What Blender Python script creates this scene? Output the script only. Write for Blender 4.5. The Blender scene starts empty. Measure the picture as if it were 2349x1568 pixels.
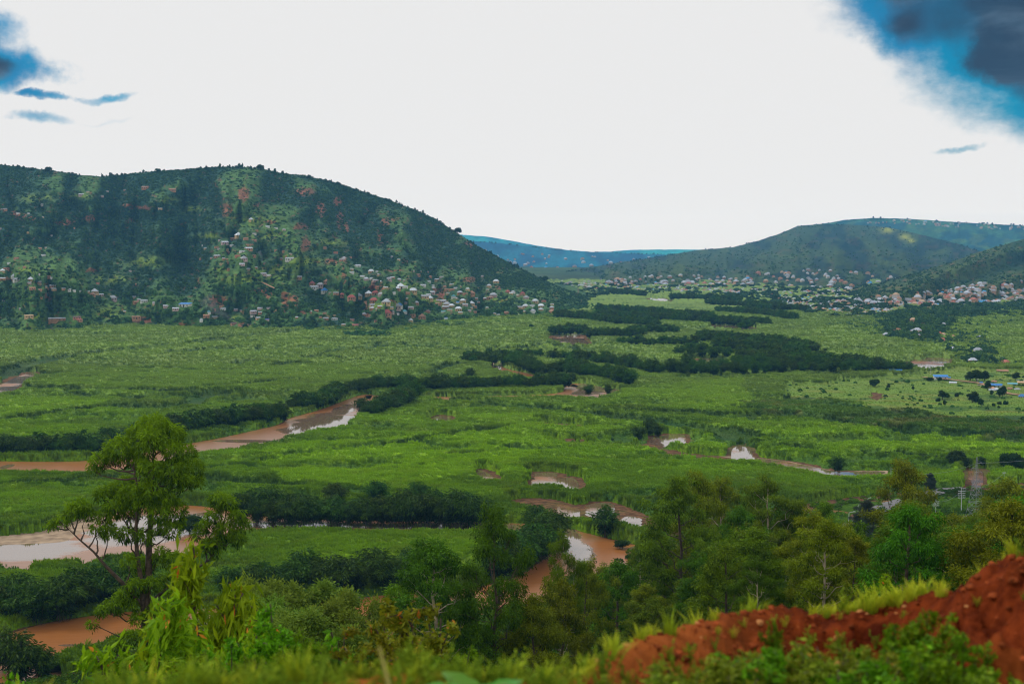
import bpy, math, random
import numpy as np
from mathutils import Vector, Matrix

R = math.radians
PI = math.pi
rng = np.random.default_rng(7)
random.seed(7)
scn = bpy.context.scene
COL = scn.collection

# ------------------------------------------------------------------ camera, light, exposure
F, CX, CY = 3262.5, 1174.5, 784.0
EYE = 100.0
PITCH = math.atan((784.0 - 559.7) / F)
cd = bpy.data.cameras.new('camera')
cd.lens = 50; cd.sensor_width = 36
cd.clip_start = 0.1; cd.clip_end = 80000
cd.dof.use_dof = True; cd.dof.focus_distance = 260; cd.dof.aperture_fstop = 1.9
cam = bpy.data.objects.new('camera', cd)
cam.location = (0, 0, EYE)
cam.rotation_euler = (PI / 2 - PITCH, 0, 0)
COL.objects.link(cam)
scn.camera = cam

AIR = 6.4e-5                            # density of the valley air
SUN_EL, SUN_AZ = R(47), R(-58)          # azimuth from +Y towards +X
sd = bpy.data.lights.new('sun', 'SUN')
sd.energy = 1.5; sd.angle = R(12); sd.color = (1.0, 0.95, 0.86)
sun = bpy.data.objects.new('sun', sd)
sdir = Vector((math.sin(SUN_AZ) * math.cos(SUN_EL), math.cos(SUN_AZ) * math.cos(SUN_EL), math.sin(SUN_EL)))
sun.rotation_euler = sdir.to_track_quat('Z', 'Y').to_euler()
COL.objects.link(sun)

scn.view_settings.view_transform = 'Standard'
scn.view_settings.look = 'None'
scn.view_settings.exposure = 0.0
scn.view_settings.gamma = 1.0
scn.view_settings.use_curve_mapping = False
scn.render.engine = 'CYCLES'
cy = scn.cycles
cy.max_bounces = 6; cy.diffuse_bounces = 2; cy.glossy_bounces = 2; cy.transmission_bounces = 3
cy.volume_bounces = 0; cy.transparent_max_bounces = 6
cy.caustics_reflective = False; cy.caustics_refractive = False
cy.use_denoising = True
cy.filter_width = 1.15
scn.render.use_persistent_data = False


# ------------------------------------------------------------------ node helpers
def nd(nt, typ, **kw):
    n = nt.nodes.new(typ)
    for k, v in kw.items():
        if k == 'inp':
            for kk, vv in v.items():
                if isinstance(vv, bpy.types.NodeSocket):
                    nt.links.new(vv, n.inputs[kk])
                else:
                    n.inputs[kk].default_value = vv
        else:
            setattr(n, k, v)
    return n


def mth(nt, op, a, b=None, c=None, clamp=False):
    n = nt.nodes.new('ShaderNodeMath'); n.operation = op; n.use_clamp = clamp
    for i, v in enumerate((a, b, c)):
        if v is None: continue
        if isinstance(v, bpy.types.NodeSocket): nt.links.new(v, n.inputs[i])
        else: n.inputs[i].default_value = v
    return n.outputs[0]


def mixc(nt, fac, a, b, blend='MIX'):
    n = nt.nodes.new('ShaderNodeMix'); n.data_type = 'RGBA'; n.blend_type = blend
    for s, v in ((n.inputs[0], fac), (n.inputs[6], a), (n.inputs[7], b)):
        if isinstance(v, bpy.types.NodeSocket): nt.links.new(v, s)
        else: s.default_value = v if not isinstance(v, tuple) or len(v) == 4 else (*v, 1)
    return n.outputs[2]


def smooth(nt, v, lo, hi):
    n = nt.nodes.new('ShaderNodeMapRange'); n.interpolation_type = 'SMOOTHSTEP'
    nt.links.new(v, n.inputs[0])
    n.inputs[1].default_value = lo; n.inputs[2].default_value = hi
    n.inputs[3].default_value = 0; n.inputs[4].default_value = 1
    return n.outputs[0]


def ray(u, v):
    """direction of the sight line towards a place in the view, scaled so that y = 1"""
    u = np.asarray(u, float); v = np.asarray(v, float)
    cp, sp = math.cos(PITCH), math.sin(PITCH)
    x = u - CX
    y = F * cp + (CY - v) * sp
    z = -F * sp + (CY - v) * cp
    return x / y, z / y


# ------------------------------------------------------------------ world
w = bpy.data.worlds.new('World'); scn.world = w; w.use_nodes = True
nt = w.node_tree; nt.nodes.clear()
out = nd(nt, 'ShaderNodeOutputWorld')
bg = nd(nt, 'ShaderNodeBackground')
bg.inputs['Strength'].default_value = 0.1
nt.links.new(bg.outputs[0], out.inputs[0])
tc = nd(nt, 'ShaderNodeTexCoord')
sky = nd(nt, 'ShaderNodeTexSky', sky_type='NISHITA')
sky.sun_disc = False; sky.sun_elevation = SUN_EL; sky.sun_rotation = SUN_AZ
sky.altitude = 1300; sky.air_density = 1.0; sky.dust_density = 0.6; sky.ozone_density = 2.0
nrm = nd(nt, 'ShaderNodeVectorMath', operation='NORMALIZE', inp={0: tc.outputs['Generated']})
sep = nd(nt, 'ShaderNodeSeparateXYZ', inp={0: nrm.outputs[0]})
wn = nd(nt, 'ShaderNodeTexNoise', inp={'Vector': nrm.outputs[0], 'Scale': 11.0, 'Detail': 7.0, 'Roughness': 0.6})
wn2 = nd(nt, 'ShaderNodeTexNoise', inp={'Vector': nrm.outputs[0], 'Scale': 6.0, 'Detail': 4.0, 'Roughness': 0.5})
wc = nd(nt, 'ShaderNodeSeparateColor', inp={0: wn.outputs['Color']})
az = mth(nt, 'ARCTAN2', sep.outputs[0], sep.outputs[1])
el = mth(nt, 'ARCSINE', sep.outputs[2])
az = mth(nt, 'ADD', az, mth(nt, 'MULTIPLY', mth(nt, 'SUBTRACT', wc.outputs[0], 0.5), 0.10))
elw = mth(nt, 'ADD', el, mth(nt, 'MULTIPLY', mth(nt, 'SUBTRACT', wc.outputs[1], 0.5), 0.045))
gap = None
for (u, v, ru, rv, s) in [(10, 150, 125, 58, 1), (-120, 90, 160, 90, 1), (120, 218, 62, 13, .78), (235, 222, 66, 14, .68), (115, 277, 90, 17, .63),
                          (265, 283, 90, 12, .5), (2170, 332, 64, 12, .64),
                          (2150, 50, 180, 95, 1), (2380, 110, 240, 118, 1.25), (2490, 190, 230, 90, 1), (2650, 60, 500, 230, 1.3),
                          (2330, -150, 380, 250, 1.3), (2960, -500, 900, 620, 1.3), (1880, 40, 80, 60, .3)]:
    rx, rz = ray(u, v); a0 = math.atan(rx); e0 = math.asin(rz / math.sqrt(1 + rx * rx + rz * rz))
    da = mth(nt, 'DIVIDE', mth(nt, 'SUBTRACT', az, float(a0)), ru / F)
    de = mth(nt, 'DIVIDE', mth(nt, 'SUBTRACT', elw, float(e0)), rv / F)
    r2 = mth(nt, 'ADD', mth(nt, 'MULTIPLY', da, da), mth(nt, 'MULTIPLY', de, de))
    b = mth(nt, 'MULTIPLY', mth(nt, 'SUBTRACT', 1.0, mth(nt, 'MULTIPLY', r2, 0.5)), s)
    gap = b if gap is None else mth(nt, 'SMOOTH_MAX', gap, b, 0.08)
wst_v = nd(nt, 'ShaderNodeMapping', inp={'Vector': nrm.outputs[0], 'Scale': (4.0, 4.0, 9.0)})
# the same broken cloud goes on overhead and behind the camera
wn3 = nd(nt, 'ShaderNodeTexNoise', inp={'Vector': nrm.outputs[0], 'Scale': 2.1, 'Detail': 6.0, 'Roughness': 0.55})
hi = smooth(nt, el, R(16), R(34))
g2 = mth(nt, 'MULTIPLY', smooth(nt, wn3.outputs[0], 0.56, 0.68), mth(nt, 'MULTIPLY', hi, 0.75))
wn5 = nd(nt, 'ShaderNodeTexNoise', inp={'Vector': wst_v.outputs[0], 'Scale': 4.0, 'Detail': 8.0, 'Roughness': 0.62})
gap2 = mth(nt, 'ADD', gap, mth(nt, 'MULTIPLY', mth(nt, 'SUBTRACT', wn5.outputs[0], .5), .55))
G = mth(nt, 'MAXIMUM', smooth(nt, gap2, 0.36, 0.80), g2)
deep = mth(nt, 'MULTIPLY', smooth(nt, gap, 0.80, 1.0), smooth(nt, mth(nt, 'ADD', wn2.outputs[0], mth(nt, 'MULTIPLY', wc.outputs[2], .3)), 0.22, 0.50))
blue = mixc(nt, 1.0, sky.outputs[0], (0.0, .55, .72), 'MULTIPLY')
blue = mixc(nt, smooth(nt, wn.outputs[0], 0.35, 0.75), blue, (0.25, 2.1, 4.4))
wst = nd(nt, 'ShaderNodeMapping', inp={'Vector': nrm.outputs[0], 'Rotation': (0.0, 0.35, 0.0), 'Scale': (5.0, 5.0, 17.0)})
wn4 = nd(nt, 'ShaderNodeTexNoise', inp={'Vector': wst.outputs[0], 'Scale': 1.6, 'Detail': 7.0, 'Roughness': 0.55, 'Distortion': 0.6})
slate = mixc(nt, smooth(nt, wn4.outputs[0], 0.38, 0.66), (0.26, 0.50, 0.95), (1.15, 1.75, 2.5))
gapc = mixc(nt, deep, blue, slate)
# the overcast glows a little brighter towards the horizon, seen through more and more valley air
pathl = mth(nt, 'DIVIDE', 250.0, mth(nt, 'MAXIMUM', sep.outputs[2], 0.0206))
tr = mth(nt, 'EXPONENT', mth(nt, 'MULTIPLY', pathl, -AIR))
cmb = nd(nt, 'ShaderNodeCombineColor')
for i_, s_ in enumerate((.087, .265, .447)):
    v_ = mth(nt, 'DIVIDE', mth(nt, 'SUBTRACT', .815, mth(nt, 'MULTIPLY', mth(nt, 'SUBTRACT', 1.0, tr), s_)), tr)
    nt.links.new(mth(nt, 'MULTIPLY', v_, 10.0), cmb.inputs[i_])
white = cmb.outputs[0]
fin = mixc(nt, G, white, gapc)
nt.links.new(fin, bg.inputs[0])


# ------------------------------------------------------------------ numpy noise
def _h(ix, iy, seed):
    n = (ix.astype(np.int64) * 374761393 + iy.astype(np.int64) * 668265263 + seed * 1274126177) & 0xFFFFFFFF
    n = ((n ^ (n >> 13)) * 1274126177) & 0xFFFFFFFF
    n = n ^ (n >> 16)
    return (n & 0xFFFFFF) / float(0xFFFFFF)


def vn(x, y, seed=0):
    x = np.asarray(x, float); y = np.asarray(y, float)
    ix = np.floor(x); iy = np.floor(y)
    fx = x - ix; fy = y - iy
    fx = fx * fx * (3 - 2 * fx); fy = fy * fy * (3 - 2 * fy)
    a = _h(ix, iy, seed); b = _h(ix + 1, iy, seed); c = _h(ix, iy + 1, seed); d = _h(ix + 1, iy + 1, seed)
    return (a + (b - a) * fx) * (1 - fy) + (c + (d - c) * fx) * fy


def fbm(x, y, seed=0, o=4, g=0.5):
    s = 0; a = 1; t = 0
    for i in range(o):
        s = s + a * vn(x * 2 ** i + 17.3 * i, y * 2 ** i - 9.1 * i, seed + i); t += a; a *= g
    return s / t


def sst(a, lo, hi):
    t = np.clip((a - lo) / (hi - lo), 0, 1)
    return t * t * (3 - 2 * t)


def interp(u, pts):
    p = np.array(pts, float)
    return np.interp(u, p[:, 0], p[:, 1])


def g0(u, v, z=0.0):
    """place on a level plane seen at (u, v) in the photograph"""
    rx, rz = ray(u, v)
    y = (z - EYE) / rz
    return rx * y, y


def proj(x, y, z):
    cp, sp = math.cos(PITCH), math.sin(PITCH)
    dz = z - EYE
    d = y * cp - dz * sp
    up = y * sp + dz * cp
    return CX + F * x / d, CY - F * up / d


def gpoly(pts):
    p = np.array(pts, float)
    x, y = g0(p[:, 0], p[:, 1])
    return np.stack([x, y], 1)


def inside(px, py, poly):
    res = np.zeros(px.shape, bool)
    m = (px >= poly[:, 0].min()) & (px <= poly[:, 0].max()) & (py >= poly[:, 1].min()) & (py <= poly[:, 1].max())
    if not m.any(): return res
    X = px[m]; Y = py[m]; r = np.zeros(X.shape, bool)
    n = len(poly)
    for i in range(n):
        x1, y1 = poly[i]; x2, y2 = poly[(i + 1) % n]
        if y1 == y2: continue
        c = ((y1 > Y) != (y2 > Y)) & (X < (x2 - x1) * (Y - y1) / (y2 - y1) + x1)
        r ^= c
    res[m] = r
    return res


def dline(px, py, line, reach, closed=False):
    """distance to a polyline, inf beyond reach of its box"""
    d = np.full(px.shape, 1e9)
    n = len(line)
    for i in range(n if closed else n - 1):
        x1, y1 = line[i]; x2, y2 = line[(i + 1) % n]
        m = (px > min(x1, x2) - reach) & (px < max(x1, x2) + reach) & (py > min(y1, y2) - reach) & (py < max(y1, y2) + reach)
        if not m.any(): continue
        X = px[m]; Y = py[m]
        L = (x2 - x1) ** 2 + (y2 - y1) ** 2 + 1e-9
        t = np.clip(((X - x1) * (x2 - x1) + (Y - y1) * (y2 - y1)) / L, 0, 1)
        q = np.hypot(X - x1 - t * (x2 - x1), Y - y1 - t * (y2 - y1))
        d[m] = np.minimum(d[m], q)
    return d


# ------------------------------------------------------------------ mesh helpers
def mk_mesh(name, V, faces, mats=(), attrs=None, smooth_=False, mi=None):
    """faces: list of int arrays (n, k)"""
    me = bpy.data.meshes.new(name)
    V = np.asarray(V, np.float32)
    faces = [np.asarray(f, np.int32) for f in faces if len(f)]
    me.vertices.add(len(V)); me.vertices.foreach_set('co', V.ravel())
    if faces:
        idx = np.concatenate([f.ravel() for f in faces])
        tot = np.concatenate([np.full(len(f), f.shape[1], np.int32) for f in faces])
        st = np.concatenate([[0], np.cumsum(tot)[:-1]]).astype(np.int32)
        me.loops.add(len(idx)); me.loops.foreach_set('vertex_index', idx)
        me.polygons.add(len(tot)); me.polygons.foreach_set('loop_start', st); me.polygons.foreach_set('loop_total', tot)
        if mi is not None: me.polygons.foreach_set('material_index', np.asarray(mi, np.int32))
        me.polygons.foreach_set('use_smooth', np.full(len(tot), bool(smooth_)))
    me.update(calc_edges=True)
    for m in mats: me.materials.append(m)
    for k, a in (attrs or {}).items():
        a = np.asarray(a, np.float32)
        if a.ndim == 1:
            at = me.attributes.new(k, 'FLOAT', 'POINT'); at.data.foreach_set('value', a)
        elif a.shape[1] == 3:
            at = me.attributes.new(k, 'FLOAT_VECTOR', 'POINT'); at.data.foreach_set('vector', a.ravel())
    return me


def link(name, me, parent=None, loc=(0, 0, 0), rot=(0, 0, 0), scale=(1, 1, 1), **props):
    o = bpy.data.objects.new(name, me); COL.objects.link(o)
    o.location = loc; o.rotation_euler = rot; o.scale = scale
    if parent is not None: o.parent = parent
    for k, v in props.items():
        if v is not None: o[k] = v
    return o


def dup(root, loc, rotz=0.0, scale=None, **props):
    r = root.copy(); COL.objects.link(r)
    r.location = loc; r.rotation_euler = (0, 0, rotz)
    if scale is not None: r.scale = scale
    for k, v in props.items():
        if v is not None: r[k] = v
    for ch in root.children:
        c = ch.copy(); COL.objects.link(c); c.parent = r
        for g in ch.children:
            e = g.copy(); COL.objects.link(e); e.parent = c
    return r


def grid_faces(nr, nc):
    i = np.arange(nr - 1)[:, None] * nc + np.arange(nc - 1)[None, :]
    i = i.ravel()
    return np.stack([i, i + 1, i + nc + 1, i + nc], 1)


class Geo:
    def __init__(s): s.V = []; s.Q = []; s.T = []; s.n = 0; s.A = []; s.mq = []; s.mt = []
    def add(s, V, Q=None, T=None, var=0.5, m=0):
        V = np.asarray(V, float)
        if Q is not None and len(Q): s.Q.append(np.asarray(Q) + s.n); s.mq.append(np.full(len(Q), m))
        if T is not None and len(T): s.T.append(np.asarray(T) + s.n); s.mt.append(np.full(len(T), m))
        s.V.append(V); s.n += len(V)
        s.A.append(np.full(len(V), var) if np.isscalar(var) else np.asarray(var))
        return s
    def box(s, c, d, rz=0, m=0, var=.5):
        x, y, z = np.array(d) / 2
        P = np.array([[-x, -y, -z], [x, -y, -z], [x, y, -z], [-x, y, -z], [-x, -y, z], [x, -y, z], [x, y, z], [-x, y, z]])
        cz, sz = math.cos(rz), math.sin(rz)
        P = P @ np.array([[cz, sz, 0], [-sz, cz, 0], [0, 0, 1]]) + np.array(c)
        return s.add(P, Q=[[0, 3, 2, 1], [4, 5, 6, 7], [0, 1, 5, 4], [1, 2, 6, 5], [2, 3, 7, 6], [3, 0, 4, 7]], m=m, var=var)
    def tube(s, P, r, k=5, m=0, var=.5):
        P = np.asarray(P, float); n = len(P)
        r = np.asarray(r, float) * np.ones(n)
        T = np.gradient(P, axis=0); T /= np.linalg.norm(T, axis=1)[:, None] + 1e-9
        ref = np.where(np.abs(T[:, 2:3]) > .9, np.array([[1., 0, 0]]), np.array([[0, 0, 1.]]))
        A = np.cross(T, ref); A /= np.linalg.norm(A, axis=1)[:, None] + 1e-9
        B = np.cross(T, A)
        th = np.arange(k) / k * 2 * PI
        V = P[:, None, :] + r[:, None, None] * (np.cos(th)[None, :, None] * A[:, None, :] + np.sin(th)[None, :, None] * B[:, None, :])
        Q = []
        for i in range(n - 1):
            for j in range(k):
                Q.append([i * k + j, i * k + (j + 1) % k, (i + 1) * k + (j + 1) % k, (i + 1) * k + j])
        return s.add(V.reshape(-1, 3), Q=Q, m=m, var=var)
    def bar(s, a, b, t, m=0):
        return s.tube(np.array([a, b], float), t, k=4, m=m)
    def mesh(s, name, mats, smooth_=False):
        V = np.concatenate(s.V); f = []; mi = []
        if s.Q: f.append(np.concatenate(s.Q)); mi.append(np.concatenate(s.mq))
        if s.T: f.append(np.concatenate(s.T)); mi.append(np.concatenate(s.mt))
        return mk_mesh(name, V, f, mats, {'var': np.concatenate(s.A)}, smooth_, np.concatenate(mi))


def leaves(C, D, L, W, rg, fold=True):
    """leaf-shaped faces: C centres (n,3), D long-axis directions, L lengths, W widths"""
    n = len(C)
    D = D / (np.linalg.norm(D, axis=1)[:, None] + 1e-9)
    r = rg.normal(size=(n, 3))
    S = np.cross(D, r); S /= np.linalg.norm(S, axis=1)[:, None] + 1e-9
    L = (np.ones(n) * L)[:, None]; W = (np.ones(n) * W)[:, None]
    N = np.cross(D, S)
    a = C - D * L * .5
    b = C + D * L * .5
    c = C - D * L * .08 + S * W * .5 + N * W * .12
    d = C - D * L * .08 - S * W * .5 + N * W * .12
    V = np.stack([a, c, b, d], 1).reshape(-1, 3)
    i = np.arange(n) * 4
    return V, np.stack([i, i + 1, i + 2, i + 3], 1)


# ------------------------------------------------------------------ materials
def mat_leaf(name, c0, c1, c2=None, trans=0.22, rough=0.55, objvar=0.35, noise=None):
    m = bpy.data.materials.new(name); m.use_nodes = True; nt = m.node_tree; nt.nodes.clear()
    o = nd(nt, 'ShaderNodeOutputMaterial')
    at = nd(nt, 'ShaderNodeAttribute', attribute_name='var')
    oi = nd(nt, 'ShaderNodeObjectInfo')
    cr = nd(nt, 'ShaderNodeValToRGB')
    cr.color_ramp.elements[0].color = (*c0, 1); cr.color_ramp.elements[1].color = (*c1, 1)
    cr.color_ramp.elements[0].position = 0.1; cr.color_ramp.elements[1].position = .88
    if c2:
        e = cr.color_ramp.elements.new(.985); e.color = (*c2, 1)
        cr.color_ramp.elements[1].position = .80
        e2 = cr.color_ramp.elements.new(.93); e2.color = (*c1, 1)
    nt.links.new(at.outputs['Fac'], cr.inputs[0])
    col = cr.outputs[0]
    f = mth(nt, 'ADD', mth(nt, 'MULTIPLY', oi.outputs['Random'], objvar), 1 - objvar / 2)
    hs = nd(nt, 'ShaderNodeHueSaturation', inp={'Color': col, 'Value': f, 'Hue': mth(nt, 'ADD', 0.5, mth(nt, 'MULTIPLY', mth(nt, 'SUBTRACT', oi.outputs['Random'], .5), .04))})
    p = nd(nt, 'ShaderNodeBsdfPrincipled', inp={'Base Color': hs.outputs[0], 'Roughness': rough, 'Specular IOR Level': 0.08})
    t = nd(nt, 'ShaderNodeBsdfTranslucent', inp={'Color': hs.outputs[0]})
    x = nd(nt, 'ShaderNodeMixShader', inp={0: trans, 1: p.outputs[0], 2: t.outputs[0]})
    nt.links.new(x.outputs[0], o.inputs[0])
    return m


def mat_plain(name, col, rough=.8, noise=None, amt=.3, metal=0.0, bump=0.0):
    m = bpy.data.materials.new(name); m.use_nodes = True; nt = m.node_tree
    p = nt.nodes['Principled BSDF']
    p.inputs['Roughness'].default_value = rough; p.inputs['Metallic'].default_value = metal
    if noise:
        g = nd(nt, 'ShaderNodeNewGeometry')
        n = nd(nt, 'ShaderNodeTexNoise', inp={'Vector': g.outputs['Position'], 'Scale': noise, 'Detail': 5.0})
        dark = tuple(c * (1 - amt) for c in col); lite = tuple(min(1, c * (1 + amt)) for c in col)
        c = mixc(nt, smooth(nt, n.outputs[0], .3, .7), dark, lite)
        nt.links.new(c, p.inputs['Base Color'])
        if bump:
            b = nd(nt, 'ShaderNodeBump', inp={'Height': n.outputs[0], 'Strength': bump, 'Distance': .2})
            nt.links.new(b.outputs[0], p.inputs['Normal'])
    else:
        p.inputs['Base Color'].default_value = (*col, 1)
    return m


def mat_col(name, attr='col', inst=False, noise=None, rough=.8, bumpd=0.0, trans=0.0, spec=.05):
    """colour of the thing stored on its points, broken up by fine noise"""
    m = bpy.data.materials.new(name); m.use_nodes = True; nt = m.node_tree
    p = nt.nodes['Principled BSDF']; p.inputs['Roughness'].default_value = rough
    p.inputs['Specular IOR Level'].default_value = spec
    a = nd(nt, 'ShaderNodeAttribute', attribute_name=attr)
    if inst: a.attribute_type = 'INSTANCER'
    c = a.outputs['Color']
    if inst:
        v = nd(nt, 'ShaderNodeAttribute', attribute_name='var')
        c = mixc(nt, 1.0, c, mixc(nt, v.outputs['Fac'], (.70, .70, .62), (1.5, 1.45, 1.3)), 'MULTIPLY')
    if noise:
        g = nd(nt, 'ShaderNodeNewGeometry')
        n = nd(nt, 'ShaderNodeTexNoise', inp={'Vector': g.outputs['Position'], 'Scale': noise, 'Detail': 6.0, 'Roughness': .65})
        c = mixc(nt, 1.0, c, mixc(nt, smooth(nt, n.outputs[0], .3, .7), (.6, .62, .62), (1.4, 1.36, 1.3)), 'MULTIPLY')
        if bumpd:
            b = nd(nt, 'ShaderNodeBump', inp={'Height': n.outputs[0], 'Strength': 1.0, 'Distance': bumpd})
            nt.links.new(b.outputs[0], p.inputs['Normal'])
    nt.links.new(c, p.inputs['Base Color'])
    if trans:
        t = nd(nt, 'ShaderNodeBsdfTranslucent', inp={'Color': c})
        x = nd(nt, 'ShaderNodeMixShader', inp={0: trans, 1: p.outputs[0], 2: t.outputs[0]})
        nt.links.new(x.outputs[0], nt.nodes['Material Output'].inputs[0])
    return m


M = {}
M['bark'] = mat_plain('bark_dark', (.075, .05, .035), noise=3.0, amt=.5)
M['bark_pale'] = mat_plain('bark_pale', (.42, .33, .25), noise=1.2, amt=.45)
M['bark_red'] = mat_plain('bark_red', (.14, .07, .04), noise=1.5, amt=.5)
M['euca'] = mat_leaf('leaf_eucalyptus', (.014, .045, .002), (.17, .28, .006))
M['euca_deep'] = mat_leaf('leaf_eucalyptus_deep', (.008, .038, .002), (.10, .24, .006))
M['olive'] = mat_leaf('leaf_olive', (.022, .052, .002), (.24, .31, .006))
M['bamboo'] = mat_leaf('leaf_bamboo', (.002, .013, .001), (.065, .140, .006), trans=.12, objvar=.5)
M['bright'] = mat_leaf('leaf_bright', (.04, .15, .006), (.32, .50, .012), (.65, .22, .03), trans=.35, objvar=.25)
M['weed'] = mat_leaf('leaf_weed', (.05, .13, .008), (.27, .34, .02), (.5, .25, .04), trans=.3, objvar=.5)
M['rust'] = mat_leaf('leaf_rusty', (.05, .09, .006), (.26, .26, .012), (.55, .18, .03), trans=.3)
M['far_tree'] = mat_leaf('leaf_far', (.008, .030, .010), (.045, .10, .015), trans=.1, objvar=.5)
M['conifer'] = mat_leaf('leaf_casuarina', (.02, .035, .02), (.06, .075, .045), trans=.1)


def smat(name): return M[name]


# roof and wall materials
def mat_roof(name, col, metal=0.0, rough=.45):
    m = bpy.data.materials.new(name); m.use_nodes = True; nt = m.node_tree
    p = nt.nodes['Principled BSDF']
    g = nd(nt, 'ShaderNodeTexCoord')
    n = nd(nt, 'ShaderNodeTexNoise', inp={'Vector': g.outputs['Object'], 'Scale': .8, 'Detail': 6.0})
    wv = nd(nt, 'ShaderNodeTexWave', inp={'Vector': g.outputs['Object'], 'Scale': 2.5})
    oi = nd(nt, 'ShaderNodeObjectInfo')
    c = mixc(nt, smooth(nt, n.outputs[0], .35, .75), col, tuple(x * .62 for x in col))
    f = mth(nt, 'ADD', mth(nt, 'MULTIPLY', oi.outputs['Random'], .45), .72)
    hs = nd(nt, 'ShaderNodeHueSaturation', inp={'Color': c, 'Value': f})
    nt.links.new(hs.outputs[0], p.inputs['Base Color'])
    b = nd(nt, 'ShaderNodeBump', inp={'Height': wv.outputs[0], 'Strength': .4, 'Distance': .05})
    nt.links.new(b.outputs[0], p.inputs['Normal'])
    p.inputs['Roughness'].default_value = rough; p.inputs['Metallic'].default_value = metal
    return m


ROOF = {'s': mat_roof('roof_sheet', (.50, .54, .62)), 'w': mat_roof('roof_new_sheet', (.74, .82, .90)),
        'g': mat_roof('roof_dull_sheet', (.36, .38, .42)), 'r': mat_roof('roof_red', (.42, .08, .06)),
        't': mat_roof('roof_clay', (.42, .2, .11)), 'b': mat_roof('roof_blue', (.02, .22, .62)),
        'c': mat_roof('roof_teal', (.14, .48, .58)), 'y': mat_roof('roof_tan', (.62, .42, .22)),
        'd': mat_roof('roof_deep_blue', (.03, .05, .40)), 'p': mat_roof('roof_brown', (.16, .08, .07))}
WALL = {'t': mat_plain('wall_adobe', (.42, .22, .12), noise=.6, amt=.3), 'y': mat_plain('wall_ochre', (.55, .38, .2), noise=.6),
        'w': mat_plain('wall_white', (.72, .70, .66), noise=.6, amt=.15), 'p': mat_plain('wall_pinkish', (.5, .36, .34), noise=.6, amt=.2)}
M['opening'] = mat_plain('opening_dark', (.02, .02, .025), rough=.4)
M['steel'] = mat_plain('galvanised_steel', (.30, .32, .34), rough=.5, metal=.3)
M['pole'] = mat_plain('pole_grey', (.52, .53, .55), rough=.7)
M['asphalt'] = mat_plain('asphalt', (.15, .145, .15), noise=.8, amt=.3)
M['paint'] = mat_plain('road_paint', (.7, .7, .66))
M['dirt'] = mat_plain('dirt_track', (.40, .21, .11), noise=.5, amt=.35)


# ------------------------------------------------------------------ terrain function of the near hillside
FOOT = [(-1500, 300), (-300, 310), (0, 318), (300, 332), (600, 352), (1000, 378), (1200, 388), (1400, 432), (1500, 480), (1700, 520), (1950, 556), (2349, 590), (2900, 620), (4200, 640)]
EXPO = [(-1500, 1.12), (600, 1.15), (1100, 1.35), (1400, 1.55), (1700, 1.7), (2400, 1.8), (4200, 1.8)]


def hill_z(x, y):
    x = np.asarray(x, float); y = np.asarray(y, float)
    u = CX + F * np.where(y > 5, x / np.maximum(y, 5), x / 5)
    foot = interp(u, FOOT); ex = interp(u, EXPO)
    s = np.clip(y / foot, 0, 1)
    z = 96.0 * (1 - s) ** ex
    near = sst(y, 2, 40)
    z = z + near * (fbm(x / 34, y / 34, 5, 3) - .5) * 7 * sst(1 - s, 0, .12)
    z = z + near * (fbm(x / 6, y / 6, 9, 3) - .5) * 1.2 * sst(1 - s, 0, .1)
    # the top by the camera, before the slope drops away
    top = 98.3 - .16 * np.maximum(y, 0)
    k = 1 - sst(y, 8, 30)
    return z * (1 - k) + top * k


def hit_hill(u, v, ymin=14):
    rx, rz = ray(u, v)
    ys = np.linspace(ymin, 640, 2500)
    zz = EYE + rz * ys
    h = hill_z(rx * ys, ys)
    i = np.argmax(h >= zz)
    if h[i] < zz[i]: i = np.argmin(np.abs(zz))
    y = ys[i]
    return float(rx * y), float(y), float(hill_z(rx * y, y))

# ------------------------------------------------------------------ ground sheet and near hillside
def ground_mat():
    m = bpy.data.materials.new('marsh_soil'); m.use_nodes = True; nt = m.node_tree; p = nt.nodes['Principled BSDF']
    g = nd(nt, 'ShaderNodeNewGeometry')
    n = nd(nt, 'ShaderNodeTexNoise', inp={'Vector': g.outputs['Position'], 'Scale': .35, 'Detail': 8.0, 'Roughness': .65})
    n2 = nd(nt, 'ShaderNodeTexNoise', inp={'Vector': g.outputs['Position'], 'Scale': .03, 'Detail': 4.0})
    c = mixc(nt, smooth(nt, n.outputs[0], .35, .68), (.07, .040, .022), (.22, .115, .06))
    c = mixc(nt, mth(nt, 'MULTIPLY', smooth(nt, n2.outputs[0], .5, .7), .55), c, (.07, .14, .02))
    nt.links.new(c, p.inputs['Base Color']); p.inputs['Roughness'].default_value = .9; p.inputs['Specular IOR Level'].default_value = .03
    b = nd(nt, 'ShaderNodeBump', inp={'Height': n.outputs[0], 'Strength': .8, 'Distance': .4}); nt.links.new(b.outputs[0], p.inputs['Normal'])
    return m


xs = np.linspace(-4400, 4400, 33); ys = np.concatenate([[-60, 100, 200, 300], np.linspace(500, 11900, 38)])
XX, YY = np.meshgrid(xs, ys)
link('ground', mk_mesh('ground', np.stack([XX, YY, np.full_like(XX, 0.0)], 2).reshape(-1, 3), [grid_faces(len(ys), len(xs))], [ground_mat()]), kind='structure')


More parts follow.
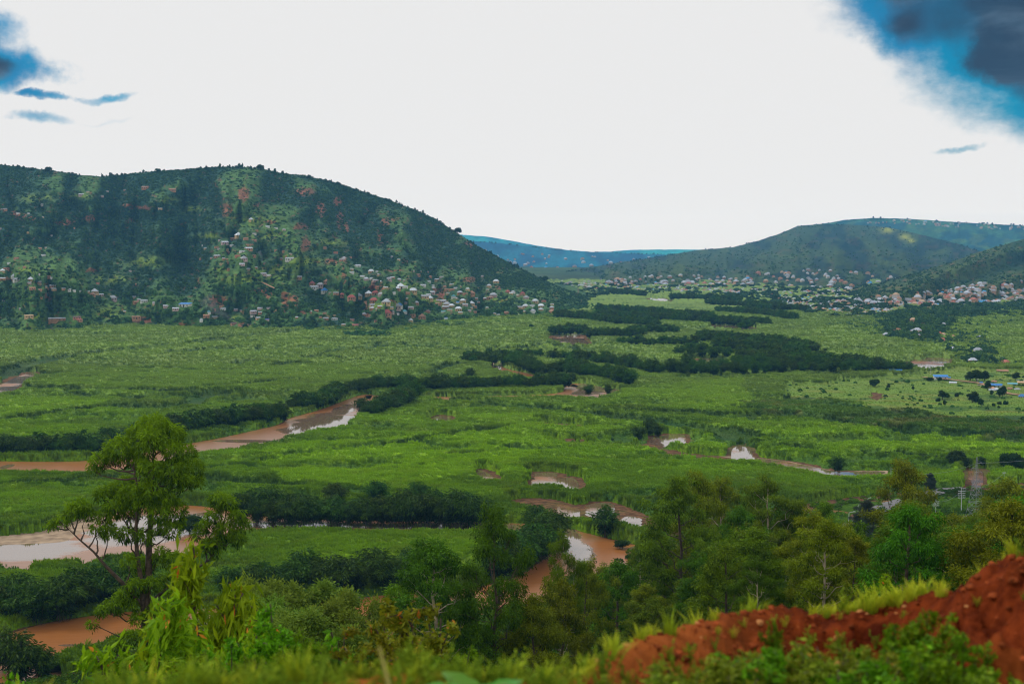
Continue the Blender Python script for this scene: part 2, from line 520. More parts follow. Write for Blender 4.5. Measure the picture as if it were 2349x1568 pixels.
def hillside_mat():
    m = bpy.data.materials.new('hillside_soil'); m.use_nodes = True; nt = m.node_tree; p = nt.nodes['Principled BSDF']
    g = nd(nt, 'ShaderNodeNewGeometry')
    n = nd(nt, 'ShaderNodeTexNoise', inp={'Vector': g.outputs['Position'], 'Scale': .6, 'Detail': 8.0, 'Roughness': .7})
    n2 = nd(nt, 'ShaderNodeTexNoise', inp={'Vector': g.outputs['Position'], 'Scale': .06, 'Detail': 4.0})
    c = mixc(nt, smooth(nt, n.outputs[0], .3, .7), (.02, .055, .004), (.08, .16, .010))
    c = mixc(nt, smooth(nt, n2.outputs[0], .60, .68), c, (.26, .13, .06))
    nt.links.new(c, p.inputs['Base Color']); p.inputs['Roughness'].default_value = .9; p.inputs['Specular IOR Level'].default_value = .03
    b = nd(nt, 'ShaderNodeBump', inp={'Height': n.outputs[0], 'Strength': 1.0, 'Distance': .5}); nt.links.new(b.outputs[0], p.inputs['Normal'])
    return m


ty = np.concatenate([np.linspace(-12, 6, 10), np.geomspace(6.6, 660, 190)])
tt = np.linspace(-.62, .62, 260)
TT, TY = np.meshgrid(tt, ty)
HX = TT * np.maximum(TY, 25) * np.where(TY < 25, 1.0, 1.0)
HX = TT * np.where(TY > 25, TY, 25 + (TY - 25) * .2)
HZ = hill_z(HX, TY)
HZ = np.where(HZ < .25, -.6, HZ)
link('hillside', mk_mesh('hillside', np.stack([HX, TY, HZ], 2).reshape(-1, 3), [grid_faces(len(ty), len(tt))], [hillside_mat()], smooth_=True), kind='structure')

# ------------------------------------------------------------------ water
WAT = {
    'river': [
        [(-60, 1056), (0, 1058), (120, 1060), (215, 1056), (330, 1040), (430, 1018), (500, 1006), (600, 984), (652, 972), (655, 962), (700, 950), (750, 935), (800, 915), (830, 905),
         (855, 905), (850, 915), (830, 940), (800, 965), (750, 978), (700, 988), (650, 1001), (550, 1021), (450, 1043), (340, 1066), (230, 1082), (120, 1080), (-60, 1078)],
        [(830, 905), (900, 911), (965, 911), (1100, 909), (1250, 906), (1300, 898), (1312, 882), (1320, 878), (1345, 880), (1380, 890), (1425, 893), (1415, 900), (1385, 906), (1345, 910), (1290, 909), (1200, 912), (1100, 914), (965, 916), (850, 920)],
        [(1130, 829), (1150, 830), (1146, 840), (1167, 848), (1206, 855), (1260, 868), (1330, 884), (1320, 890), (1240, 872), (1200, 860), (1155, 848), (1131, 844)],
        [(-60, 1250), (0, 1250), (70, 1247), (152, 1244), (180, 1225), (215, 1205), (260, 1180), (330, 1165), (399, 1158), (480, 1162), (560, 1180), (700, 1192), (900, 1196), (1100, 1200), (1190, 1200), (1260, 1205), (1300, 1212),
         (1350, 1224), (1400, 1237), (1440, 1247), (1490, 1256), (1530, 1275), (1500, 1300), (1440, 1298), (1370, 1290), (1330, 1310), (1290, 1345), (1240, 1372), (1170, 1388), (1100, 1395), (1000, 1402), (900, 1408), (820, 1412), (740, 1418), (600, 1432), (400, 1448), (273, 1446), (230, 1460), (170, 1475), (123, 1492), (60, 1530), (0, 1600), (-120, 1640),
         (-100, 1500), (0, 1460), (71, 1438), (120, 1426), (191, 1415), (287, 1402), (450, 1398), (600, 1392), (780, 1378), (900, 1362), (1000, 1355), (1100, 1348), (1165, 1330), (1200, 1316), (1230, 1295), (1262, 1272), (1278, 1250), (1270, 1232), (1200, 1221), (1100, 1218), (900, 1215), (700, 1210), (560, 1205), (520, 1222), (478, 1238), (410, 1260), (273, 1270), (178, 1278), (100, 1282), (-60, 1288)],
    ],
    'pond': [
        [(1223, 1090), (1237, 1082), (1281, 1084), (1276, 1092), (1254, 1097), (1232, 1095)],
        [(1216, 1106), (1222, 1099), (1249, 1101), (1254, 1109), (1219, 1108)],
        [(1265, 1106), (1293, 1096), (1317, 1095), (1331, 1112), (1317, 1118), (1292, 1113)],
        [(1276, 1158), (1290, 1157), (1304, 1163), (1333, 1165), (1328, 1176), (1298, 1170), (1279, 1165)],
        [(1338, 1159), (1391, 1150), (1416, 1161), (1396, 1170), (1375, 1172), (1347, 1165)],
        [(1420, 1194), (1440, 1181), (1478, 1191), (1465, 1198), (1429, 1197)],
        [(1484, 1003), (1520, 1000), (1533, 996), (1552, 995), (1578, 999), (1566, 1005), (1550, 1009), (1527, 1012), (1505, 1007)],
        [(1675, 1043), (1682, 1025), (1700, 1022), (1728, 1032), (1724, 1041), (1711, 1053), (1688, 1053)],
        [(1092, 1078), (1100, 1076), (1134, 1093), (1130, 1099), (1110, 1089)],
        [(988, 956), (1015, 953), (1042, 956), (1024, 964), (1000, 962)],
    ],
    'far_pond': [
        [(1262, 774), (1292, 780), (1320, 786), (1355, 788), (1336, 778), (1340, 771), (1314, 770)],
        [(1456, 765), (1473, 759), (1464, 768)],
        [(1640, 746), (1664, 745), (1724, 750), (1718, 754), (1700, 753), (1661, 749)],
        [(1495, 683), (1530, 686), (1527, 689), (1495, 686)],
        [(1713, 704.5), (1737, 704), (1737, 706.5), (1713, 706.5)],
        [(1582, 823), (1652, 824), (1650, 829), (1585, 828)],
        [(1815, 790), (1825, 788), (1837, 789.5), (1827, 792)],
        [(2087, 830), (2117, 824), (2155, 819), (2185, 827), (2161, 832), (2155, 841), (2133, 840), (2092, 833)],
        [(2215, 1075), (2256, 1076), (2256, 1100), (2226, 1101), (2232, 1091)],
        [(-10, 899), (0, 898), (20, 896), (32, 886), (50, 870), (92, 850), (60, 857), (28, 868), (8, 880), (-10, 886)],
        [(1712, 1047), (1760, 1053), (1816, 1060), (1870, 1072), (1926, 1084), (1980, 1080), (2030, 1081), (2032, 1086), (1980, 1087), (1926, 1091), (1860, 1080), (1800, 1066), (1712, 1053)],
    ],
}


def water_mat(name, calm, brown=(.32, .120, .030)):
    m = bpy.data.materials.new(name); m.use_nodes = True; nt = m.node_tree; p = nt.nodes['Principled BSDF']
    g = nd(nt, 'ShaderNodeNewGeometry')
    mp = nd(nt, 'ShaderNodeMapping', inp={'Vector': g.outputs['Position'], 'Scale': (.35, 1.0, 1.0)})
    n = nd(nt, 'ShaderNodeTexNoise', inp={'Vector': mp.outputs[0], 'Scale': .55, 'Detail': 4.0, 'Roughness': .6})
    big = nd(nt, 'ShaderNodeTexNoise', inp={'Vector': g.outputs['Position'], 'Scale': .018, 'Detail': 5.0, 'Roughness': .55})
    k = smooth(nt, big.outputs[0], calm - .05, calm + .05)       # 1 = wind-ruffled, 0 = smooth water
    sx = nd(nt, 'ShaderNodeSeparateXYZ', inp={0: g.outputs['Position']})
    m3 = nd(nt, 'ShaderNodeTexNoise', inp={'Vector': mp.outputs[0], 'Scale': .10, 'Detail': 6.0, 'Roughness': .65})
    if name == 'river_water':                    # sheltered reaches lie like glass
        k = mth(nt, 'ADD', .85, mth(nt, 'MULTIPLY', k, .15))
        for (u, v, ru, rv) in [(745, 968, 80, 26), (700, 984, 70, 14), (790, 940, 30, 16), (60, 1262, 150, 24), (330, 1215, 130, 40), (460, 1190, 50, 18), (700, 1205, 200, 8), (1000, 1207, 200, 9), (1165, 1212, 40, 10), (1310, 1235, 30, 26), (1335, 1268, 32, 26), (1300, 1252, 20, 20),
                               (1465, 1262, 24, 12), (1142, 838, 12, 12), (1355, 890, 36, 14), (1405, 896, 20, 9), (1335, 902, 30, 6), (560, 1012, 80, 4), (15, 1070, 14, 6), (160, 1480, 30, 3)]:
            x0, y0 = g0(u, v); rx_ = ru * y0 / F; y1 = abs(g0(u, v - rv)[1] - y0)
            dx = mth(nt, 'DIVIDE', mth(nt, 'SUBTRACT', sx.outputs[0], float(x0)), float(rx_)); dy = mth(nt, 'DIVIDE', mth(nt, 'SUBTRACT', sx.outputs[1], float(y0)), float(y1))
            rr = mth(nt, 'ADD', mth(nt, 'ADD', mth(nt, 'MULTIPLY', dx, dx), mth(nt, 'MULTIPLY', dy, dy)), mth(nt, 'MULTIPLY', mth(nt, 'SUBTRACT', m3.outputs[0], .5), 2.2))
            k = mth(nt, 'MINIMUM', k, smooth(nt, rr, .55, 1.0))
    c = mixc(nt, n.outputs[0], tuple(b * .85 for b in brown), tuple(b * 1.15 for b in brown))
    c = mixc(nt, k, (.20, .13, .085), c)         # still reaches greyed in colour to whiten the reflected sky
    nt.links.new(c, p.inputs['Base Color'])
    nt.links.new(mth(nt, 'ADD', mth(nt, 'MULTIPLY', k, .30), .03), p.inputs['Roughness'])
    nt.links.new(mth(nt, 'ADD', mth(nt, 'MULTIPLY', k, -.46), .5), p.inputs['Specular IOR Level'])
    p.inputs['IOR'].default_value = 3.4
    b = nd(nt, 'ShaderNodeBump', inp={'Height': n.outputs[0], 'Distance': .12})
    nt.links.new(mth(nt, 'ADD', mth(nt, 'MULTIPLY', k, .55), .03), b.inputs['Strength'])
    nt.links.new(b.outputs[0], p.inputs['Normal'])
    return m


M['river'] = water_mat('river_water', .50)
M['pond'] = water_mat('pond_water', .56)
import bmesh
water_polys = []
for kind, polys in WAT.items():
    bm = bmesh.new()
    for pg in polys:
        P = gpoly(pg)
        if kind == 'far_pond': P = (P - P.mean(0)) * (np.array([1.12, 1.55]) if P[:, 1].mean() > 1200 and len(P) < 8 else np.array([1.0, 1.0])) + P.mean(0)
        # rounder banks
        for _ in range(2):
            Q = np.roll(P, -1, 0)
            P = np.stack([P * .75 + Q * .25, P * .25 + Q * .75], 1).reshape(-1, 2)
        water_polys.append(P)
        for q_, k_ in enumerate((1.0, .990, .980, .970)):
            vs = [bm.verts.new((x * k_, y * k_, .12 - .012 * q_)) for x, y in P]
            bm.faces.new(vs)
    bmesh.ops.triangulate(bm, faces=bm.faces[:])
    for f in bm.faces:
        if f.normal.z < 0: f.normal_flip()
    nm = {'river': 'river', 'pond': 'pond_water', 'far_pond': 'flood_water'}[kind]
    me = bpy.data.meshes.new(nm); bm.to_mesh(me); bm.free()
    me.materials.append(M['river'] if kind == 'river' else M['pond'])
    link(nm, me, kind='structure')

M['sand'] = mat_plain('river_sand', (.34, .25, .17), rough=.95, noise=.25, amt=.3, bump=.3)
M['sand'].node_tree.nodes['Principled BSDF'].inputs['Specular IOR Level'].default_value = .05
for pg in [[(-60, 1226), (20, 1224), (100, 1212), (180, 1186), (235, 1170), (300, 1160), (290, 1178), (215, 1210), (180, 1232), (152, 1250), (70, 1256), (-60, 1258)], [(1650, 1046), (1712, 1046), (1816, 1059), (1926, 1083), (1980, 1079), (2036, 1079), (2036, 1086), (1926, 1094), (1860, 1084), (1712, 1056)]]:
    P = gpoly(pg); bm = bmesh.new(); bm.faces.new([bm.verts.new((a, b, .03)) for a, b in P]); bmesh.ops.triangulate(bm, faces=bm.faces[:])
    for f in bm.faces:
        if f.normal.z < 0: f.normal_flip()
    me = bpy.data.meshes.new('sandbar'); bm.to_mesh(me); bm.free(); me.materials.append(M['sand']); link('sandbar', me, kind='structure')
# bare mud and sand
MUD = [
    [(1153, 1153), (1170, 1146), (1210, 1138), (1265, 1143), (1320, 1157), (1375, 1152), (1425, 1157), (1450, 1165), (1500, 1183), (1520, 1200), (1500, 1225), (1460, 1222), (1420, 1210), (1390, 1200), (1360, 1192), (1306, 1191), (1254, 1172), (1183, 1164)],
    [(1430, 1025), (1478, 1018), (1566, 1038), (1675, 1046), (1681, 1055), (1566, 1047), (1497, 1033)],
    [(1218, 967), (1292, 971), (1377, 977), (1364, 982), (1292, 983), (1254, 978)],
    [(1196, 996), (1265, 1003), (1355, 1008), (1402, 1013), (1347, 1016), (1265, 1008)],
    [(985, 957), (1010, 951), (1045, 954), (1040, 960), (1022, 966), (998, 965)],
    [(1478, 1001), (1530, 993), (1590, 998), (1570, 1008), (1530, 1016)],
    [(-60, 1232), (20, 1228), (100, 1216), (180, 1190), (235, 1175), (260, 1180), (215, 1206), (180, 1226), (152, 1246), (70, 1250), (-60, 1253)],
    [(1712, 1045), (1816, 1058), (1926, 1082), (2035, 1079), (2036, 1088), (1926, 1093), (1860, 1082), (1712, 1055)],
    [(2210, 1070), (2260, 1072), (2262, 1103), (2220, 1105), (2225, 1090)],
    [(1672, 1046), (1680, 1021), (1705, 1018), (1735, 1030), (1726, 1046), (1695, 1057)],
    [(780, 768), (860, 764), (900, 770), (850, 774), (800, 773)],
    [(150, 757), (30, 758), (45, 751), (190, 746), (190, 752)],
    [(1990, 905), (2010, 900), (2035, 905), (2010, 911)],
    [(1085, 1076), (1100, 1073), (1138, 1092), (1135, 1101), (1105, 1090)],
]
mud = [gpoly(p) for p in MUD]
MEADOW = gpoly([(1740, 925), (1800, 905), (1930, 885), (1990, 868), (2080, 862), (2200, 850), (2349, 850), (2600, 860), (2600, 960), (2349, 962), (2200, 960), (2100, 950), (1960, 940), (1850, 938)])
DARK = gpoly([(1707, 928), (1850, 925), (1960, 932), (2100, 952), (2600, 958), (2600, 1030), (2349, 1020), (2200, 1012), (2050, 1000), (1900, 985), (1750, 960)])
BRIGHT = [gpoly(p) for p in [
    [(1070, 962), (1220, 966), (1255, 980), (1345, 988), (1440, 985), (1436, 997), (1360, 1005), (1265, 1000), (1170, 991), (1101, 980)],
    [(1500, 1012), (1600, 1010), (1690, 1022), (1680, 1040), (1600, 1036), (1500, 1024)],
    [(1456, 895), (1700, 880), (1740, 925), (1700, 945), (1500, 930), (1400, 930)],
    [(0, 925), (240, 930), (220, 950), (0, 985)],
    [(2000, 1010), (2349, 1022), (2349, 1046), (2150, 1040)],
    [(600, 1040), (1180, 990), (1300, 1040), (1150, 1100), (900, 1130), (640, 1120)],
    [(2300, 1010), (2100, 1000), (1850, 1000), (1750, 1020), (2000, 1045)],
]]
TRK = [
    (5, [(0, 871), (41, 851), (82, 841), (115, 828), (191, 819), (246, 813), (328, 802), (465, 789), (596, 771), (642, 769), (730, 756)]),
    (4, [(0, 973), (82, 962), (164, 953), (238, 943), (330, 945), (424, 938), (481, 917), (500, 910), (485, 908)]),
    (3, [(38, 895), (219, 903), (314, 905), (465, 909), (640, 910)]),
    (3, [(164, 912), (230, 915), (314, 923), (318, 924)]), (2.5, [(164, 873), (250, 875), (328, 879)]),
    (4, [(400, 815), (470, 806), (558, 804)]), (2.5, [(492, 847), (540, 845), (563, 836)]), (2.5, [(590, 843), (642, 841), (680, 846)]),
    (2.5, [(459, 898), (601, 887), (680, 880)]),
    (2.5, [(700, 829), (760, 815), (783, 805), (873, 800), (884, 794)]), (2.5, [(728, 827), (824, 833), (879, 838), (1029, 846), (988, 863)]),
    (3, [(1070, 843), (1029, 848), (988, 864)]), (2.5, [(892, 794), (980, 800), (1056, 808)]),
    (2.5, [(610, 842), (660, 840), (670, 842)]), (2.5, [(640, 847), (740, 846), (760, 845)]),
    (2.2, [(600, 1064), (641, 1062), (747, 1047), (851, 1039), (906, 1031), (961, 1023), (1015, 1010), (1125, 997)]),
    (2, [(906, 1092), (961, 1087)]), (2.2, [(1043, 1062), (1086, 1062), (1152, 1046), (1193, 1035)]),
    (4, [(950, 922), (1125, 937), (1193, 946), (1265, 953), (1456, 972), (1566, 986), (1648, 997), (1730, 1013)]),
    (3, [(1060, 930), (1156, 942), (1292, 945), (1456, 956), (1743, 961)]),
    (2.2, [(1734, 1028), (1871, 1048)]), (3, [(1939, 963), (2076, 963)]), (2.5, [(1909, 1012), (2084, 1012)]), (3, [(2021, 1048), (2172, 1067)]),
    (3, [(1712, 946), (1844, 963), (1953, 985), (2100, 1000), (2349, 1010)]), (2.5, [(1734, 922), (1850, 915)]),
    (3, [(1200, 790), (1290, 800), (1400, 818), (1500, 838), (1580, 850)]), (2.5, [(1101, 800), (1180, 806), (1300, 790), (1390, 798)]),
    (2.5, [(660, 1130), (560, 1120), (480, 1110)]), (2.2, [(400, 1100), (520, 1085), (600, 1072)]),
    (2, [(60, 1120), (160, 1115), (240, 1112)]), (2.2, [(1676, 880), (1645, 868), (1640, 862)]),
]
tracks = [(wd, gpoly(p)) for wd, p in TRK]


def cover(x, y, fine=True):
    """height of the crop canopy above the ground and its leaf colour at any place on the plain"""
    wx = x + 14 * (fbm(x / 60, y / 60, 31, 2) - .5); wy = y + 22 * (fbm(x / 60, y / 60, 37, 2) - .5)
    base = 3.0 + 1.5 * (fbm(x / 26, y / 15, 3, 4) - .5) + (1.5 * (fbm(x / 7, y / 6, 11, 3) - .5) if fine else 0)
    # wind-laid hollows, long across the view
    hol = fbm(wx / 75, wy / 26, 21, 4, .6)
    base -= 2.4 * sst(hol, .555, .66) * sst(fbm(x / 9, y / 9, 4, 2), .3, .55)
    base += 1.0 * sst(.44 - hol, 0, .1)
    grow = np.ones_like(x); ditch_shade = np.zeros_like(x)
    for wd, ln in tracks:
        jx = x + 3.5 * (vn(x / 12, y / 12, 51) - .5) * 2; jy = y + 3.5 * (vn(x / 12, y / 12, 52) - .5) * 2
        d = dline(jx, jy, ln, 34)
        k = np.maximum(wd * 2.1, y * .0050) * (.6 + .8 * vn(x / 40, y / 40, 61))
        grow = np.minimum(grow, .12 + .88 * sst(d, k * .45, k * 1.1))
        base += 1.0 * np.exp(-((d - k * 1.8) / 3.0) ** 2)
        ditch_shade = np.maximum(ditch_shade, (1 - sst(d, k * .85, k * 1.45)) * (.55 + .45 * vn(x / 30, y / 30, 63)))
    mea = inside(wx + 60 * (fbm(x / 90, y / 90, 77, 3) - .5), wy + 70 * (fbm(x / 40, y / 40, 78, 3) - .5), MEADOW)
    drk = inside(wx, wy, DARK)
    bri = np.zeros(x.shape, bool)
    for b in BRIGHT: bri |= inside(wx, wy, b)
    ra = np.where(mea, .22, 1.0)
    g = base * grow * ra
    # banks: nothing grows on mud or in water
    edge = np.full(x.shape, 1e9)
    for kk_ in (1.0, 1.016, 1.031):             # the banks keep back far enough for the water to be seen over the cane
        X_, Y_ = x * kk_, y * kk_
        for qn_, P in enumerate(water_polys):
            i = inside(X_, Y_, P)
            d = dline(X_, Y_, P, 8, True)
            edge = np.minimum(edge, np.where(i, -d, d) - (.4 + 1.8 * vn(x / 5, y / 5, 71) if qn_ < 4 else (-.3 + 6.5 * fbm(x / 6, y / 9, 72, 3)) * np.clip(y / 900, 1, 2.6)))
    for P in mud:
        wobx = x + 5 * (fbm(x / 9, y / 9, 81, 3) - .5); woby = y + 9 * (fbm(x / 9, y / 9, 82, 3) - .5)
        i = inside(wobx, woby, P) | inside(wobx * 1.02, woby * 1.02, P)
        edge = np.minimum(edge, np.where(i, -1, 5))
    g = np.where(edge < .8, g * sst(edge, -.2, .8) - .9 * (1 - sst(edge, -.2, .8)), g)
    # colours
    n1 = fbm(x / 140, y / 90, 91, 4); n2 = fbm(wx / 30, wy / 14, 93, 3); n3 = fbm(x / 5, y / 4, 95, 2)
    t = np.clip(sst(n1, .35, .65) * .55 + sst(n2, .35, .68) * .45, 0, 1)[..., None]
    ca = np.array([.078, .150, .002]); cb = np.array([.170, .320, .001])
    c = ca + (cb - ca) * t
    c = np.where(bri[..., None], c * .3 + np.array([.21, .38, .001]) * .7, c)
    md = np.array([.12, .23, .012]) * (1 - sst(n2, .5, .66)[..., None]) + np.array([.19, .23, .03]) * sst(n2, .5, .66)[..., None]
    c = np.where(mea[..., None], md, c)
    c = np.where(drk[..., None], np.array([.046, .105, .004]) * (1 + .9 * (t - .3)), c)
    brown = (sst(fbm(x / 16, y / 9, 97, 3), .60, .68) * (.25 + .75 * drk))[..., None]
    c = c * (1 - brown * .6) + np.array([.16, .15, .04]) * brown * .6
    # aerial haze on the far fields painted as a paler, greyer green
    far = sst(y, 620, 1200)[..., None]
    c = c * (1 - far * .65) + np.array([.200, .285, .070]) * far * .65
    shade_mix = ditch_shade[..., None]      # reed-wall shade painted along the ditches, over their dark water and weed
    c = c * (1 - shade_mix) + np.array([.016, .046, .010]) * shade_mix
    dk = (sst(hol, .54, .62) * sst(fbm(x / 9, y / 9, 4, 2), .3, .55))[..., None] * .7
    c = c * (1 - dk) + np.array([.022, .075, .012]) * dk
    c = c * (.88 + .24 * n3[..., None])
    return g, c, edge


vrow = np.concatenate([np.arange(1545, 1200, -2.9), np.arange(1200, 700, -1.75), np.arange(700, 640, -2.0)])
yrow = -EYE / ray(CX, vrow)[1]
tcol = np.linspace(-.44, .44, 860)
CT, CYY = np.meshgrid(tcol, yrow)
cx_ = CT * CYY + (rng.random(CT.shape) - .5) * .4; cy_ = CYY + (rng.random(CT.shape) - .5) * .3 * np.gradient(CYY, axis=0)
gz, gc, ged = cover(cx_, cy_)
footd = interp(CX + F * CT, FOOT)
gz = np.where(cy_ < footd + 2, -1.0, gz)
gz = gz + np.where(gz > .4, (rng.random(gz.shape) - .5) * .9 * np.clip(gz / 2.5, 0, 1) * np.clip(cy_ / 900, .5, 1.8), 0)
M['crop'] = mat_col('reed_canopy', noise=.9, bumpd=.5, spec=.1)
Fq = grid_faces(len(yrow), len(tcol))
zq = gz.ravel()[Fq].max(1)
Fq = Fq[zq > -.5]
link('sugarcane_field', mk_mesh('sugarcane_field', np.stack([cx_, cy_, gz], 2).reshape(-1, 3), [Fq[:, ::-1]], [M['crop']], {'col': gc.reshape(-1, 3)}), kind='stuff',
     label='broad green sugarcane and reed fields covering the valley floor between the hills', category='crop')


# ------------------------------------------------------------------ scattering (uncountable growth only)
def scatter(name, P, rz, sc, cols, sources, pick=None, tilt=None, **props):
    n = len(P)
    rot = np.zeros((n, 3)); rot[:, 2] = rz
    if tilt is not None: rot[:, 0] = tilt[0]; rot[:, 1] = tilt[1]
    sc = np.asarray(sc, float)
    if sc.ndim == 1: sc = np.stack([sc, sc, sc], 1)
    me = mk_mesh(name, P, [], [], {'rot': rot, 'scl': sc, 'tint': cols})
    pk = me.attributes.new('pick', 'INT', 'POINT')
    pk.data.foreach_set('value', (rng.integers(0, len(sources), n) if pick is None else pick).astype(np.int32))
    o = link(name, me, kind='stuff', **props)
    ng = bpy.data.node_groups.new('scatter_' + name, 'GeometryNodeTree')
    ng.interface.new_socket('Geometry', in_out='INPUT', socket_type='NodeSocketGeometry')
    ng.interface.new_socket('Geometry', in_out='OUTPUT', socket_type='NodeSocketGeometry')
    gi = ng.nodes.new('NodeGroupInput'); go = ng.nodes.new('NodeGroupOutput')
    j = ng.nodes.new('GeometryNodeGeometryToInstance')
    iop = ng.nodes.new('GeometryNodeInstanceOnPoints')
    for s in reversed(sources):
        oi = ng.nodes.new('GeometryNodeObjectInfo'); oi.inputs[0].default_value = s
        oi.inputs['As Instance'].default_value = True
        ng.links.new(oi.outputs['Geometry'], j.inputs[0])
    def attr(nm, dt):
        a = ng.nodes.new('GeometryNodeInputNamedAttribute'); a.data_type = dt; a.inputs[0].default_value = nm
        return a.outputs[0]
    ng.links.new(gi.outputs[0], iop.inputs['Points'])
    jj = ng.nodes.new('GeometryNodeJoinGeometry')
    ng.nodes.remove(j)
    for nn in [q for q in ng.nodes if q.bl_idname == 'GeometryNodeObjectInfo']:
        ng.links.new(nn.outputs['Geometry'], jj.inputs[0])
    ng.links.new(jj.outputs[0], iop.inputs['Instance'])
    iop.inputs['Pick Instance'].default_value = True
    ng.links.new(attr('pick', 'INT'), iop.inputs['Instance Index'])
    er = ng.nodes.new('FunctionNodeEulerToRotation')
    ng.links.new(attr('rot', 'FLOAT_VECTOR'), er.inputs[0]); ng.links.new(er.outputs[0], iop.inputs['Rotation'])
    ng.links.new(attr('scl', 'FLOAT_VECTOR'), iop.inputs['Scale'])
    ng.links.new(iop.outputs[0], go.inputs[0])
    md = o.modifiers.new('scatter', 'NODES'); md.node_group = ng
    return o


def source(name, me):
    return bpy.data.objects.new(name, me)      # not linked to the scene: only a shape for scatter()


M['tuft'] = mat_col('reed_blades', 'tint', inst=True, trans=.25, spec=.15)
M['scrub'] = mat_col('scrub_leaves', 'tint', inst=True, trans=.15, spec=.1)


def tuft_mesh(seed, n=16, h=1.6, r=.9, wd=.13):
    rg = np.random.default_rng(seed); G_ = Geo()
    for i in range(n):
        a = rg.random() * 2 * PI; q = r * math.sqrt(rg.random()) * .8
        b = np.array([q * math.cos(a), q * math.sin(a), -.5])
        out_ = np.array([math.cos(a), math.sin(a), 0]) * (.15 + .5 * rg.random())
        hh = h * (.55 + .6 * rg.random())
        side = np.array([-math.sin(a + rg.normal()), math.cos(a + rg.normal()), 0]); side /= np.linalg.norm(side)
        p1 = b + np.array([0, 0, .5 + hh * .62]) + out_ * .35; p2 = b + np.array([0, 0, .5 + hh * .9]) + out_ * 1.05
        V = [b - side * wd * .4, b + side * wd * .4, p1 + side * wd, p1 - side * wd, p2]
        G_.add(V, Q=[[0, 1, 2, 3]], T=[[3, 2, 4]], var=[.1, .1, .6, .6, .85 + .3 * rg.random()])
    return G_.mesh('reed_tuft', [M['tuft']])


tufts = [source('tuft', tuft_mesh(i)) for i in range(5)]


def field_points(y0, y1, n, seed):
    rg = np.random.default_rng(seed)
    y = np.sqrt(rg.random(n) * (y1 * y1 - y0 * y0) + y0 * y0); x = (rg.random(n) - .5) * .80 * y
    g, c, e = cover(x, y)
    ok = (g > .25) & (y > interp(CX + F * x / y, FOOT) + 3)
    return x[ok], y[ok], g[ok], c[ok]


def plant_field(y0, y1, n, s0, seed, name, lab):
    x, y, g, c = field_points(y0, y1, n, seed)
    rg = np.random.default_rng(seed + 1)
    s = s0 * (.6 + .8 * rg.random(len(x))) * np.clip(g / 2.2, .22, 1.15)
    z = np.maximum(g - .7 * s, 0)
    sc = np.stack([s, s, s], 1)
    scatter(name, np.stack([x, y, z], 1), rg.random(len(x)) * 6.28, sc, c, tufts, label=lab, category='reeds')


plant_field(300, 640, 120000, .85, 100, 'reed_tufts', 'tall green cane and reed blades standing in the near fields')
plant_field(640, 1150, 130000, 1.05, 200, 'cane_tufts', 'green cane tops standing in the fields of the middle distance')
plant_field(1150, 2100, 80000, 1.45, 300, 'far_cane_tufts', 'bluish green cane tops standing in the fields before the villages')
# ------------------------------------------------------------------ hills
def poly_off(U, V, line, wpx):
    l = np.array(line, float)
    d = dline(U, V, l, wpx * 3.2)
    return np.where(d < 1e8, np.exp(-(d / wpx) ** 2), 0)


def make_hill(name, ridge, base, depth1, nu, nv, spurs=(), amp=140, seed=0, u0=None, u1=None, depth0=None, back=900, power=1.15, colf=None, mat=None, rid=.5):
    u0 = ridge[0][0] if u0 is None else u0; u1 = ridge[-1][0] if u1 is None else u1
    us = np.linspace(u0, u1, nu); s = np.linspace(0, 1, nv)
    vr = interp(us, ridge) + 1.6 * (fbm(us / 14, us * 0, seed + 5, 3) - .5); vb = interp(us, base)
    U, S = np.meshgrid(us, s)
    VV = vb + (vr - vb) * S
    d0 = -EYE / ray(us, vb)[1] if depth0 is None else interp(us, depth0)
    d1 = interp(us, depth1)
    D = d0 + (d1 - d0) * S ** power
    env = (4 * S * (1 - S)) ** .6
    O = np.zeros_like(D)
    for A, wpx, line in spurs: O += A * poly_off(U, VV, line, wpx)
    wu = U + 60 * (fbm(U / 160, VV / 120, seed + 1, 2) - .5)
    rn = 1 - np.abs(2 * fbm(wu / 95 , VV / 210, seed + 2, 4, .55) - 1)       # gullies running down the slope
    O += amp * (rn - .72) * 1.6 + amp * .35 * (fbm(U / 22, VV / 16, seed + 3, 3) - .5)
    D = D + O * env
    step = (d1 - d0)[None, :] / nv * .12
    D = np.maximum.accumulate(D - step * np.arange(nv)[:, None], axis=0) + step * np.arange(nv)[:, None]
    RX, RZ = ray(U, VV)
    X = RX * D; Y = D; Z = EYE + RZ * D
    Z[0] = np.minimum(Z[0], -.5)
    # the far side of the hill goes down again
    nb = 7
    bx, by, bz = [], [], []
    for i in range(1, nb + 1):
        k = i / nb; dd = D[-1] + back * k
        bx.append(RX[-1] * dd); by.append(dd); bz.append(Z[-1] * (1 - k ** 1.2) - 1.0 * k)
    X2 = np.concatenate([X, np.array(bx)]); Y2 = np.concatenate([Y, np.array(by)]); Z2 = np.concatenate([Z, np.array(bz)])
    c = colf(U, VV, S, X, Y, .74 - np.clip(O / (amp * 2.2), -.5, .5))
    c2 = np.concatenate([c, np.repeat(c[-1:], nb, 0)])
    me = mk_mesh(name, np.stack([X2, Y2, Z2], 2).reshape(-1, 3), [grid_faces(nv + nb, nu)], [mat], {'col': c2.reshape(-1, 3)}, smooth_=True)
    link(name, me, kind='structure')
    H = dict(us=us, s=s, vr=vr, vb=vb, D=D, X=X, Y=Y, Z=Z, VV=VV, U=U, c=c, nu=nu, nv=nv)
    return H


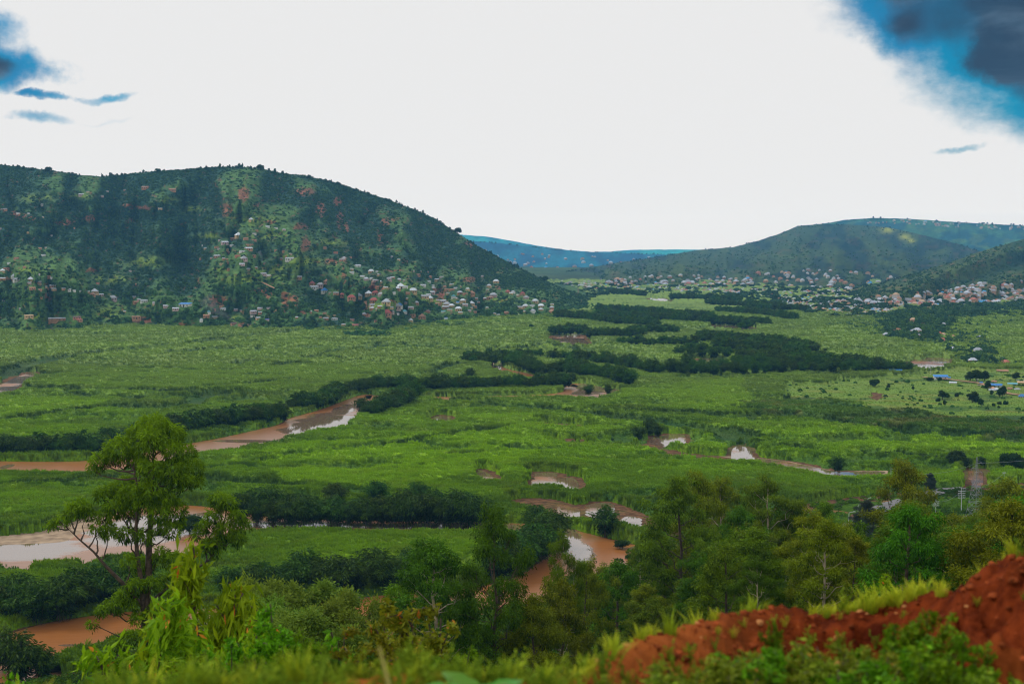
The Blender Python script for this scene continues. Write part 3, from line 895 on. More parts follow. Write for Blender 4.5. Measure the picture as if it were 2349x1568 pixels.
def hill_at(H, u, v):
    """place on a hill seen at (u, v)"""
    u = np.clip(u, H['us'][0], H['us'][-1] - 1e-3)
    vb = np.interp(u, H['us'], H['vb']); vr = np.interp(u, H['us'], H['vr'])
    s = np.clip((v - vb) / (vr - vb), 0, .999)
    fu = (u - H['us'][0]) / (H['us'][1] - H['us'][0]); fs = s * (H['nv'] - 1)
    i = np.clip(np.floor(fu).astype(int), 0, H['nu'] - 2); j = np.clip(np.floor(fs).astype(int), 0, H['nv'] - 2)
    a = fu - i; b = fs - j
    def f(K):
        return (K[j, i] * (1 - a) + K[j, i + 1] * a) * (1 - b) + (K[j + 1, i] * (1 - a) + K[j + 1, i + 1] * a) * b
    return f(H['X']), f(H['Y']), f(H['Z'])


M['hill'] = mat_col('hill_cover', noise=.05, bumpd=3.0, spec=.05)
FOREST = np.array([.022, .068, .046]); GRASS = np.array([.070, .150, .040]); LIME = np.array([.20, .29, .025]); SOIL = np.array([.24, .095, .055]); SCRUB = np.array([.075, .085, .032])  # bluish haze mixed into the forest and grass tones
SCARS = [((330, 478), 30, 4), ((295, 470), 14, 4), ((520, 480), 10, 14), ((560, 445), 12, 16), ((590, 470), 6, 6), ((700, 440), 20, 10), ((735, 480), 12, 16), ((775, 465), 8, 10), ((780, 505), 7, 20),
         ((795, 522), 6, 10), ((885, 508), 10, 8), ((905, 502), 14, 3), ((870, 545), 6, 16), ((690, 520), 14, 6), ((150, 510), 20, 6), ((205, 500), 12, 8), ((500, 690), 26, 12), ((600, 668), 16, 8), ((615, 676), 8, 8),
         ((652, 680), 9, 10), ((655, 700), 5, 16), ((672, 686), 10, 8), ((680, 700), 4, 12), ((692, 716), 8, 5), ((790, 630), 3, 22), ((860, 660), 26, 6), ((905, 620), 22, 3), ((1010, 680), 8, 20), ((1075, 640), 12, 6),
         ((1075, 560), 10, 5), ((40, 490), 20, 4), ((60, 500), 22, 4), ((210, 620), 12, 5), ((840, 715), 5, 12), ((420, 745), 16, 4), ((330, 735), 22, 7), ((560, 745), 14, 4), ((900, 690), 8, 3), ((1000, 668), 10, 4), ((20, 640), 10, 3), ((110, 680), 8, 10),
         ((300, 505), 12, 5), ((700, 560), 10, 16), ((760, 600), 14, 5), ((620, 510), 12, 5), ((1140, 660), 8, 4), ((455, 642), 4, 8), ((930, 600), 7, 3)]
LIMES = [((575, 505), 60, 14), ((610, 540), 40, 12), ((480, 540), 30, 6), ((560, 640), 60, 12), ((640, 620), 50, 14), ((180, 450), 30, 5), ((90, 455), 40, 10), ((390, 460), 22, 8), ((440, 480), 30, 8), ((700, 600), 50, 14),
         ((120, 750), 60, 8), ((250, 715), 30, 14), ((60, 620), 22, 8), ((330, 600), 50, 14), ((260, 640), 50, 12), ((760, 555), 40, 10), ((650, 585), 20, 8), ((505, 620), 26, 4), ((540, 730), 20, 10), ((820, 745), 26, 7), ((1000, 690), 40, 10), ((880, 700), 60, 8), ((940, 655), 50, 6), ((1150, 690), 40, 8), ((80, 725), 40, 8)]


def left_col(U, V, S, X, Y, rn):
    n = fbm(U / 46, V / 24, 401, 5, .6); n2 = fbm(U / 12, V / 7, 402, 3, .6); n3 = fbm(U / 120, V / 60, 403, 3)
    forest = sst(n * .50 + n3 * .22 + .22 * n2 + .20 * S - .55 * (rn - .74), .44, .62)
    c = GRASS * (.7 + .7 * n2[..., None]) * (1 - forest[..., None]) + FOREST * (.7 + .6 * n2[..., None]) * forest[..., None]
    sc = sst(n2 * .5 + fbm(U / 30, V / 30, 405, 3) * .5, .55, .68) * sst(U, 650, 900) * .7
    c = c * (1 - sc[..., None]) + SCRUB * sc[..., None]
    # terraces: fine level bands on the farmed spur
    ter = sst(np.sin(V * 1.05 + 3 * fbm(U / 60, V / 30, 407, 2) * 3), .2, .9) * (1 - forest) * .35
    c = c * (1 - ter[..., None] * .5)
    for (p, ru, rv) in LIMES:
        k = np.exp(-(((U - p[0]) / ru) ** 2 + ((V - p[1]) / rv) ** 2)) * sst(n2, .3, .6)
        c = c * (1 - k[..., None] * .8) + LIME * k[..., None] * .8
    wu = U + 16 * (fbm(U / 9, V / 7, 408, 3) - .5); wv = V + 12 * (fbm(U / 9, V / 7, 409, 3) - .5)
    for (p, ru, rv) in SCARS:
        k = sst(1.5 - np.sqrt(((wu - p[0]) / ru) ** 2 + ((wv - p[1]) / rv) ** 2), .2, .7)
        c = c * (1 - k[..., None] * .85) + SOIL * (.7 + .6 * n2[..., None]) * k[..., None] * .85
    small = sst(fbm(U / 9, V / 5, 411, 3), .70, .76) * .6
    c = c * (1 - small[..., None]) + SOIL * .8 * small[..., None]
    return c


RIDGE_L = [(-160, 372), (0, 378), (60, 384), (120, 392), (180, 401), (235, 405), (290, 400), (350, 393), (420, 389), (480, 384), (520, 382), (560, 383), (600, 386), (640, 396), (700, 404), (760, 416), (820, 436), (900, 461), (960, 485), (1000, 502), (1050, 535),
           (1100, 567), (1150, 594), (1200, 620), (1250, 645), (1300, 664), (1350, 680), (1400, 690), (1440, 697)]
BASE_L = [(-160, 762), (0, 762), (150, 756), (300, 748), (420, 752), (600, 758), (720, 756), (880, 764), (930, 752), (1000, 742), (1100, 735), (1200, 728), (1290, 722), (1350, 712), (1400, 702), (1440, 699)]
left = make_hill('hill', RIDGE_L, BASE_L, [(-160, 2750), (560, 2700), (1050, 3000), (1250, 2750), (1440, 2560)], 620, 230,
                 spurs=[(-138, 68, [(560, 430), (565, 500), (540, 580), (500, 650), (440, 700)]), (-120, 56, [(640, 520), (760, 600), (840, 660), (960, 700)]),
                        (-120, 50, [(880, 500), (950, 580), (1060, 650), (1200, 690)]), (-102, 56, [(90, 430), (60, 520), (40, 600)]), (-90, 50, [(120, 660), (230, 680), (300, 700), (450, 730)]),
                        (138, 56, [(300, 430), (280, 520), (330, 600), (420, 640)]), (132, 43, [(430, 470), (450, 560), (400, 620)]), (144, 50, [(830, 480), (880, 560), (960, 620)]), (108, 37, [(640, 440), (700, 520), (800, 590)]),
                        (-84, 37, [(370, 470), (360, 560), (300, 640)]), (90, 37, [(1000, 560), (1060, 610), (1150, 650)])],
                 amp=240, seed=500, colf=left_col, mat=M['hill'])


def simple_col(dark, lite, seed, lime=0.0, soil=.0):
    def f(U, V, S, X, Y, rn):
        n = fbm(U / 40, V / 18, seed, 5, .6); n2 = fbm(U / 9, V / 5, seed + 1, 3)
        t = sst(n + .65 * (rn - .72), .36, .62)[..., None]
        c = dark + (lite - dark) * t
        c = c * (.7 + .6 * n2[..., None])
        if lime:
            k = sst(fbm(U / 26, V / 12, seed + 2, 3), .58, .68)[..., None] * lime
            c = c * (1 - k) + LIME * k
        if soil:
            k = sst(fbm(U / 12, V / 7, seed + 3, 3), .64, .72)[..., None] * soil
            c = c * (1 - k) + SOIL * k
        return c
    return f


D1 = np.array([.022, .055, .022]); G1 = np.array([.06, .12, .025])
def mid_col(U, V, S, X, Y, rn):
    c = simple_col(np.array([.012, .034, .028]), np.array([.045, .080, .032]), 620, .12, .15)(U, V, S, X, Y, rn)
    for (p, ru, rv) in [((2035, 527), 14, 8), ((2075, 543), 12, 7), ((2090, 552), 8, 5)]:  # sunlight patches on the slope painted into its colour
        k = np.exp(-(((U - p[0]) / ru) ** 2 + ((V - p[1]) / rv) ** 2))[..., None] * .9
        c = c * (1 - k) + np.array([.40, .42, .05]) * k
    return c
# low wooded rise at the right, spur behind it, the round hill, the blue plateau and the far ranges
rise = make_hill('hill', [(1890, 748), (1940, 741), (1990, 733), (2050, 717), (2100, 707), (2160, 701), (2250, 697), (2349, 694), (2480, 690)],
                 [(1890, 750), (1940, 757), (2000, 774), (2080, 786), (2150, 800), (2180, 820), (2220, 838), (2349, 846), (2480, 850)],
                 [(1890, 1780), (2000, 1900), (2349, 2300), (2480, 2350)], 190, 90, amp=60, seed=600, back=250,
                 spurs=[(-90, 40, [(2130, 720), (2100, 760), (2060, 780)]), (-90, 40, [(2330, 710), (2280, 770), (2240, 820)])],
                 colf=simple_col(D1 * 1.15, G1 * 1.0, 610, .35, .5), mat=M['hill'])
spur = make_hill('hill', [(1880, 690), (1950, 672), (1990, 656), (2050, 641), (2100, 626), (2180, 602), (2250, 576), (2300, 562), (2349, 548), (2500, 510)],
                 [(1880, 693), (1950, 702), (2050, 702), (2150, 700), (2349, 697), (2500, 695)],
                 [(1880, 2480), (2000, 3000), (2349, 3900), (2500, 4100)], 200, 90, amp=230, seed=630, back=500,
                 spurs=[(-250, 22, [(2300, 575), (2180, 625), (2060, 680)]), (220, 18, [(2349, 600), (2230, 640), (2130, 680)]), (-230, 20, [(2400, 620), (2260, 660), (2180, 690)])],
                 colf=simple_col(D1, np.array([.055, .09, .03]), 640, .1, .3), mat=M['hill'])
mid = make_hill('hill', [(1180, 652), (1250, 640), (1330, 618), (1420, 602), (1500, 590), (1560, 580), (1610, 573), (1680, 567), (1740, 552), (1790, 535), (1830, 518), (1880, 514), (1930, 514), (1980, 517), (2040, 522), (2100, 535), (2200, 560), (2320, 600)],
                [(1180, 657), (1300, 657), (1500, 655), (1700, 657), (1900, 662), (2050, 680), (2320, 690)],
                [(1180, 4300), (1330, 5400), (1610, 6600), (1980, 6800), (2320, 5600)], 330, 120, amp=460, seed=650, back=900,
                spurs=[(-500, 26, [(1830, 530), (1800, 580), (1700, 640)]), (500, 20, [(1900, 530), (1960, 580), (2000, 640)]), (-450, 18, [(1960, 530), (2030, 590), (2100, 640)]), (-500, 26, [(1700, 575), (1560, 620), (1420, 645)])],
                colf=mid_col, mat=M['hill'])
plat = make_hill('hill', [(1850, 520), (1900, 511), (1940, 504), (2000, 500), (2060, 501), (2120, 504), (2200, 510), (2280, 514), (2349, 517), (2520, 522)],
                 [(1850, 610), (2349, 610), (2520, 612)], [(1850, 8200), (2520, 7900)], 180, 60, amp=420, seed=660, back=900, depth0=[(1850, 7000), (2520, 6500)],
                 colf=simple_col(np.array([.010, .075, .10]), np.array([.05, .16, .10]), 670, .25, .0), mat=M['hill'])  # haze blue of the plateau put into its surface colour
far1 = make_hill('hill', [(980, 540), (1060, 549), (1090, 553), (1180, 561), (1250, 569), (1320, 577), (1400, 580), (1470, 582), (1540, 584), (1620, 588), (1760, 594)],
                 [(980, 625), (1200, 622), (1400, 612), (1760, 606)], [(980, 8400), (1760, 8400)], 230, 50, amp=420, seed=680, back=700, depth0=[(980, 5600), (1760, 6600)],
                 colf=simple_col(np.array([.006, .095, .20]), np.array([.012, .17, .27]), 690, .0, .0), mat=M['hill'])  # distance haze painted as blue slope colour
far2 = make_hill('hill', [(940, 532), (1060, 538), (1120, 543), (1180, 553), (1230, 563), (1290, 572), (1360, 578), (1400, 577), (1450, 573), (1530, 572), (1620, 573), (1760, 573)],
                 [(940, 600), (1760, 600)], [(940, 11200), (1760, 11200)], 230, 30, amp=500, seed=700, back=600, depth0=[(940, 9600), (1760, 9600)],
                 colf=simple_col(np.array([.01, .25, .34]), np.array([.03, .42, .42]), 710, .0, .0), mat=M['hill'])  # pale cyan haze painted into the slope colour


# scrub, bananas and small trees on the slopes
def puff_mesh(seed, n=34, r=1.0, flat=.85, lw=.55, mats=None):
    rg = np.random.default_rng(seed)
    d = rg.normal(size=(n, 3)); d /= np.linalg.norm(d, axis=1)[:, None]; d[:, 2] = np.abs(d[:, 2]) * .9 + .0
    c = d * (r * (.55 + .45 * rg.random(n)))[:, None]; c[:, 2] = c[:, 2] * flat + .25
    L = np.cross(d, rg.normal(size=(n, 3)))
    V, Q = leaves(c, L + np.array([0, 0, -.3]), lw * 1.5, lw, rg)
    G_ = Geo(); G_.add(V, Q=Q, var=np.repeat(np.clip(.15 + .6 * c[:, 2] + .25 * rg.random(n), 0, 1), 4))
    # dark woody heart so the crown is closed
    return G_.mesh('puff', [mats or M['scrub']])


puffs = [source('puff', puff_mesh(40 + i)) for i in range(4)]
talls = [source('puff', puff_mesh(50 + i, n=40, flat=1.9)) for i in range(2)]


def hill_scatter(H, n, s0, s1, seed, name, lab, keep, srcs=puffs, tint=None):
    rg = np.random.default_rng(seed)
    u = H['us'][0] + rg.random(n) * (H['us'][-1] - H['us'][0]); k = rg.random(n) ** .8
    vb = np.interp(u, H['us'], H['vb']); vr = np.interp(u, H['us'], H['vr']); v = vb + (vr - vb) * k
    p = keep(u, v, k); ok = (rg.random(n) < p) & (u > -60) & (u < 2410)
    u, v, k = u[ok], v[ok], k[ok]
    x, y, z = hill_at(H, u, v)
    s = s0 + (s1 - s0) * rg.random(len(u)) ** 2
    cc = np.array([.022, .066, .040]) + (np.array([.07, .145, .035]) - np.array([.022, .066, .040])) * (rg.random(len(u)) ** 1.6)[:, None] if tint is None else tint(u, v, rg)  # default scrub tint carries some of the blue haze
    sc = np.stack([s, s, s * (.7 + .5 * rg.random(len(u)))], 1)
    scatter(name, np.stack([x, y, z - .15 * s], 1), rg.random(len(u)) * 6.28, sc, cc, srcs, label=lab, category='scrub')


hill_scatter(rise, 11000, 1.4, 4.0, 820, 'rise_scrub', 'dense dark trees and scrub on the low rise at the right', lambda u, v, k: .4 + .6 * sst(fbm(u / 30, v / 12, 443, 3), .4, .55), srcs=puffs + talls)
hill_scatter(spur, 4500, 1.5, 4, 830, 'spur_scrub', 'dark scrub on the spur behind the right hand town', lambda u, v, k: .2 + .8 * sst(fbm(u / 30, v / 12, 453, 3), .45, .6))
hill_scatter(mid, 5000, 2, 5, 840, 'round_hill_scrub', 'scrub and trees speckling the round hill beyond the town', lambda u, v, k: .15 + .8 * sst(fbm(u / 30, v / 12, 463, 3), .45, .6))
# rows of trees along the skylines
def skyline(H, n, smin, smax, seed, name, lab, srcs=puffs, kk=(.96, 1.0)):
    rg = np.random.default_rng(seed)
    u = -40 + rg.random(n) * 2440; u = u[(u > H['us'][0]) & (u < H['us'][-1])]
    u = u[rg.random(len(u)) < .15 + .85 * sst(vn(u / 24, u * 0, seed), .35, .65)]
    vb = np.interp(u, H['us'], H['vb']); vr = np.interp(u, H['us'], H['vr'])
    k = kk[0] + (kk[1] - kk[0]) * rg.random(len(u)); x, y, z = hill_at(H, u, vb + (vr - vb) * k)
    s = smin + (smax - smin) * rg.random(len(u)) ** 2.5
    scatter(name, np.stack([x, y, z], 1), rg.random(len(u)) * 6.28, np.stack([s * .8, s * .8, s * (1 + .5 * rg.random(len(u)))], 1), np.array([.018, .04, .018]) * (.7 + .8 * rg.random(len(u)))[:, None], srcs, label=lab, category='trees')


skyline(left, 1300, 1.2, 3.8, 850, 'skyline_trees', 'small dark trees lining the crest of the left hill', puffs + talls, (.985, 1.0))
skyline(spur, 600, 1.5, 4, 851, 'spur_skyline_trees', 'small trees lining the crest of the right hand spur')
skyline(mid, 700, 2.5, 6, 852, 'round_hill_skyline_trees', 'small trees lining the crest of the round hill')
skyline(plat, 600, 3, 8, 853, 'plateau_skyline_trees', 'tiny trees along the top of the blue plateau')
skyline(far1, 700, 3.5, 8, 854, 'far_skyline_trees', 'tiny trees along the crest of the far blue range')

# ------------------------------------------------------------------ the air
hv = bpy.data.materials.new('valley_air'); hv.use_nodes = True; nt = hv.node_tree; nt.nodes.clear()
ho = nd(nt, 'ShaderNodeOutputMaterial'); pv = nd(nt, 'ShaderNodeVolumePrincipled')
pv.inputs['Color'].default_value = (.20, .58, .98, 1); pv.inputs['Density'].default_value = AIR; pv.inputs['Anisotropy'].default_value = 0.0
nt.links.new(pv.outputs[0], ho.inputs['Volume'])
G_ = Geo(); G_.box((0, 5950, 174), (9000, 12100, 352))
hz = link('haze', G_.mesh('haze', [hv]), kind='stuff', label='thin blue air filling the valley between the camera and the far hills', category='haze')
# ------------------------------------------------------------------ trees
def nz(v): return v / (np.linalg.norm(v, axis=-1, keepdims=True) + 1e-9)


def sprays(cl, rg, per=55, leaf=.42, wd=.11, nl=9, droop=.8, spread=.5, flat=.75):
    """foliage: every clump (x, y, z, r) carries sprays of hanging leaves on its outer, upper shell"""
    Cs, Ds, Ls, Vr = [], [], [], []
    for (x, y, z, r) in cl:
        n = max(6, int(per * r * r * (.8 + .4 * rg.random())))
        d = nz(rg.normal(size=(n, 3)) + np.array([0, 0, .35]))
        rad = r * (.45 + .58 * rg.random(n) ** .6)
        c = d * rad[:, None]; c[:, 2] *= flat; c += (x, y, z)
        tone = rg.random(n)
        for q in range(nl):
            off = rg.normal(size=(n, 3)) * spread * .45
            pos = c + off; pos[:, 2] -= np.abs(off[:, 0] + off[:, 1]) * .4
            dirv = d * .55 + nz(off) * .7 + np.array([0, 0, -droop]) * (.5 + rg.random(n))[:, None]
            Cs.append(pos); Ds.append(dirv); Ls.append(leaf * (.6 + .8 * rg.random(n)))
            Vr.append(np.clip(-.08 + .62 * (d[:, 2] * .5 + .5) + .28 * tone + .22 * rg.random(n), 0, .92))  # upper leaves of each clump toned brighter, light from above painted in
    C = np.concatenate(Cs); D = np.concatenate(Ds); L = np.concatenate(Ls); V = np.concatenate(Vr)
    P, Q = leaves(C, D, L, L * (wd / leaf), rg)
    return P, Q, np.repeat(V, 4)


def limb(a, b, rg, n=6, sag=.0, wob=.05):
    a = np.array(a, float); b = np.array(b, float); t = np.linspace(0, 1, n)[:, None]
    L = np.linalg.norm(b - a)
    P = a + (b - a) * t
    P[:, 2] += (np.sin(t[:, 0] * PI) * -sag * L)
    P[1:-1] += rg.normal(size=(n - 2, 3)) * wob * L
    return P


def euca(seed, H=20.0, rad=5.5, start=.35, ncl=16, lean=(0, 0), clr=1.9, per=55, leaf=.42, wd=.12, fork=False, trunk_r=.26, flat=.75, top=.95, droop=.8, nl=9, bare=0):
    rg = np.random.default_rng(seed)
    T, Cn = Geo(), Geo()
    n = 9; t = np.linspace(0, 1, n)
    tr = np.stack([lean[0] * t ** 1.3 * H, lean[1] * t ** 1.3 * H, t * H * top], 1)
    tr[1:, :2] += np.cumsum(rg.normal(size=(n - 1, 2)) * .018 * H / 2, 0)
    tr[0, 2] = -1.0
    T.tube(tr, trunk_r * (1 - .88 * t) + .03, k=6)
    def at(h):
        return np.array([np.interp(h, tr[:, 2], tr[:, i]) for i in range(3)])
    cl = []
    for i in range(ncl):
        k = (i + .5) / ncl
        h = H * (start + (1 - start) * k)
        prof = math.sin(PI * min(1, .30 + .72 * k) ** 1.15) ** .6 * (.75 + .5 * rg.random())
        a = i * 2.4 + rg.random() * 1.2
        rr = rad * prof
        c = at(min(h, H * top)) + np.array([math.cos(a) * rr, math.sin(a) * rr, 0]); c[2] = h - .05 * rr
        s0 = at(max(H * .12, h - (.55 + .35 * rg.random()) * max(rr, 1.5) * 1.25))
        lb = limb(s0, c, rg, sag=.10)
        w0 = max(.04, trunk_r * .42 * (1 - k * .6))
        T.tube(lb, np.linspace(w0, .025, len(lb)), k=4)
        r = clr * (.65 + .7 * rg.random()) * (1.0 - .25 * k)
        cl.append((*c, r))
        for j in range(2):
            b = c + rg.normal(size=3) * np.array([1, 1, .55]) * r * .95
            cl.append((*b, r * (.45 + .35 * rg.random())))
            T.tube(limb(lb[3], b, rg, n=4), [w0 * .4, w0 * .3, .02, .015], k=3)
    for j in range(bare):
        a = rg.random() * 6.28; s0 = at(H * (.25 + .4 * rg.random()))
        e = s0 + np.array([math.cos(a), math.sin(a), .9]) * H * (.07 + .06 * rg.random())
        T.tube(limb(s0, e, rg, n=5), np.linspace(.09, .02, 5), k=4)
    cl.append((*(at(H * top)), clr * .8))
    P, Q, vr = sprays(cl, rg, per=per, leaf=leaf, wd=wd, flat=flat, droop=droop, nl=nl)
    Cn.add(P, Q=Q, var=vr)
    return T, Cn


def tree_thing(name, T, Cn, bark, leafm, loc=(0, 0, 0), rz=0.0, scale=(1, 1, 1), **props):
    r = link(name, None, loc=loc, rot=(0, 0, rz), scale=scale, **props)
    link('trunk', T.mesh('trunk', [M[bark]], True), r)
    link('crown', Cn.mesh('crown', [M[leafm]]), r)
    return r


# --- the large eucalyptus at the left, in front of the river
HD = 128.0
def hero_pt(u, v, dy):
    rx, rz = ray(u, v); y = HD + dy
    return np.array([rx * y, y, EYE + rz * y])


def hero_tree():
    rg = np.random.default_rng(77)
    T, Cn = Geo(), Geo()
    bx, by = hero_pt(338, 1500, 0)[:2]; bz = float(hill_z(bx, by))
    base = np.array([bx, by, bz])
    m1 = [base - (0, 0, 1), hero_pt(336, 1480, 0), hero_pt(334, 1400, 0), hero_pt(341, 1320, .2), hero_pt(342, 1250, .3), hero_pt(346, 1190, 0), hero_pt(350, 1120, .3), hero_pt(352, 1060, 0), hero_pt(352, 990, 0)]
    T.tube(np.array(m1) - base, [.46, .42, .38, .33, .29, .24, .18, .11, .04], k=7)
    m2 = [hero_pt(330, 1420, 0), hero_pt(324, 1330, -.6), hero_pt(314, 1270, -1), hero_pt(312, 1210, -1.2), hero_pt(318, 1130, -1), hero_pt(306, 1060, -1)]
    T.tube(np.array(m2) - base, [.26, .22, .2, .16, .1, .04], k=6)
    m3 = [hero_pt(335, 1400, 0), hero_pt(290, 1345, -1), hero_pt(245, 1300, -2), hero_pt(215, 1265, -2.5), hero_pt(180, 1235, -3), hero_pt(150, 1205, -3)]
    T.tube(np.array(m3) - base, [.24, .2, .15, .1, .07, .03], k=5)
    m4 = [hero_pt(336, 1390, 0), hero_pt(385, 1345, 1), hero_pt(440, 1310, 2), hero_pt(478, 1285, 2), hero_pt(500, 1250, 2.5)]
    T.tube(np.array(m4) - base, [.22, .16, .12, .08, .03], k=5)
    arms = [np.array(m) for m in (m1, m2, m3, m4)]
    allp = np.concatenate([np.stack([np.interp(np.linspace(0, len(a) - 1, 40), np.arange(len(a)), a[:, i]) for i in range(3)], 1) for a in arms])
    cl = [(352, 985, 46, 0), (315, 1000, 34, 1), (390, 1000, 40, 0), (400, 1035, 30, -1.5), (345, 1015, 42, -2), (275, 1032, 40, -1), (250, 1052, 28, 0), (300, 1052, 30, 1), (428, 1040, 30, 1), (438, 1075, 34, .5),
          (446, 1105, 24, 0), (226, 1060, 24, -.5), (214, 1075, 16, 0), (345, 1078, 34, -2), (325, 1060, 24, -1), (398, 1078, 36, -1), (368, 1100, 34, 1), (405, 1108, 26, -1), (425, 1100, 20, -1), (285, 1110, 26, 2), (262, 1128, 28, 1),
          (235, 1135, 24, 0), (300, 1135, 34, -1), (340, 1130, 38, -2), (378, 1148, 34, -1), (330, 1158, 30, -2), (400, 1170, 34, 0), (360, 1180, 30, -2), (295, 1170, 34, 0), (262, 1165, 28, -1), (240, 1185, 24, -1),
          (185, 1165, 30, -2), (165, 1172, 24, -3), (200, 1180, 20, -2), (138, 1195, 22, -3), (118, 1208, 13, -3), (222, 1215, 20, -2), (250, 1222, 26, -1), (290, 1225, 26, -1), (330, 1228, 26, -1), (390, 1215, 28, -1), (372, 1205, 24, -1), (415, 1200, 20, 0),
          (500, 1148, 26, 2), (525, 1155, 26, 2), (545, 1185, 26, 2), (560, 1205, 20, 2.4), (490, 1185, 22, 1.6), (470, 1205, 24, 1.5), (515, 1215, 30, 2), (545, 1235, 24, 2), (500, 1245, 26, 2), (475, 1250, 22, 2), (450, 1225, 16, 1.2), (492, 1270, 16, 2),
          (300, 1290, 26, -1), (330, 1300, 30, 1), (365, 1275, 28, 1), (400, 1285, 28, 0), (425, 1300, 22, 0), (350, 1340, 26, -1), (385, 1330, 26, 1), (310, 1345, 26, -1), (285, 1370, 26, -1), (262, 1390, 26, -1.5), (235, 1400, 20, -2), (212, 1432, 13, -2), (300, 1390, 20, -1),
          (320, 1420, 24, -1), (360, 1400, 30, -.5), (400, 1370, 24, 0), (340, 1455, 28, -1), (375, 1460, 30, -1), (305, 1462, 24, -1), (270, 1480, 26, -1), (250, 1520, 30, -1), (300, 1530, 34, -1)]
    out_ = []
    for (u, v, r, dy) in cl:
        p = hero_pt(u, v, dy); rr = r * HD / F * .95
        out_.append((*(p - base), rr))
        # a limb from the nearest arm below
        q = allp[(allp[:, 2] < p[2] - .3 * rr)]
        if len(q) == 0: continue
        s0 = q[np.argmin(((q - p) ** 2 * np.array([1, 1, .35])).sum(1) + (np.abs(p[2] - q[:, 2] - 2.2)) * 1.6)]
        lb = limb(s0 - base, p - base, rg, n=6, sag=.08, wob=.035)
        T.tube(lb, np.linspace(.10, .02, 6), k=4)
        for _ in range(3):
            e = p - base + rg.normal(size=3) * rr * .55
            T.tube(limb(lb[4], e, rg, n=3, wob=.03), [.03, .02, .01], k=3)
    P, Q, vr = sprays(out_, rg, per=62, leaf=.38, wd=.085, nl=10, droop=.85, spread=.30, flat=.88)
    Cn.add(P, Q=Q, var=vr)
    tree_thing('eucalyptus_tree', T, Cn, 'bark', 'euca_bright', loc=base, label='tallest tree at left, a spreading eucalyptus with open leaf clumps before the river', category='tree')


M['euca_bright'] = mat_leaf('leaf_eucalyptus_bright', (.010, .040, .002), (.22, .35, .006), (.30, .28, .015), objvar=.0, trans=.25)
hero_tree()

# --- bamboo clumps
def bamboo(seed, nc=46, H=11.5, rad=5.0, nl=15, leaf=1.15, wd=.30):
    rg = np.random.default_rng(seed)
    S, L_ = Geo(), Geo(); Cs, Ds, Vr = [], [], []
    for i in range(nc):
        a = rg.random() * 6.28; q = rad * math.sqrt(rg.random())
        h = H * (.62 + .42 * rg.random()) * (1 - .28 * (q / rad) ** 2)
        b = np.array([math.cos(a), math.sin(a), 0]) * q * .32; o = np.array([math.cos(a), math.sin(a), 0]) * (q * .75 + .6)
        t = np.linspace(0, 1, 6)[:, None]
        P = b + o * t ** 2 + np.array([0, 0, 1]) * (h * np.sin(t * PI * .5) ** .9)
        P[-1, 2] -= .08 * h
        if i % 3 == 0: S.tube(P, np.linspace(.06, .02, 6), k=3)
        for j in range(nl):
            f = .12 + .88 * rg.random() ** .75
            p = np.array([np.interp(f, t[:, 0], P[:, kx]) for kx in range(3)])
            m = 5
            off = rg.normal(size=(m, 3)) * np.array([.75, .75, .5])
            Cs.append(p + off); Ds.append(nz(off) * .8 + np.array([math.cos(a) * .5, math.sin(a) * .5, -.55]))
            Vr.append(np.clip(-.12 + .62 * f ** 2 + .45 * rg.random() + .12 * rg.random(m), 0, 1))  # leaves darker towards the foot: shade inside the clump put into their tone
    C = np.concatenate(Cs); D = np.concatenate(Ds); V = np.concatenate(Vr)
    P, Q = leaves(C, D, leaf * (.6 + .7 * rg.random(len(C))), wd * (.7 + .6 * rg.random(len(C))), rg)
    P[:, 2] = np.maximum(P[:, 2], .05)
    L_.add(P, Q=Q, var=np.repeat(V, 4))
    return S, L_


ORD = ['first', 'second', 'third', 'fourth', 'fifth', 'sixth', 'seventh', 'eighth', 'ninth', 'tenth', 'eleventh', 'twelfth', 'thirteenth', 'fourteenth', 'fifteenth', 'sixteenth', 'seventeenth', 'eighteenth', 'nineteenth', 'twentieth']
TENS = {2: 'twenty', 3: 'thirty', 4: 'forty', 5: 'fifty', 6: 'sixty'}
TENO = {3: 'thirtieth', 4: 'fortieth', 5: 'fiftieth', 6: 'sixtieth'}
def ordn(i):
    if i < 20: return ORD[i]
    n = i + 1
    if n % 10 == 0: return TENO[n // 10]
    return TENS[n // 10] + '-' + ORD[n % 10 - 1]


bprot = []
for i in range(4):
    S, L_ = bamboo(900 + i)
    bprot.append((S.mesh('culms', [M['bark']]), L_.mesh('foliage', [M['bamboo']])))
bfar = []
for i in range(3):
    S, L_ = bamboo(950 + i, nc=30, nl=8, leaf=2.1, wd=.6)
    bfar.append(L_.mesh('foliage', [M['bamboo']]))
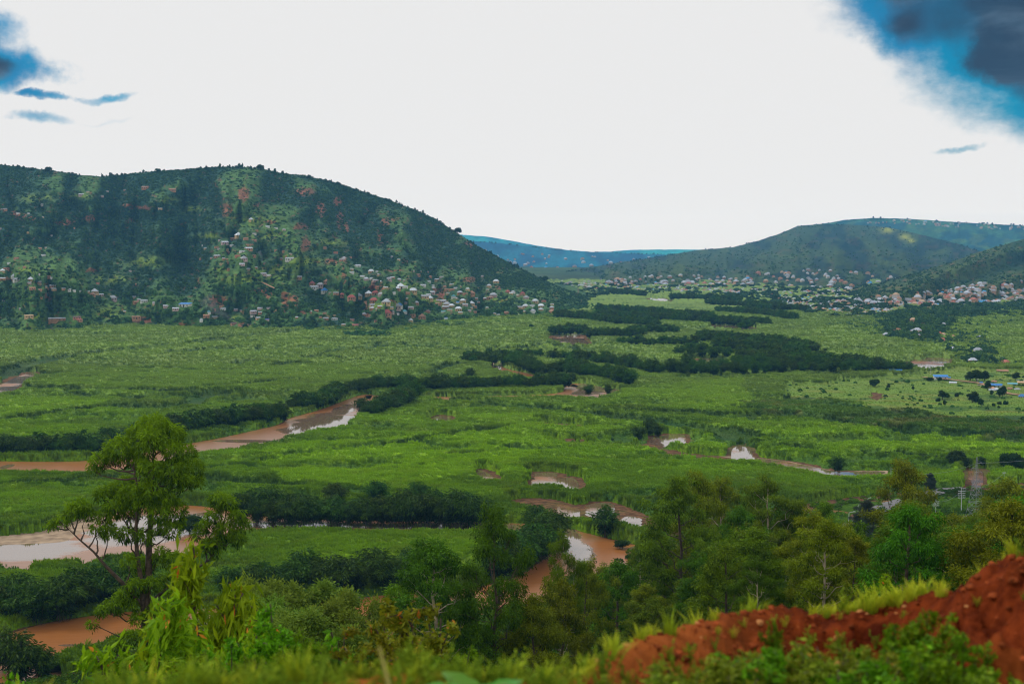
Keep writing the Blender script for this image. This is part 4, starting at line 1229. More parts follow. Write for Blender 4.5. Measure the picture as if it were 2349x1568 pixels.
# rows of clumps: (points at their feet, spacing m, rows behind, height factor, where, group)
ROWS = [
    ([(-40, 1052), (60, 1051), (150, 1051), (215, 1048)], 6.0, 2, .95, 'at far left above the brown river', 'bamboo along the far river bank at left'),
    ([(235, 1042), (330, 1022), (400, 1004), (470, 990), (560, 978), (645, 968)], 6.0, 2, .98, 'in the row ending where the river widens', 'bamboo along the far river bank at left'),
    ([(665, 946), (720, 940), (775, 915)], 5.5, 2, .92, 'in the tall group at the river bend', 'bamboo around the river bend'),
    ([(790, 908), (860, 900), (960, 902), (1100, 900), (1200, 898), (1300, 892)], 7.0, 2, .96, 'above the thin brown channel', 'bamboo above the thin brown channel'),
    ([(822, 958), (850, 962), (880, 955), (915, 940), (955, 925)], 6.0, 1, 1.12, 'of the group in front of the river bend', 'bamboo in front of the river bend'),
    ([(1070, 836), (1105, 842), (1128, 836)], 7.0, 2, 1.0, 'of the middle thicket, left of the white channel', 'bamboo of the middle thicket'),
    ([(1110, 822), (1180, 822), (1243, 824)], 8.0, 1, .95, 'in the back row of the middle thicket', 'bamboo of the middle thicket'),
    ([(1155, 838), (1200, 850), (1225, 860), (1260, 864), (1300, 862), (1340, 870), (1390, 878), (1430, 888), (1452, 888)], 7.0, 1, 1.15, 'in the row stepping down to the river loop', 'bamboo stepping down to the river loop'),
    ([(1262, 830), (1308, 830)], 8.0, 1, 1.0, 'in the short row between the thickets', 'bamboo in the short isolated row'),
    ([(1318, 832), (1380, 842), (1440, 852), (1500, 863), (1620, 865), (1740, 862), (1820, 859), (1900, 860), (2020, 860), (2095, 860)], 8.0, 1, 1.08, 'along the front of the great right thicket', 'bamboo of the great dark thicket'),
    ([(1565, 848), (1650, 852), (1760, 848), (1900, 850), (2030, 852)], 10.0, 1, 1.05, 'in the second line of the great right thicket', 'bamboo of the great dark thicket'),
    ([(1545, 818), (1640, 823), (1743, 826), (1850, 834), (1960, 842)], 11.0, 1, 1.05, 'in the back line of the great right thicket', 'bamboo of the great dark thicket'),
    ([(1418, 792), (1500, 797), (1600, 799)], 9.0, 1, 1.0, 'in the arc behind the great right thicket', 'bamboo of the northern arc'),
    ([(545, 1203), (640, 1207), (760, 1208), (880, 1210), (1000, 1210), (1100, 1212)], 5.2, 2, 1.0, 'in the near band above the grassy tongue', 'bamboo of the dark near band'),
    ([(-40, 1432), (60, 1436), (130, 1425), (190, 1410), (260, 1398), (310, 1396)], 5.5, 2, 1.12, 'above the orange water at left', 'bamboo above the orange water at left'),
    ([(505, 1376), (600, 1374), (700, 1370), (800, 1366), (870, 1362), (930, 1350)], 5.5, 2, .95, 'in the row below the grassy tongue', 'bamboo below the grassy tongue of land'),
    ([(1120, 1340), (1165, 1322), (1200, 1308), (1228, 1290), (1250, 1262)], 5.5, 2, 1.1, 'by the channel left of the brown bend', 'bamboo left of the brown bend'),
]
FARROWS = [([(1606, 785), (1743, 797), (1871, 815)], 8, 3), ([(1640, 806), (1743, 812), (1850, 824)], 9, 2), ([(1262, 769), (1347, 768)], 8, 2), ([(1347, 777), (1443, 778), (1475, 770), (1552, 770)], 8, 2),
           ([(1276, 731), (1347, 738), (1443, 750), (1511, 755)], 9, 2), ([(1374, 728), (1465, 735), (1634, 745), (1716, 749), (1767, 750)], 9, 3), ([(1370, 716), (1480, 722), (1560, 730), (1640, 734)], 10, 2), ([(1648, 720), (1743, 727), (1827, 738)], 10, 2),
           ([(1393, 675), (1481, 682)], 12, 2), ([(1536, 687), (1620, 690), (1700, 694)], 12, 2), ([(1707, 714), (1849, 716)], 12, 2), ([(1620, 700), (1700, 706), (1800, 708)], 12, 2), ([(1690, 757), (1720, 757)], 9, 1),
           ([(1700, 836), (1850, 845), (1980, 850)], 8, 2), ([(1560, 812), (1620, 815)], 9, 1)]


def along(line, step, rg, jit=.25):
    P = gpoly(line); seg = np.hypot(*np.diff(P, axis=0).T); L = seg.sum(); n = max(1, int(L / step))
    cum = np.concatenate([[0], np.cumsum(seg)]); s = (np.arange(n) + .5) * L / n + (rg.random(n) - .5) * step * jit
    return np.stack([np.interp(s, cum, P[:, 0]), np.interp(s, cum, P[:, 1])], 1)


def put_bamboo(x, y, f, rg, label, group, i, z=0.0, name='bamboo_clump'):
    s = f * (.80 + .38 * rg.random() ** 1.3)
    near = y < 760
    sc = (s * (.9 + .25 * rg.random()), s * (.9 + .25 * rg.random()), s)
    if near:
        r = link(name, None, loc=(x, y, z), rot=(0, 0, rg.random() * 6.28), scale=sc, label=label, category='bamboo clump', group=group)
        st, fo = bprot[i % 4]; link('culms', st, r); link('foliage', fo, r)
    else:
        link(name, bprot[i % 4][1] if y < 1150 else bfar[i % 3], loc=(x, y, z), rot=(0, 0, rg.random() * 6.28), scale=sc, label=label, category='bamboo clump', group=group)


rg = np.random.default_rng(42); cnt = 0; extra = []
rows_out = {}
for line, step, nrow, f, where, grp in ROWS:
    pts = []
    for k in range(nrow):
        P = along(line, step * (1 + .0 * k), rg)
        P[:, 1] += 5.0 * k * f + (rg.random(len(P)) - .3) * 2.2
        P[:, 0] += (rg.random(len(P)) - .5) * 1.5 + k * step * .5
        if k == 0: pts.append(P)
        elif P[:, 1].mean() < 640: pts.append(P)
        else: extra.append((P, f * 1.03))
    for ki, P in enumerate(pts):
        P = P[np.argsort(P[:, 0] / P[:, 1])]
        for i, (x, y) in enumerate(P):
            pos = 'front' if ki == 0 else 'rear'
            if len(pts) == 1: lab = f'{ordn(i)} bamboo clump from the left {where}'
            else: lab = f'{ordn(i)} {pos} line bamboo clump from the left {where}'
            put_bamboo(x, y, f, rg, lab, grp, cnt); cnt += 1
print('bamboo clumps', cnt)
fp, fs_ = [], []
for P, f in extra: fp.append(P); fs_.append(np.full(len(P), f))
for line, step, nrow in FARROWS:
    for k in range(nrow):
        P = along(line, step * .8, rg); P[:, 1] += 9 * k + (rg.random(len(P)) - .5) * 6
        fp.append(P); fs_.append(np.full(len(P), 1.0 + .12 * rg.random()))
fp = np.concatenate(fp); fs_ = np.concatenate(fs_) * (.85 + .35 * rg.random(len(fp)))
scatter('bamboo_thicket', np.stack([fp[:, 0], fp[:, 1], np.zeros(len(fp))], 1), rg.random(len(fp)) * 6.28, fs_, np.ones((len(fp), 3)) * .5, [source('foliage', m) for m in bfar],
        label='dark bamboo thickets winding along the river in the far fields', category='bamboo')

# single bamboo clumps and trees in the fields
def at_px(u, v):
    x, y = g0(u, v); return float(x), float(y)


ONES = [(1078, 872, .9, 'solitary round bamboo clump standing just above the long dark row left of centre'), (1350, 908, .8, 'low bamboo clump on the water edge left inside the river loop'),
        (1395, 906, .75, 'low bamboo clump on the water edge right inside the river loop'), (770, 1160, 1.0, 'leftmost of three tall bamboo clumps rising behind the dark near band'),
        (865, 1162, 1.0, 'middle one of three tall bamboo clumps rising behind the dark near band'), (960, 1165, 1.0, 'rightmost and widest of three tall bamboo clumps behind the dark near band'),
        (995, 1170, .85, 'bamboo clump leaning on the widest one behind the dark near band'), (1055, 1185, .85, 'small bamboo clump at the right end behind the dark near band'),
        (1228, 1225, 1.15, 'tall bamboo clump left of the brown river bend, its top against the mud flat'), (1250, 1250, 1.05, 'bamboo clump touching the left shore of the brown river bend'),
        (1387, 1232, .92, 'round dark bamboo clump on the far shore of the brown river bend'), (1465, 1011, .72, 'dark bushy clump left of the pair beside the small brown pond'),
        (1490, 1000, .72, 'rear bushy clump of the pair beside the small brown pond'), (1508, 1003, .62, 'right hand bushy clump touching the small brown pond'),
        (1920, 1084, .75, 'dark ragged bamboo clump on the brown ditch at right'), (2116, 1066, .5, 'small dark clump behind the tall dominant eucalyptus top'),
        (40, 1575, .95, 'big dark bamboo clump cut by the lower left corner'), (95, 1565, .75, 'smaller dark bamboo clump beside the one in the lower left corner'), (10, 1540, .9, 'rear bamboo clump at the lower left edge of the picture')]
for i, (u, v, f, lab) in enumerate(ONES):
    x, y = at_px(u, v); put_bamboo(x, y, f, rg, lab, None, i)

# round broadleaf trees
def round_tree(seed, H=8.0, rad=4.2, ncl=16, clr=1.7, per=26, leaf=.7, wd=.35):
    rg = np.random.default_rng(seed); T, Cn = Geo(), Geo()
    T.tube(limb((0, 0, -.5), (.2, 0, H * .75), rg, wob=.02), np.linspace(.3, .08, 6), k=5)
    cl = []
    for i in range(ncl):
        a = rg.random() * 6.28; q = math.sqrt(rg.random()) * rad * .8; z = H * (.36 + .5 * rg.random() * (1 - (q / rad) ** 2 * .6))
        cl.append((q * math.cos(a), q * math.sin(a), z, clr * (.7 + .6 * rg.random())))
        T.tube(limb((0, 0, H * .25 + .2 * z), (cl[-1][0], cl[-1][1], z), rg, n=4), [.1, .08, .05, .02], k=3)
    P, Q, vr = sprays(cl, rg, per=per, leaf=leaf, wd=wd, nl=6, droop=.4, spread=.8, flat=.85)
    Cn.add(P, Q=Q, var=vr)
    return T.mesh('trunk', [M['bark']]), Cn


rt = [round_tree(1200 + i) for i in range(3)]
rtm = [(t, c.mesh('crown', [M['far_tree']])) for t, c in rt]
slim = [round_tree(1230 + i, H=9, rad=2.2, ncl=12, clr=1.2) for i in range(2)]
slm = [(t, c.mesh('crown', [M['far_tree']])) for t, c in slim]


def put_tree(x, y, z, Hm, lab, kind='round', i=0, name=None, wide=1.0, group=None, cat='tree'):
    t, c = (rtm[i % 3] if kind == 'round' else slm[i % 2]); base = 8.0 if kind == 'round' else 9.0
    s = Hm / base
    r = link(name or 'field_tree', None, loc=(x, y, z), rot=(0, 0, (i * 1.7) % 6.28), scale=(s * wide, s * wide, s), label=lab, category=cat, group=group)
    link('trunk', t, r); link('crown', c, r)


FT = [(2195, 1074, 1034, 'r', 1.15, 'large round dark tree left of the white sandy pool at right'), (2318, 1075, 1034, 'r', 1.1, 'large round dark tree at the right edge beyond the pylon'), (2252, 1072, 1046, 'r', .9, 'smaller dark tree between the two large round trees at right'),
      (2345, 1078, 1050, 'r', 1, 'dark tree cut by the right edge beyond the pylon'), (2161, 917, 893, 's', 1.3, 'tallest of the meadow trees right of centre, dark and narrow'), (2173, 914, 901, 'r', 1, 'round tree touching the tallest meadow tree on its right'),
      (2152, 923, 912, 'r', .9, 'low bush left of the tallest meadow tree'), (2167, 931, 916, 's', .9, 'thin low tree in front of the tallest meadow tree'), (2194, 912, 900, 'r', .8, 'small round lone tree in the middle of the meadow'),
      (2232, 925, 895, 's', 1.4, 'large dark double-crowned tree in the right part of the meadow'), (2237, 925, 910, 'r', .9, 'low bush at the foot of the double-crowned meadow tree'), (2250, 933, 911, 's', .9, 'brownish slender tree right of the double-crowned meadow tree'),
      (2279, 933, 924, 'r', .8, 'leftmost of the low bushes at the right of the meadow'), (2292, 930, 920, 'r', 1, 'second low bush at the right of the meadow'), (2306, 930, 918, 'r', 1, 'largest of the low bushes at the right of the meadow'), (2291, 937, 930, 'r', .8, 'small bush below the row of low bushes at right'),
      (2006, 889, 867, 'r', .95, 'dark leaning tree at the left of the meadow below the thicket end'), (2038, 892, 878, 's', 1, 'small dark tree right of the leaning one at the meadow edge'), (2094, 895, 884, 's', .9, 'tiny tree by the ploughed strip of the meadow'),
      (2134, 875, 864, 'r', 1.4, 'flat crowned tree in front of the blue roofed hall'), (2156, 877, 863, 's', 1.2, 'tree standing before the wall of the blue roofed hall'), (2226, 876, 850, 's', 1.5, 'leftmost of the dark tall trees behind the track at right'),
      (2240, 876, 846, 's', 1.6, 'highest of the dark tall trees behind the track at right'), (2258, 875, 848, 's', 1.4, 'right hand one of the dark tall trees behind the track'), (2266, 897, 870, 's', 1, 'tall thin tree in front of the crowded blue roofs'), (2275, 908, 893, 's', 1, 'thin tree on the grass below the crowded blue roofs'),
      (2292, 911, 891, 's', 1.2, 'middle thin tree below the crowded blue roofs'), (2300, 911, 882, 's', 1, 'rusty thin tree at the right of the crowded blue roofs'), (2331, 873, 852, 's', 1.5, 'dark conical tree behind the long tin walls at right'),
      (1219, 756, 742, 's', 1.5, 'lone dark tree in the fields below the settlement'), (1128, 712, 706, 'r', 1, 'small lone tree at the foot of the left hill'), (1098, 1004, 998, 'r', 1, 'tiny bush on the edge of the bright green plot'),
      (1405, 1012, 1004, 'r', 1, 'small bush at the tip of the bright green plot'), (435, 1222, 1182, 'r', 1.5, 'low spreading bush islet in the white river behind the tallest tree'), (1428, 1258, 1236, 'r', 1.6, 'low green bush at the water edge of the brown bend'),
      (660, 755, 742, 'r', 1.3, 'rounded tree at the foot of the left hill near the field edge'), (640, 757, 744, 'r', 1.1, 'rounded tree just left of another at the foot of the left hill'), (968, 762, 752, 'r', 1, 'tree in the fields under the red roofed house')]
for i, (u, v, vt, k, wd, lab) in enumerate(FT):
    x, y = at_px(u, v); Hm = max(1.5, (v - vt) * y / F)
    put_tree(x, y, 0, Hm, lab, 'round' if k == 'r' else 'slim', i, wide=wd)
for i, (u, k, Hm, lab) in enumerate([(1050, .995, 11, 'flat topped tree breaking the skyline where the left hill starts to fall'), (112, .99, 9, 'round tree standing alone on the far left skyline'), (597, .99, 9, 'highest bushy tree on the summit of the left hill'),
                                     (505, .99, 9, 'leftmost spiky tree of the summit row'), (527, .99, 7, 'spiky tree in the middle of the summit row'), (548, .99, 9, 'spiky tree at the right of the summit row'), (1250, .99, 9, 'round tree low on the falling skyline of the left hill'),
                                     (362, .99, 7, 'small tree on the left part of the summit skyline'), (952, .99, 7, 'small spiky tree on the upper right shoulder of the hill')]):
    vb = np.interp(u, left['us'], left['vb']); vr = np.interp(u, left['us'], left['vr'])
    x, y, z = [float(q) for q in hill_at(left, u, vb + (vr - vb) * k)]
    put_tree(x, y, z, Hm * 1.15, lab, 'slim' if 'spiky' in lab else 'round', i, name='hilltop_tree', wide=1.2 if 'spiky' not in lab else .7)

# --- eucalyptus stand on the near hillside
protos = []
for i, kw in enumerate([dict(H=22, rad=3.6, start=.36, ncl=24, clr=1.35, trunk_r=.28), dict(H=20, rad=3.2, start=.28, ncl=24, clr=1.25, bare=2), dict(H=24, rad=3.9, start=.44, ncl=22, clr=1.5, bare=3), dict(H=18, rad=3.4, start=.30, ncl=20, clr=1.45),
                        dict(H=16, rad=3.0, start=.30, ncl=18, clr=1.3), dict(H=21, rad=3.4, start=.24, ncl=26, clr=1.2, per=70)]):
    T, Cn = euca(1300 + i, per=kw.pop('per', 60), leaf=.30, wd=.095, nl=8, **kw)
    protos.append((T, Cn, kw['H']))
LM = ['euca', 'euca_deep', 'olive']
pm = [(T.mesh('trunk', [M['bark_pale' if i in (1, 2) else 'bark']], True), Cn.mesh('crown', [M[LM[0]]]), H) for i, (T, Cn, H) in enumerate(protos)]


def paint(o, m):
    o.material_slots[0].link = 'OBJECT'; o.material_slots[0].material = M[m]
    return o


def put_euca(u, vb, vt, i, lm, lab, group=None, y=None, wide=1.0, rz=None, name='eucalyptus_tree'):
    if y is None: x, y, z = hit_hill(u, vb)
    else:
        x = float(ray(u, vt)[0]) * y; z = float(hill_z(x, y))
    top = EYE + float(ray(u, vt)[1]) * y
    t, cs, H = pm[i % 6]; Hm = max(4.0, top - z); s = Hm / H
    r = link(name, None, loc=(x, y, z - .2), rot=(0, 0, (i * 2.1 + u * .37) % 6.28 if rz is None else rz), scale=(s * wide, s * wide, s), label=lab, category='tree', group=group)
    link('trunk', t, r); paint(link('crown', cs, r), LM[lm])


EU = [(1150, 1470, 1165, 0, 1, 150, .8, 'tall dark eucalyptus whose crown cuts the white water left of the brown bend'), (1000, 1455, 1236, 1, 1, 150, 1.15, 'broad eucalyptus with pale leaning trunk left of the narrow channel'),
      (975, 1440, 1262, 3, 0, 160, 1.0, 'eucalyptus crowding the left side of the broad one with the leaning trunk'), (1300, 1510, 1225, 2, 0, 175, .55, 'thin pale trunked eucalyptus standing before the brown bend'),
      (1280, 1500, 1330, 4, 2, 165, .9, 'lower olive eucalyptus left of the thin pale trunk'), (1345, 1500, 1290, 5, 2, 190, .8, 'airy eucalyptus right of the thin pale trunk'), (1225, 1510, 1360, 3, 2, 150, 1.0, 'short olive eucalyptus beside the orange channel'),
      (1420, 1480, 1290, 4, 1, 210, 1.1, 'dark dense tree below the right end of the brown bend'), (1560, 1430, 1098, 5, 0, 215, 1.1, 'tall airy eucalyptus at the left of the right hand group'), (1610, 1400, 1086, 0, 2, 225, .95, 'highest olive crowned eucalyptus near the middle right'),
      (1655, 1400, 1100, 1, 2, 235, .8, 'olive eucalyptus with an open forked top right of the highest one'), (1690, 1410, 1165, 3, 1, 205, 1.0, 'dark trunked eucalyptus with a dense green crown in the right group'), (1775, 1400, 1098, 2, 0, 222, 1.15, 'large domed eucalyptus with a pale straight trunk'),
      (1735, 1400, 1128, 4, 1, 240, .9, 'eucalyptus pressed against the left side of the domed one'), (1830, 1400, 1155, 0, 1, 225, 1.0, 'dark reddish trunked eucalyptus right of the domed one'), (1895, 1390, 1155, 5, 0, 245, 1.0, 'loose eucalyptus left of the asphalt road'),
      (2085, 1400, 1060, 0, 2, 212, 1.1, 'dominant tall eucalyptus with an olive top in front of the pylon field'), (2110, 1400, 1160, 3, 2, 205, 1.1, 'lower companion right of the dominant tall eucalyptus'), (2055, 1400, 1170, 1, 2, 215, .9, 'lower companion left of the dominant tall eucalyptus'),
      (2165, 1395, 1185, 2, 2, 190, .9, 'pale branched eucalyptus right of the pole with three crossarms'), (2225, 1390, 1183, 2, 0, 185, 1.0, 'eucalyptus with white forked trunk near the red bank'), (2300, 1330, 1100, 3, 2, 205, 1.1, 'full olive tree right of the pylon'),
      (2338, 1300, 1140, 0, 1, 170, 1.0, 'bright green tree cut by the right edge above the red bank'), (2190, 1330, 1178, 4, 2, 240, .9, 'yellowish topped tree below the pole row'), (1980, 1340, 1230, 3, 2, 230, 1.0, 'olive tree bordering the road on its right'),
      (2020, 1380, 1262, 4, 2, 190, 1.0, 'wide olive tree in front of the road bend'), (1930, 1390, 1250, 5, 2, 215, .9, 'slender trees veil standing in front of the lower road'), (1500, 1440, 1210, 5, 0, 240, .9, 'open branched eucalyptus right of the brown bend'),
      (1465, 1470, 1240, 1, 0, 225, .7, 'narrow eucalyptus between the brown bend and the right group')]
for i, (u, vb, vt, pi_, lm, y, wd, lab) in enumerate(EU): put_euca(u, vb, vt, pi_, lm, lab, y=y, wide=wd)
# pale rounded trees lower left of centre
T, Cn = euca(1401, H=9, rad=3.6, start=.45, ncl=16, clr=1.25, per=80, leaf=.26, wd=.11, flat=.8, droop=.3, trunk_r=.14)
T2, C2 = euca(1402, H=10, rad=3.2, start=.5, ncl=13, clr=1.3, per=80, leaf=.26, wd=.11, flat=.75, droop=.3, trunk_r=.14)
M['pale'] = mat_leaf('leaf_pale', (.05, .12, .012), (.20, .30, .03), objvar=.2)
pal = [(T.mesh('trunk', [M['bark']]), Cn.mesh('crown', [M['pale']])), (T2.mesh('trunk', [M['bark']]), C2.mesh('crown', [M['pale']]))]
for i, (u, vt, y, s, k, lab) in enumerate([(610, 1350, 112, 1.0, 0, 'leftmost of the pale rounded trees below the dark bamboo row'), (660, 1338, 118, 1.05, 1, 'second pale rounded tree from the left below the bamboo row'), (560, 1372, 105, .8, 1, 'small pale tree half hidden by the near shrub at left'),
                                           (740, 1342, 120, 1.1, 1, 'pale rounded tree with open trunk right of its neighbours'), (765, 1380, 100, .8, 0, 'lower pale tree in front of the open trunked one'), (640, 1395, 92, .9, 0, 'brightest pale tree standing lowest of its group'), (700, 1400, 88, .8, 1, 'pale tree low in the middle before the channel')]):
    rx, rz = ray(u, vt); x = float(rx) * y; top = EYE + float(rz) * y; z = float(hill_z(x, y)); s2 = max(.8, (top - z) / (10.3 if k else 9.4))
    r = link('pale_tree', None, loc=(x, y, z), rot=(0, 0, i * 1.3), scale=(s * 1.05, s * 1.05, s2), label=lab, category='tree', group='pale rounded trees on the slope')
    link('trunk', pal[k][0], r); link('crown', pal[k][1], r)

# the rest of the stand: smaller trees filling the slope
rg = np.random.default_rng(99); fill = []
tries = 0
while len(fill) < 215 and tries < 9000:
    tries += 1
    u = 830 + rg.random() * 1620; vb = 1140 + rg.random() * 420
    lim = interp(u, [(830, 1420), (1000, 1400), (1200, 1400), (1290, 1420), (1500, 1330), (1560, 1260), (1700, 1225), (1800, 1200), (2349, 1165), (2500, 1165)])
    if vb < lim: continue
    if 1925 < u < 2010 and vb < 1262: continue
    if u < 1250 and rg.random() < .45: continue
    if 2010 < u < 2349 and vb < 1215 and rg.random() < .5: continue
    x, y, z = hit_hill(u, vb)
    if y < 70: continue
    if any((x - a) ** 2 + (y - b) ** 2 < (4.0 if y < 300 else 5.2) ** 2 for a, b, *_ in fill): continue
    fill.append((x, y, z, u, vb))
zones = {}
for k, (x, y, z, u, vb) in enumerate(fill):
    vlim = interp(u, [(830, 1300), (1200, 1290), (1420, 1290), (1500, 1190), (1560, 1135), (1700, 1120), (1850, 1130), (1900, 1190), (2000, 1235), (2070, 1180), (2110, 1130), (2160, 1200), (2230, 1195), (2300, 1120), (2349, 1130)])
    cap = EYE + float(ray(u, vlim + 30 * rg.random())[1]) * y - z
    Hm = (9 + 9 * rg.random()) * (.85 if y > 330 else 1)
    if y > 420: Hm *= .55
    if u < 1250: Hm *= .75
    Hm = min(Hm, max(cap, 2.0))
    sk = 'near the brown river bend' if u < 1500 else 'below the tall middle group' if u < 1860 else 'round the asphalt road' if u < 2090 else 'on the slope below the pylon'
    dep = 'farther' if y > 330 else 'mid-distance' if y > 200 else 'nearer'
    lm = int(rg.choice([0, 1, 2], p=[.42, .33, .25]))
    zones.setdefault((sk, dep, lm), []).append((u, x, y, z, Hm))
TN = ['green', 'deep green', 'olive']
kk = 0
for (sk, dep, lm), L in zones.items():
    L.sort()
    for i, (u, x, y, z, Hm) in enumerate(L):
        t, cs, H = pm[(kk * 5 + 1) % 6]; s = Hm / H; kk += 1; wd = 1.0 + .45 * rg.random()
        lab = f'{ordn(i)} of the {dep} {TN[lm]} eucalyptuses from the left {sk}'
        r = link('young_eucalyptus', None, loc=(x, y, z - .2), rot=(0, 0, rg.random() * 6.28), scale=(s * wd, s * wd, s), label=lab, category='tree', group='smaller eucalyptus trees on the near slope')
        link('trunk', t, r); paint(link('crown', cs, r), LM[lm])
# two dark casuarinas by the road, one small one by the pylon
T, Cn = euca(1450, H=12, rad=1.7, start=.12, ncl=22, clr=1.3, per=60, leaf=.5, wd=.06, droop=1.2, trunk_r=.16)
ct, cc = T.mesh('trunk', [M['bark']]), Cn.mesh('crown', [M['conifer']])
for u, vt, vb, lab in [(2012 - 18, 1148, 1222, 'tall grey green casuarina standing over the road curve'), (1972, 1175, 1228, 'shorter grey casuarina beside the road just left of the tall one'), (2137, 1085, 1125, 'dark pointed conifer on the field edge left of the poles'), (2003, 1205, 1240, 'dark round bush at the foot of the casuarinas')]:
    x, y, z = hit_hill(u, vb); top = EYE + float(ray(u, vt)[1]) * y
    r = link('casuarina_tree', None, loc=(x, y, z), scale=((top - z) / 12 * (1.8 if 'round' in lab else 1.25),) * 2 + ((top - z) / 12,), label=lab, category='tree'); link('trunk', ct, r); link('crown', cc, r)

# undergrowth covering the slope
n = 26000
rg = np.random.default_rng(5)
yy = 22 + 600 * rg.random(n) ** .8; tx = (rg.random(n) - .5) * .84; xx = tx * yy
ok = yy < interp(CX + F * tx, FOOT) - 1
uu, vv_ = proj(xx, yy, hill_z(xx, yy))
ok &= ~((uu > 1925) & (uu < 2015) & (vv_ < 1262) & (vv_ > 1160) & (rg.random(n) < .8))
xx, yy = xx[ok], yy[ok]
zz = hill_z(xx, yy); s = (.45 + 1.3 * rg.random(len(xx)) ** 2) * np.clip(yy / 140, .45, 1.15)
t = fbm(xx / 25, yy / 25, 77, 3)
cc_ = np.array([.02, .055, .004]) + (np.array([.12, .25, .008]) - np.array([.02, .055, .004])) * np.clip(sst(t, .35, .65) * .7 + .3 * rg.random(len(xx)), 0, 1)[:, None]
bush = [source('bush', puff_mesh(70 + i, n=150, lw=.20, flat=.8)) for i in range(3)]
scatter('undergrowth', np.stack([xx, yy, zz - .1], 1), rg.random(len(xx)) * 6.28, s, cc_, bush, label='green undergrowth of bushes and tall weeds covering the near slope', category='undergrowth')
# riverside scrub and ragged reeds on the mud
# ------------------------------------------------------------------ houses
def hip_roof(w, d, h, oh=.5, ridge=.0, z=0.0):
    """pyramid when ridge = 0, hipped with a ridge of that length otherwise"""
    x, y = w / 2 + oh, d / 2 + oh
    V = [(-x, -y, z), (x, -y, z), (x, y, z), (-x, y, z), (-ridge / 2, 0, z + h), (ridge / 2, 0, z + h), (-x, -y, z - .12), (x, -y, z - .12), (x, y, z - .12), (-x, y, z - .12)]
    Q = [[0, 1, 5, 4], [2, 3, 4, 5], [0, 6, 7, 1], [1, 7, 8, 2], [2, 8, 9, 3], [3, 9, 6, 0], [9, 8, 7, 6]]
    T = [[1, 2, 5], [3, 0, 4]]
    return V, Q, T


def gable_roof(w, d, h, oh=.45, z=0.0, shed=False):
    x, y = w / 2 + oh, d / 2 + oh
    if shed:
        V = [(-x, -y, z), (x, -y, z), (x, y, z + h), (-x, y, z + h), (-x, -y, z - .12), (x, -y, z - .12), (x, y, z + h - .12), (-x, y, z + h - .12)]
        return V, [[0, 1, 2, 3], [7, 6, 5, 4], [0, 4, 5, 1], [1, 5, 6, 2], [2, 6, 7, 3], [3, 7, 4, 0]], []
    V = [(-x, -y, z), (x, -y, z), (x, 0, z + h), (-x, 0, z + h), (x, y, z), (-x, y, z), (-x, -y, z - .12), (x, -y, z - .12), (x, y, z - .12), (-x, y, z - .12)]
    Q = [[0, 1, 2, 3], [3, 2, 4, 5], [0, 6, 7, 1], [4, 8, 9, 5], [9, 8, 7, 6]]
    T = [[1, 7, 2], [7, 8, 2], [8, 4, 2], [5, 9, 3], [9, 6, 3], [6, 0, 3]]
    return V, Q, T


_hc = {}
def house_meshes(shape, roof, wall, wd_):
    """unit house 10 m wide; wd_ = ratio of depth class"""
    key = (shape, roof, wall, wd_)
    if key in _hc: return _hc[key]
    w_, d_, hgt = 10.0, {0: 6.0, 1: 7.5, 2: 3.2}[wd_], 2.9
    if shape == 'long': w_, d_ = 10.0, 1.6; hgt = .9
    W_ = Geo(); W_.box((0, 0, hgt / 2 - .9), (w_, d_, hgt + 1.8))
    if shape == 'gable':
        W_.add([(-w_ / 2, -d_ / 2, hgt), (-w_ / 2, d_ / 2, hgt), (-w_ / 2, 0, hgt + 1.3), (w_ / 2, -d_ / 2, hgt), (w_ / 2, d_ / 2, hgt), (w_ / 2, 0, hgt + 1.3)], T=[[0, 2, 1], [3, 4, 5]])
    Rf = Geo()
    if shape == 'pyr': V, Q, T = hip_roof(w_, d_, 3.6, z=hgt)
    elif shape == 'hip': V, Q, T = hip_roof(w_, d_, 2.6, ridge=w_ * .42, z=hgt)
    elif shape == 'gable': V, Q, T = gable_roof(w_, d_, 1.6, z=hgt)
    elif shape == 'long': V, Q, T = gable_roof(w_, d_, .38, z=hgt, oh=.12)
    elif shape == 'none': V, Q, T = gable_roof(w_, d_, .25, z=hgt, oh=-.35, shed=True)
    else: V, Q, T = gable_roof(w_, d_, 1.0, z=hgt, shed=True)
    Rf.add(V, Q=Q, T=T if len(T) else None)
    Op = Geo(); wx = .11 if shape != 'long' else .02
    for px in (-.32, .30): Op.box((px * w_, -d_ / 2 - .02, hgt * .55), (1.2 if shape != 'long' else .3, .1, hgt * .38))
    Dr = Geo(); Dr.box((-.02 * w_, -d_ / 2 - .02, hgt * .38), (1.1 if shape != 'long' else .3, .1, hgt * .74))
    r = (W_.mesh('house_wall', [WALL[wall]]), Rf.mesh('roof', [ROOF[roof]]), Op.mesh('window', [M['opening']]), Dr.mesh('door', [M['opening']]))
    _hc[key] = r
    return r


def c7(x, y): return 458.8 + x * .16386, 495.5 + y * .16386
def c8(x, y): return 780 + x * .22266, 550.5 + y * .22266
def cl(x, y): return x * .15625, 587.3 + y * .15625
def c1(x, y): return x * .2734, 367 + y * .2734
K7, K8, KL, K1 = .16386, .22266, .15625, .2734
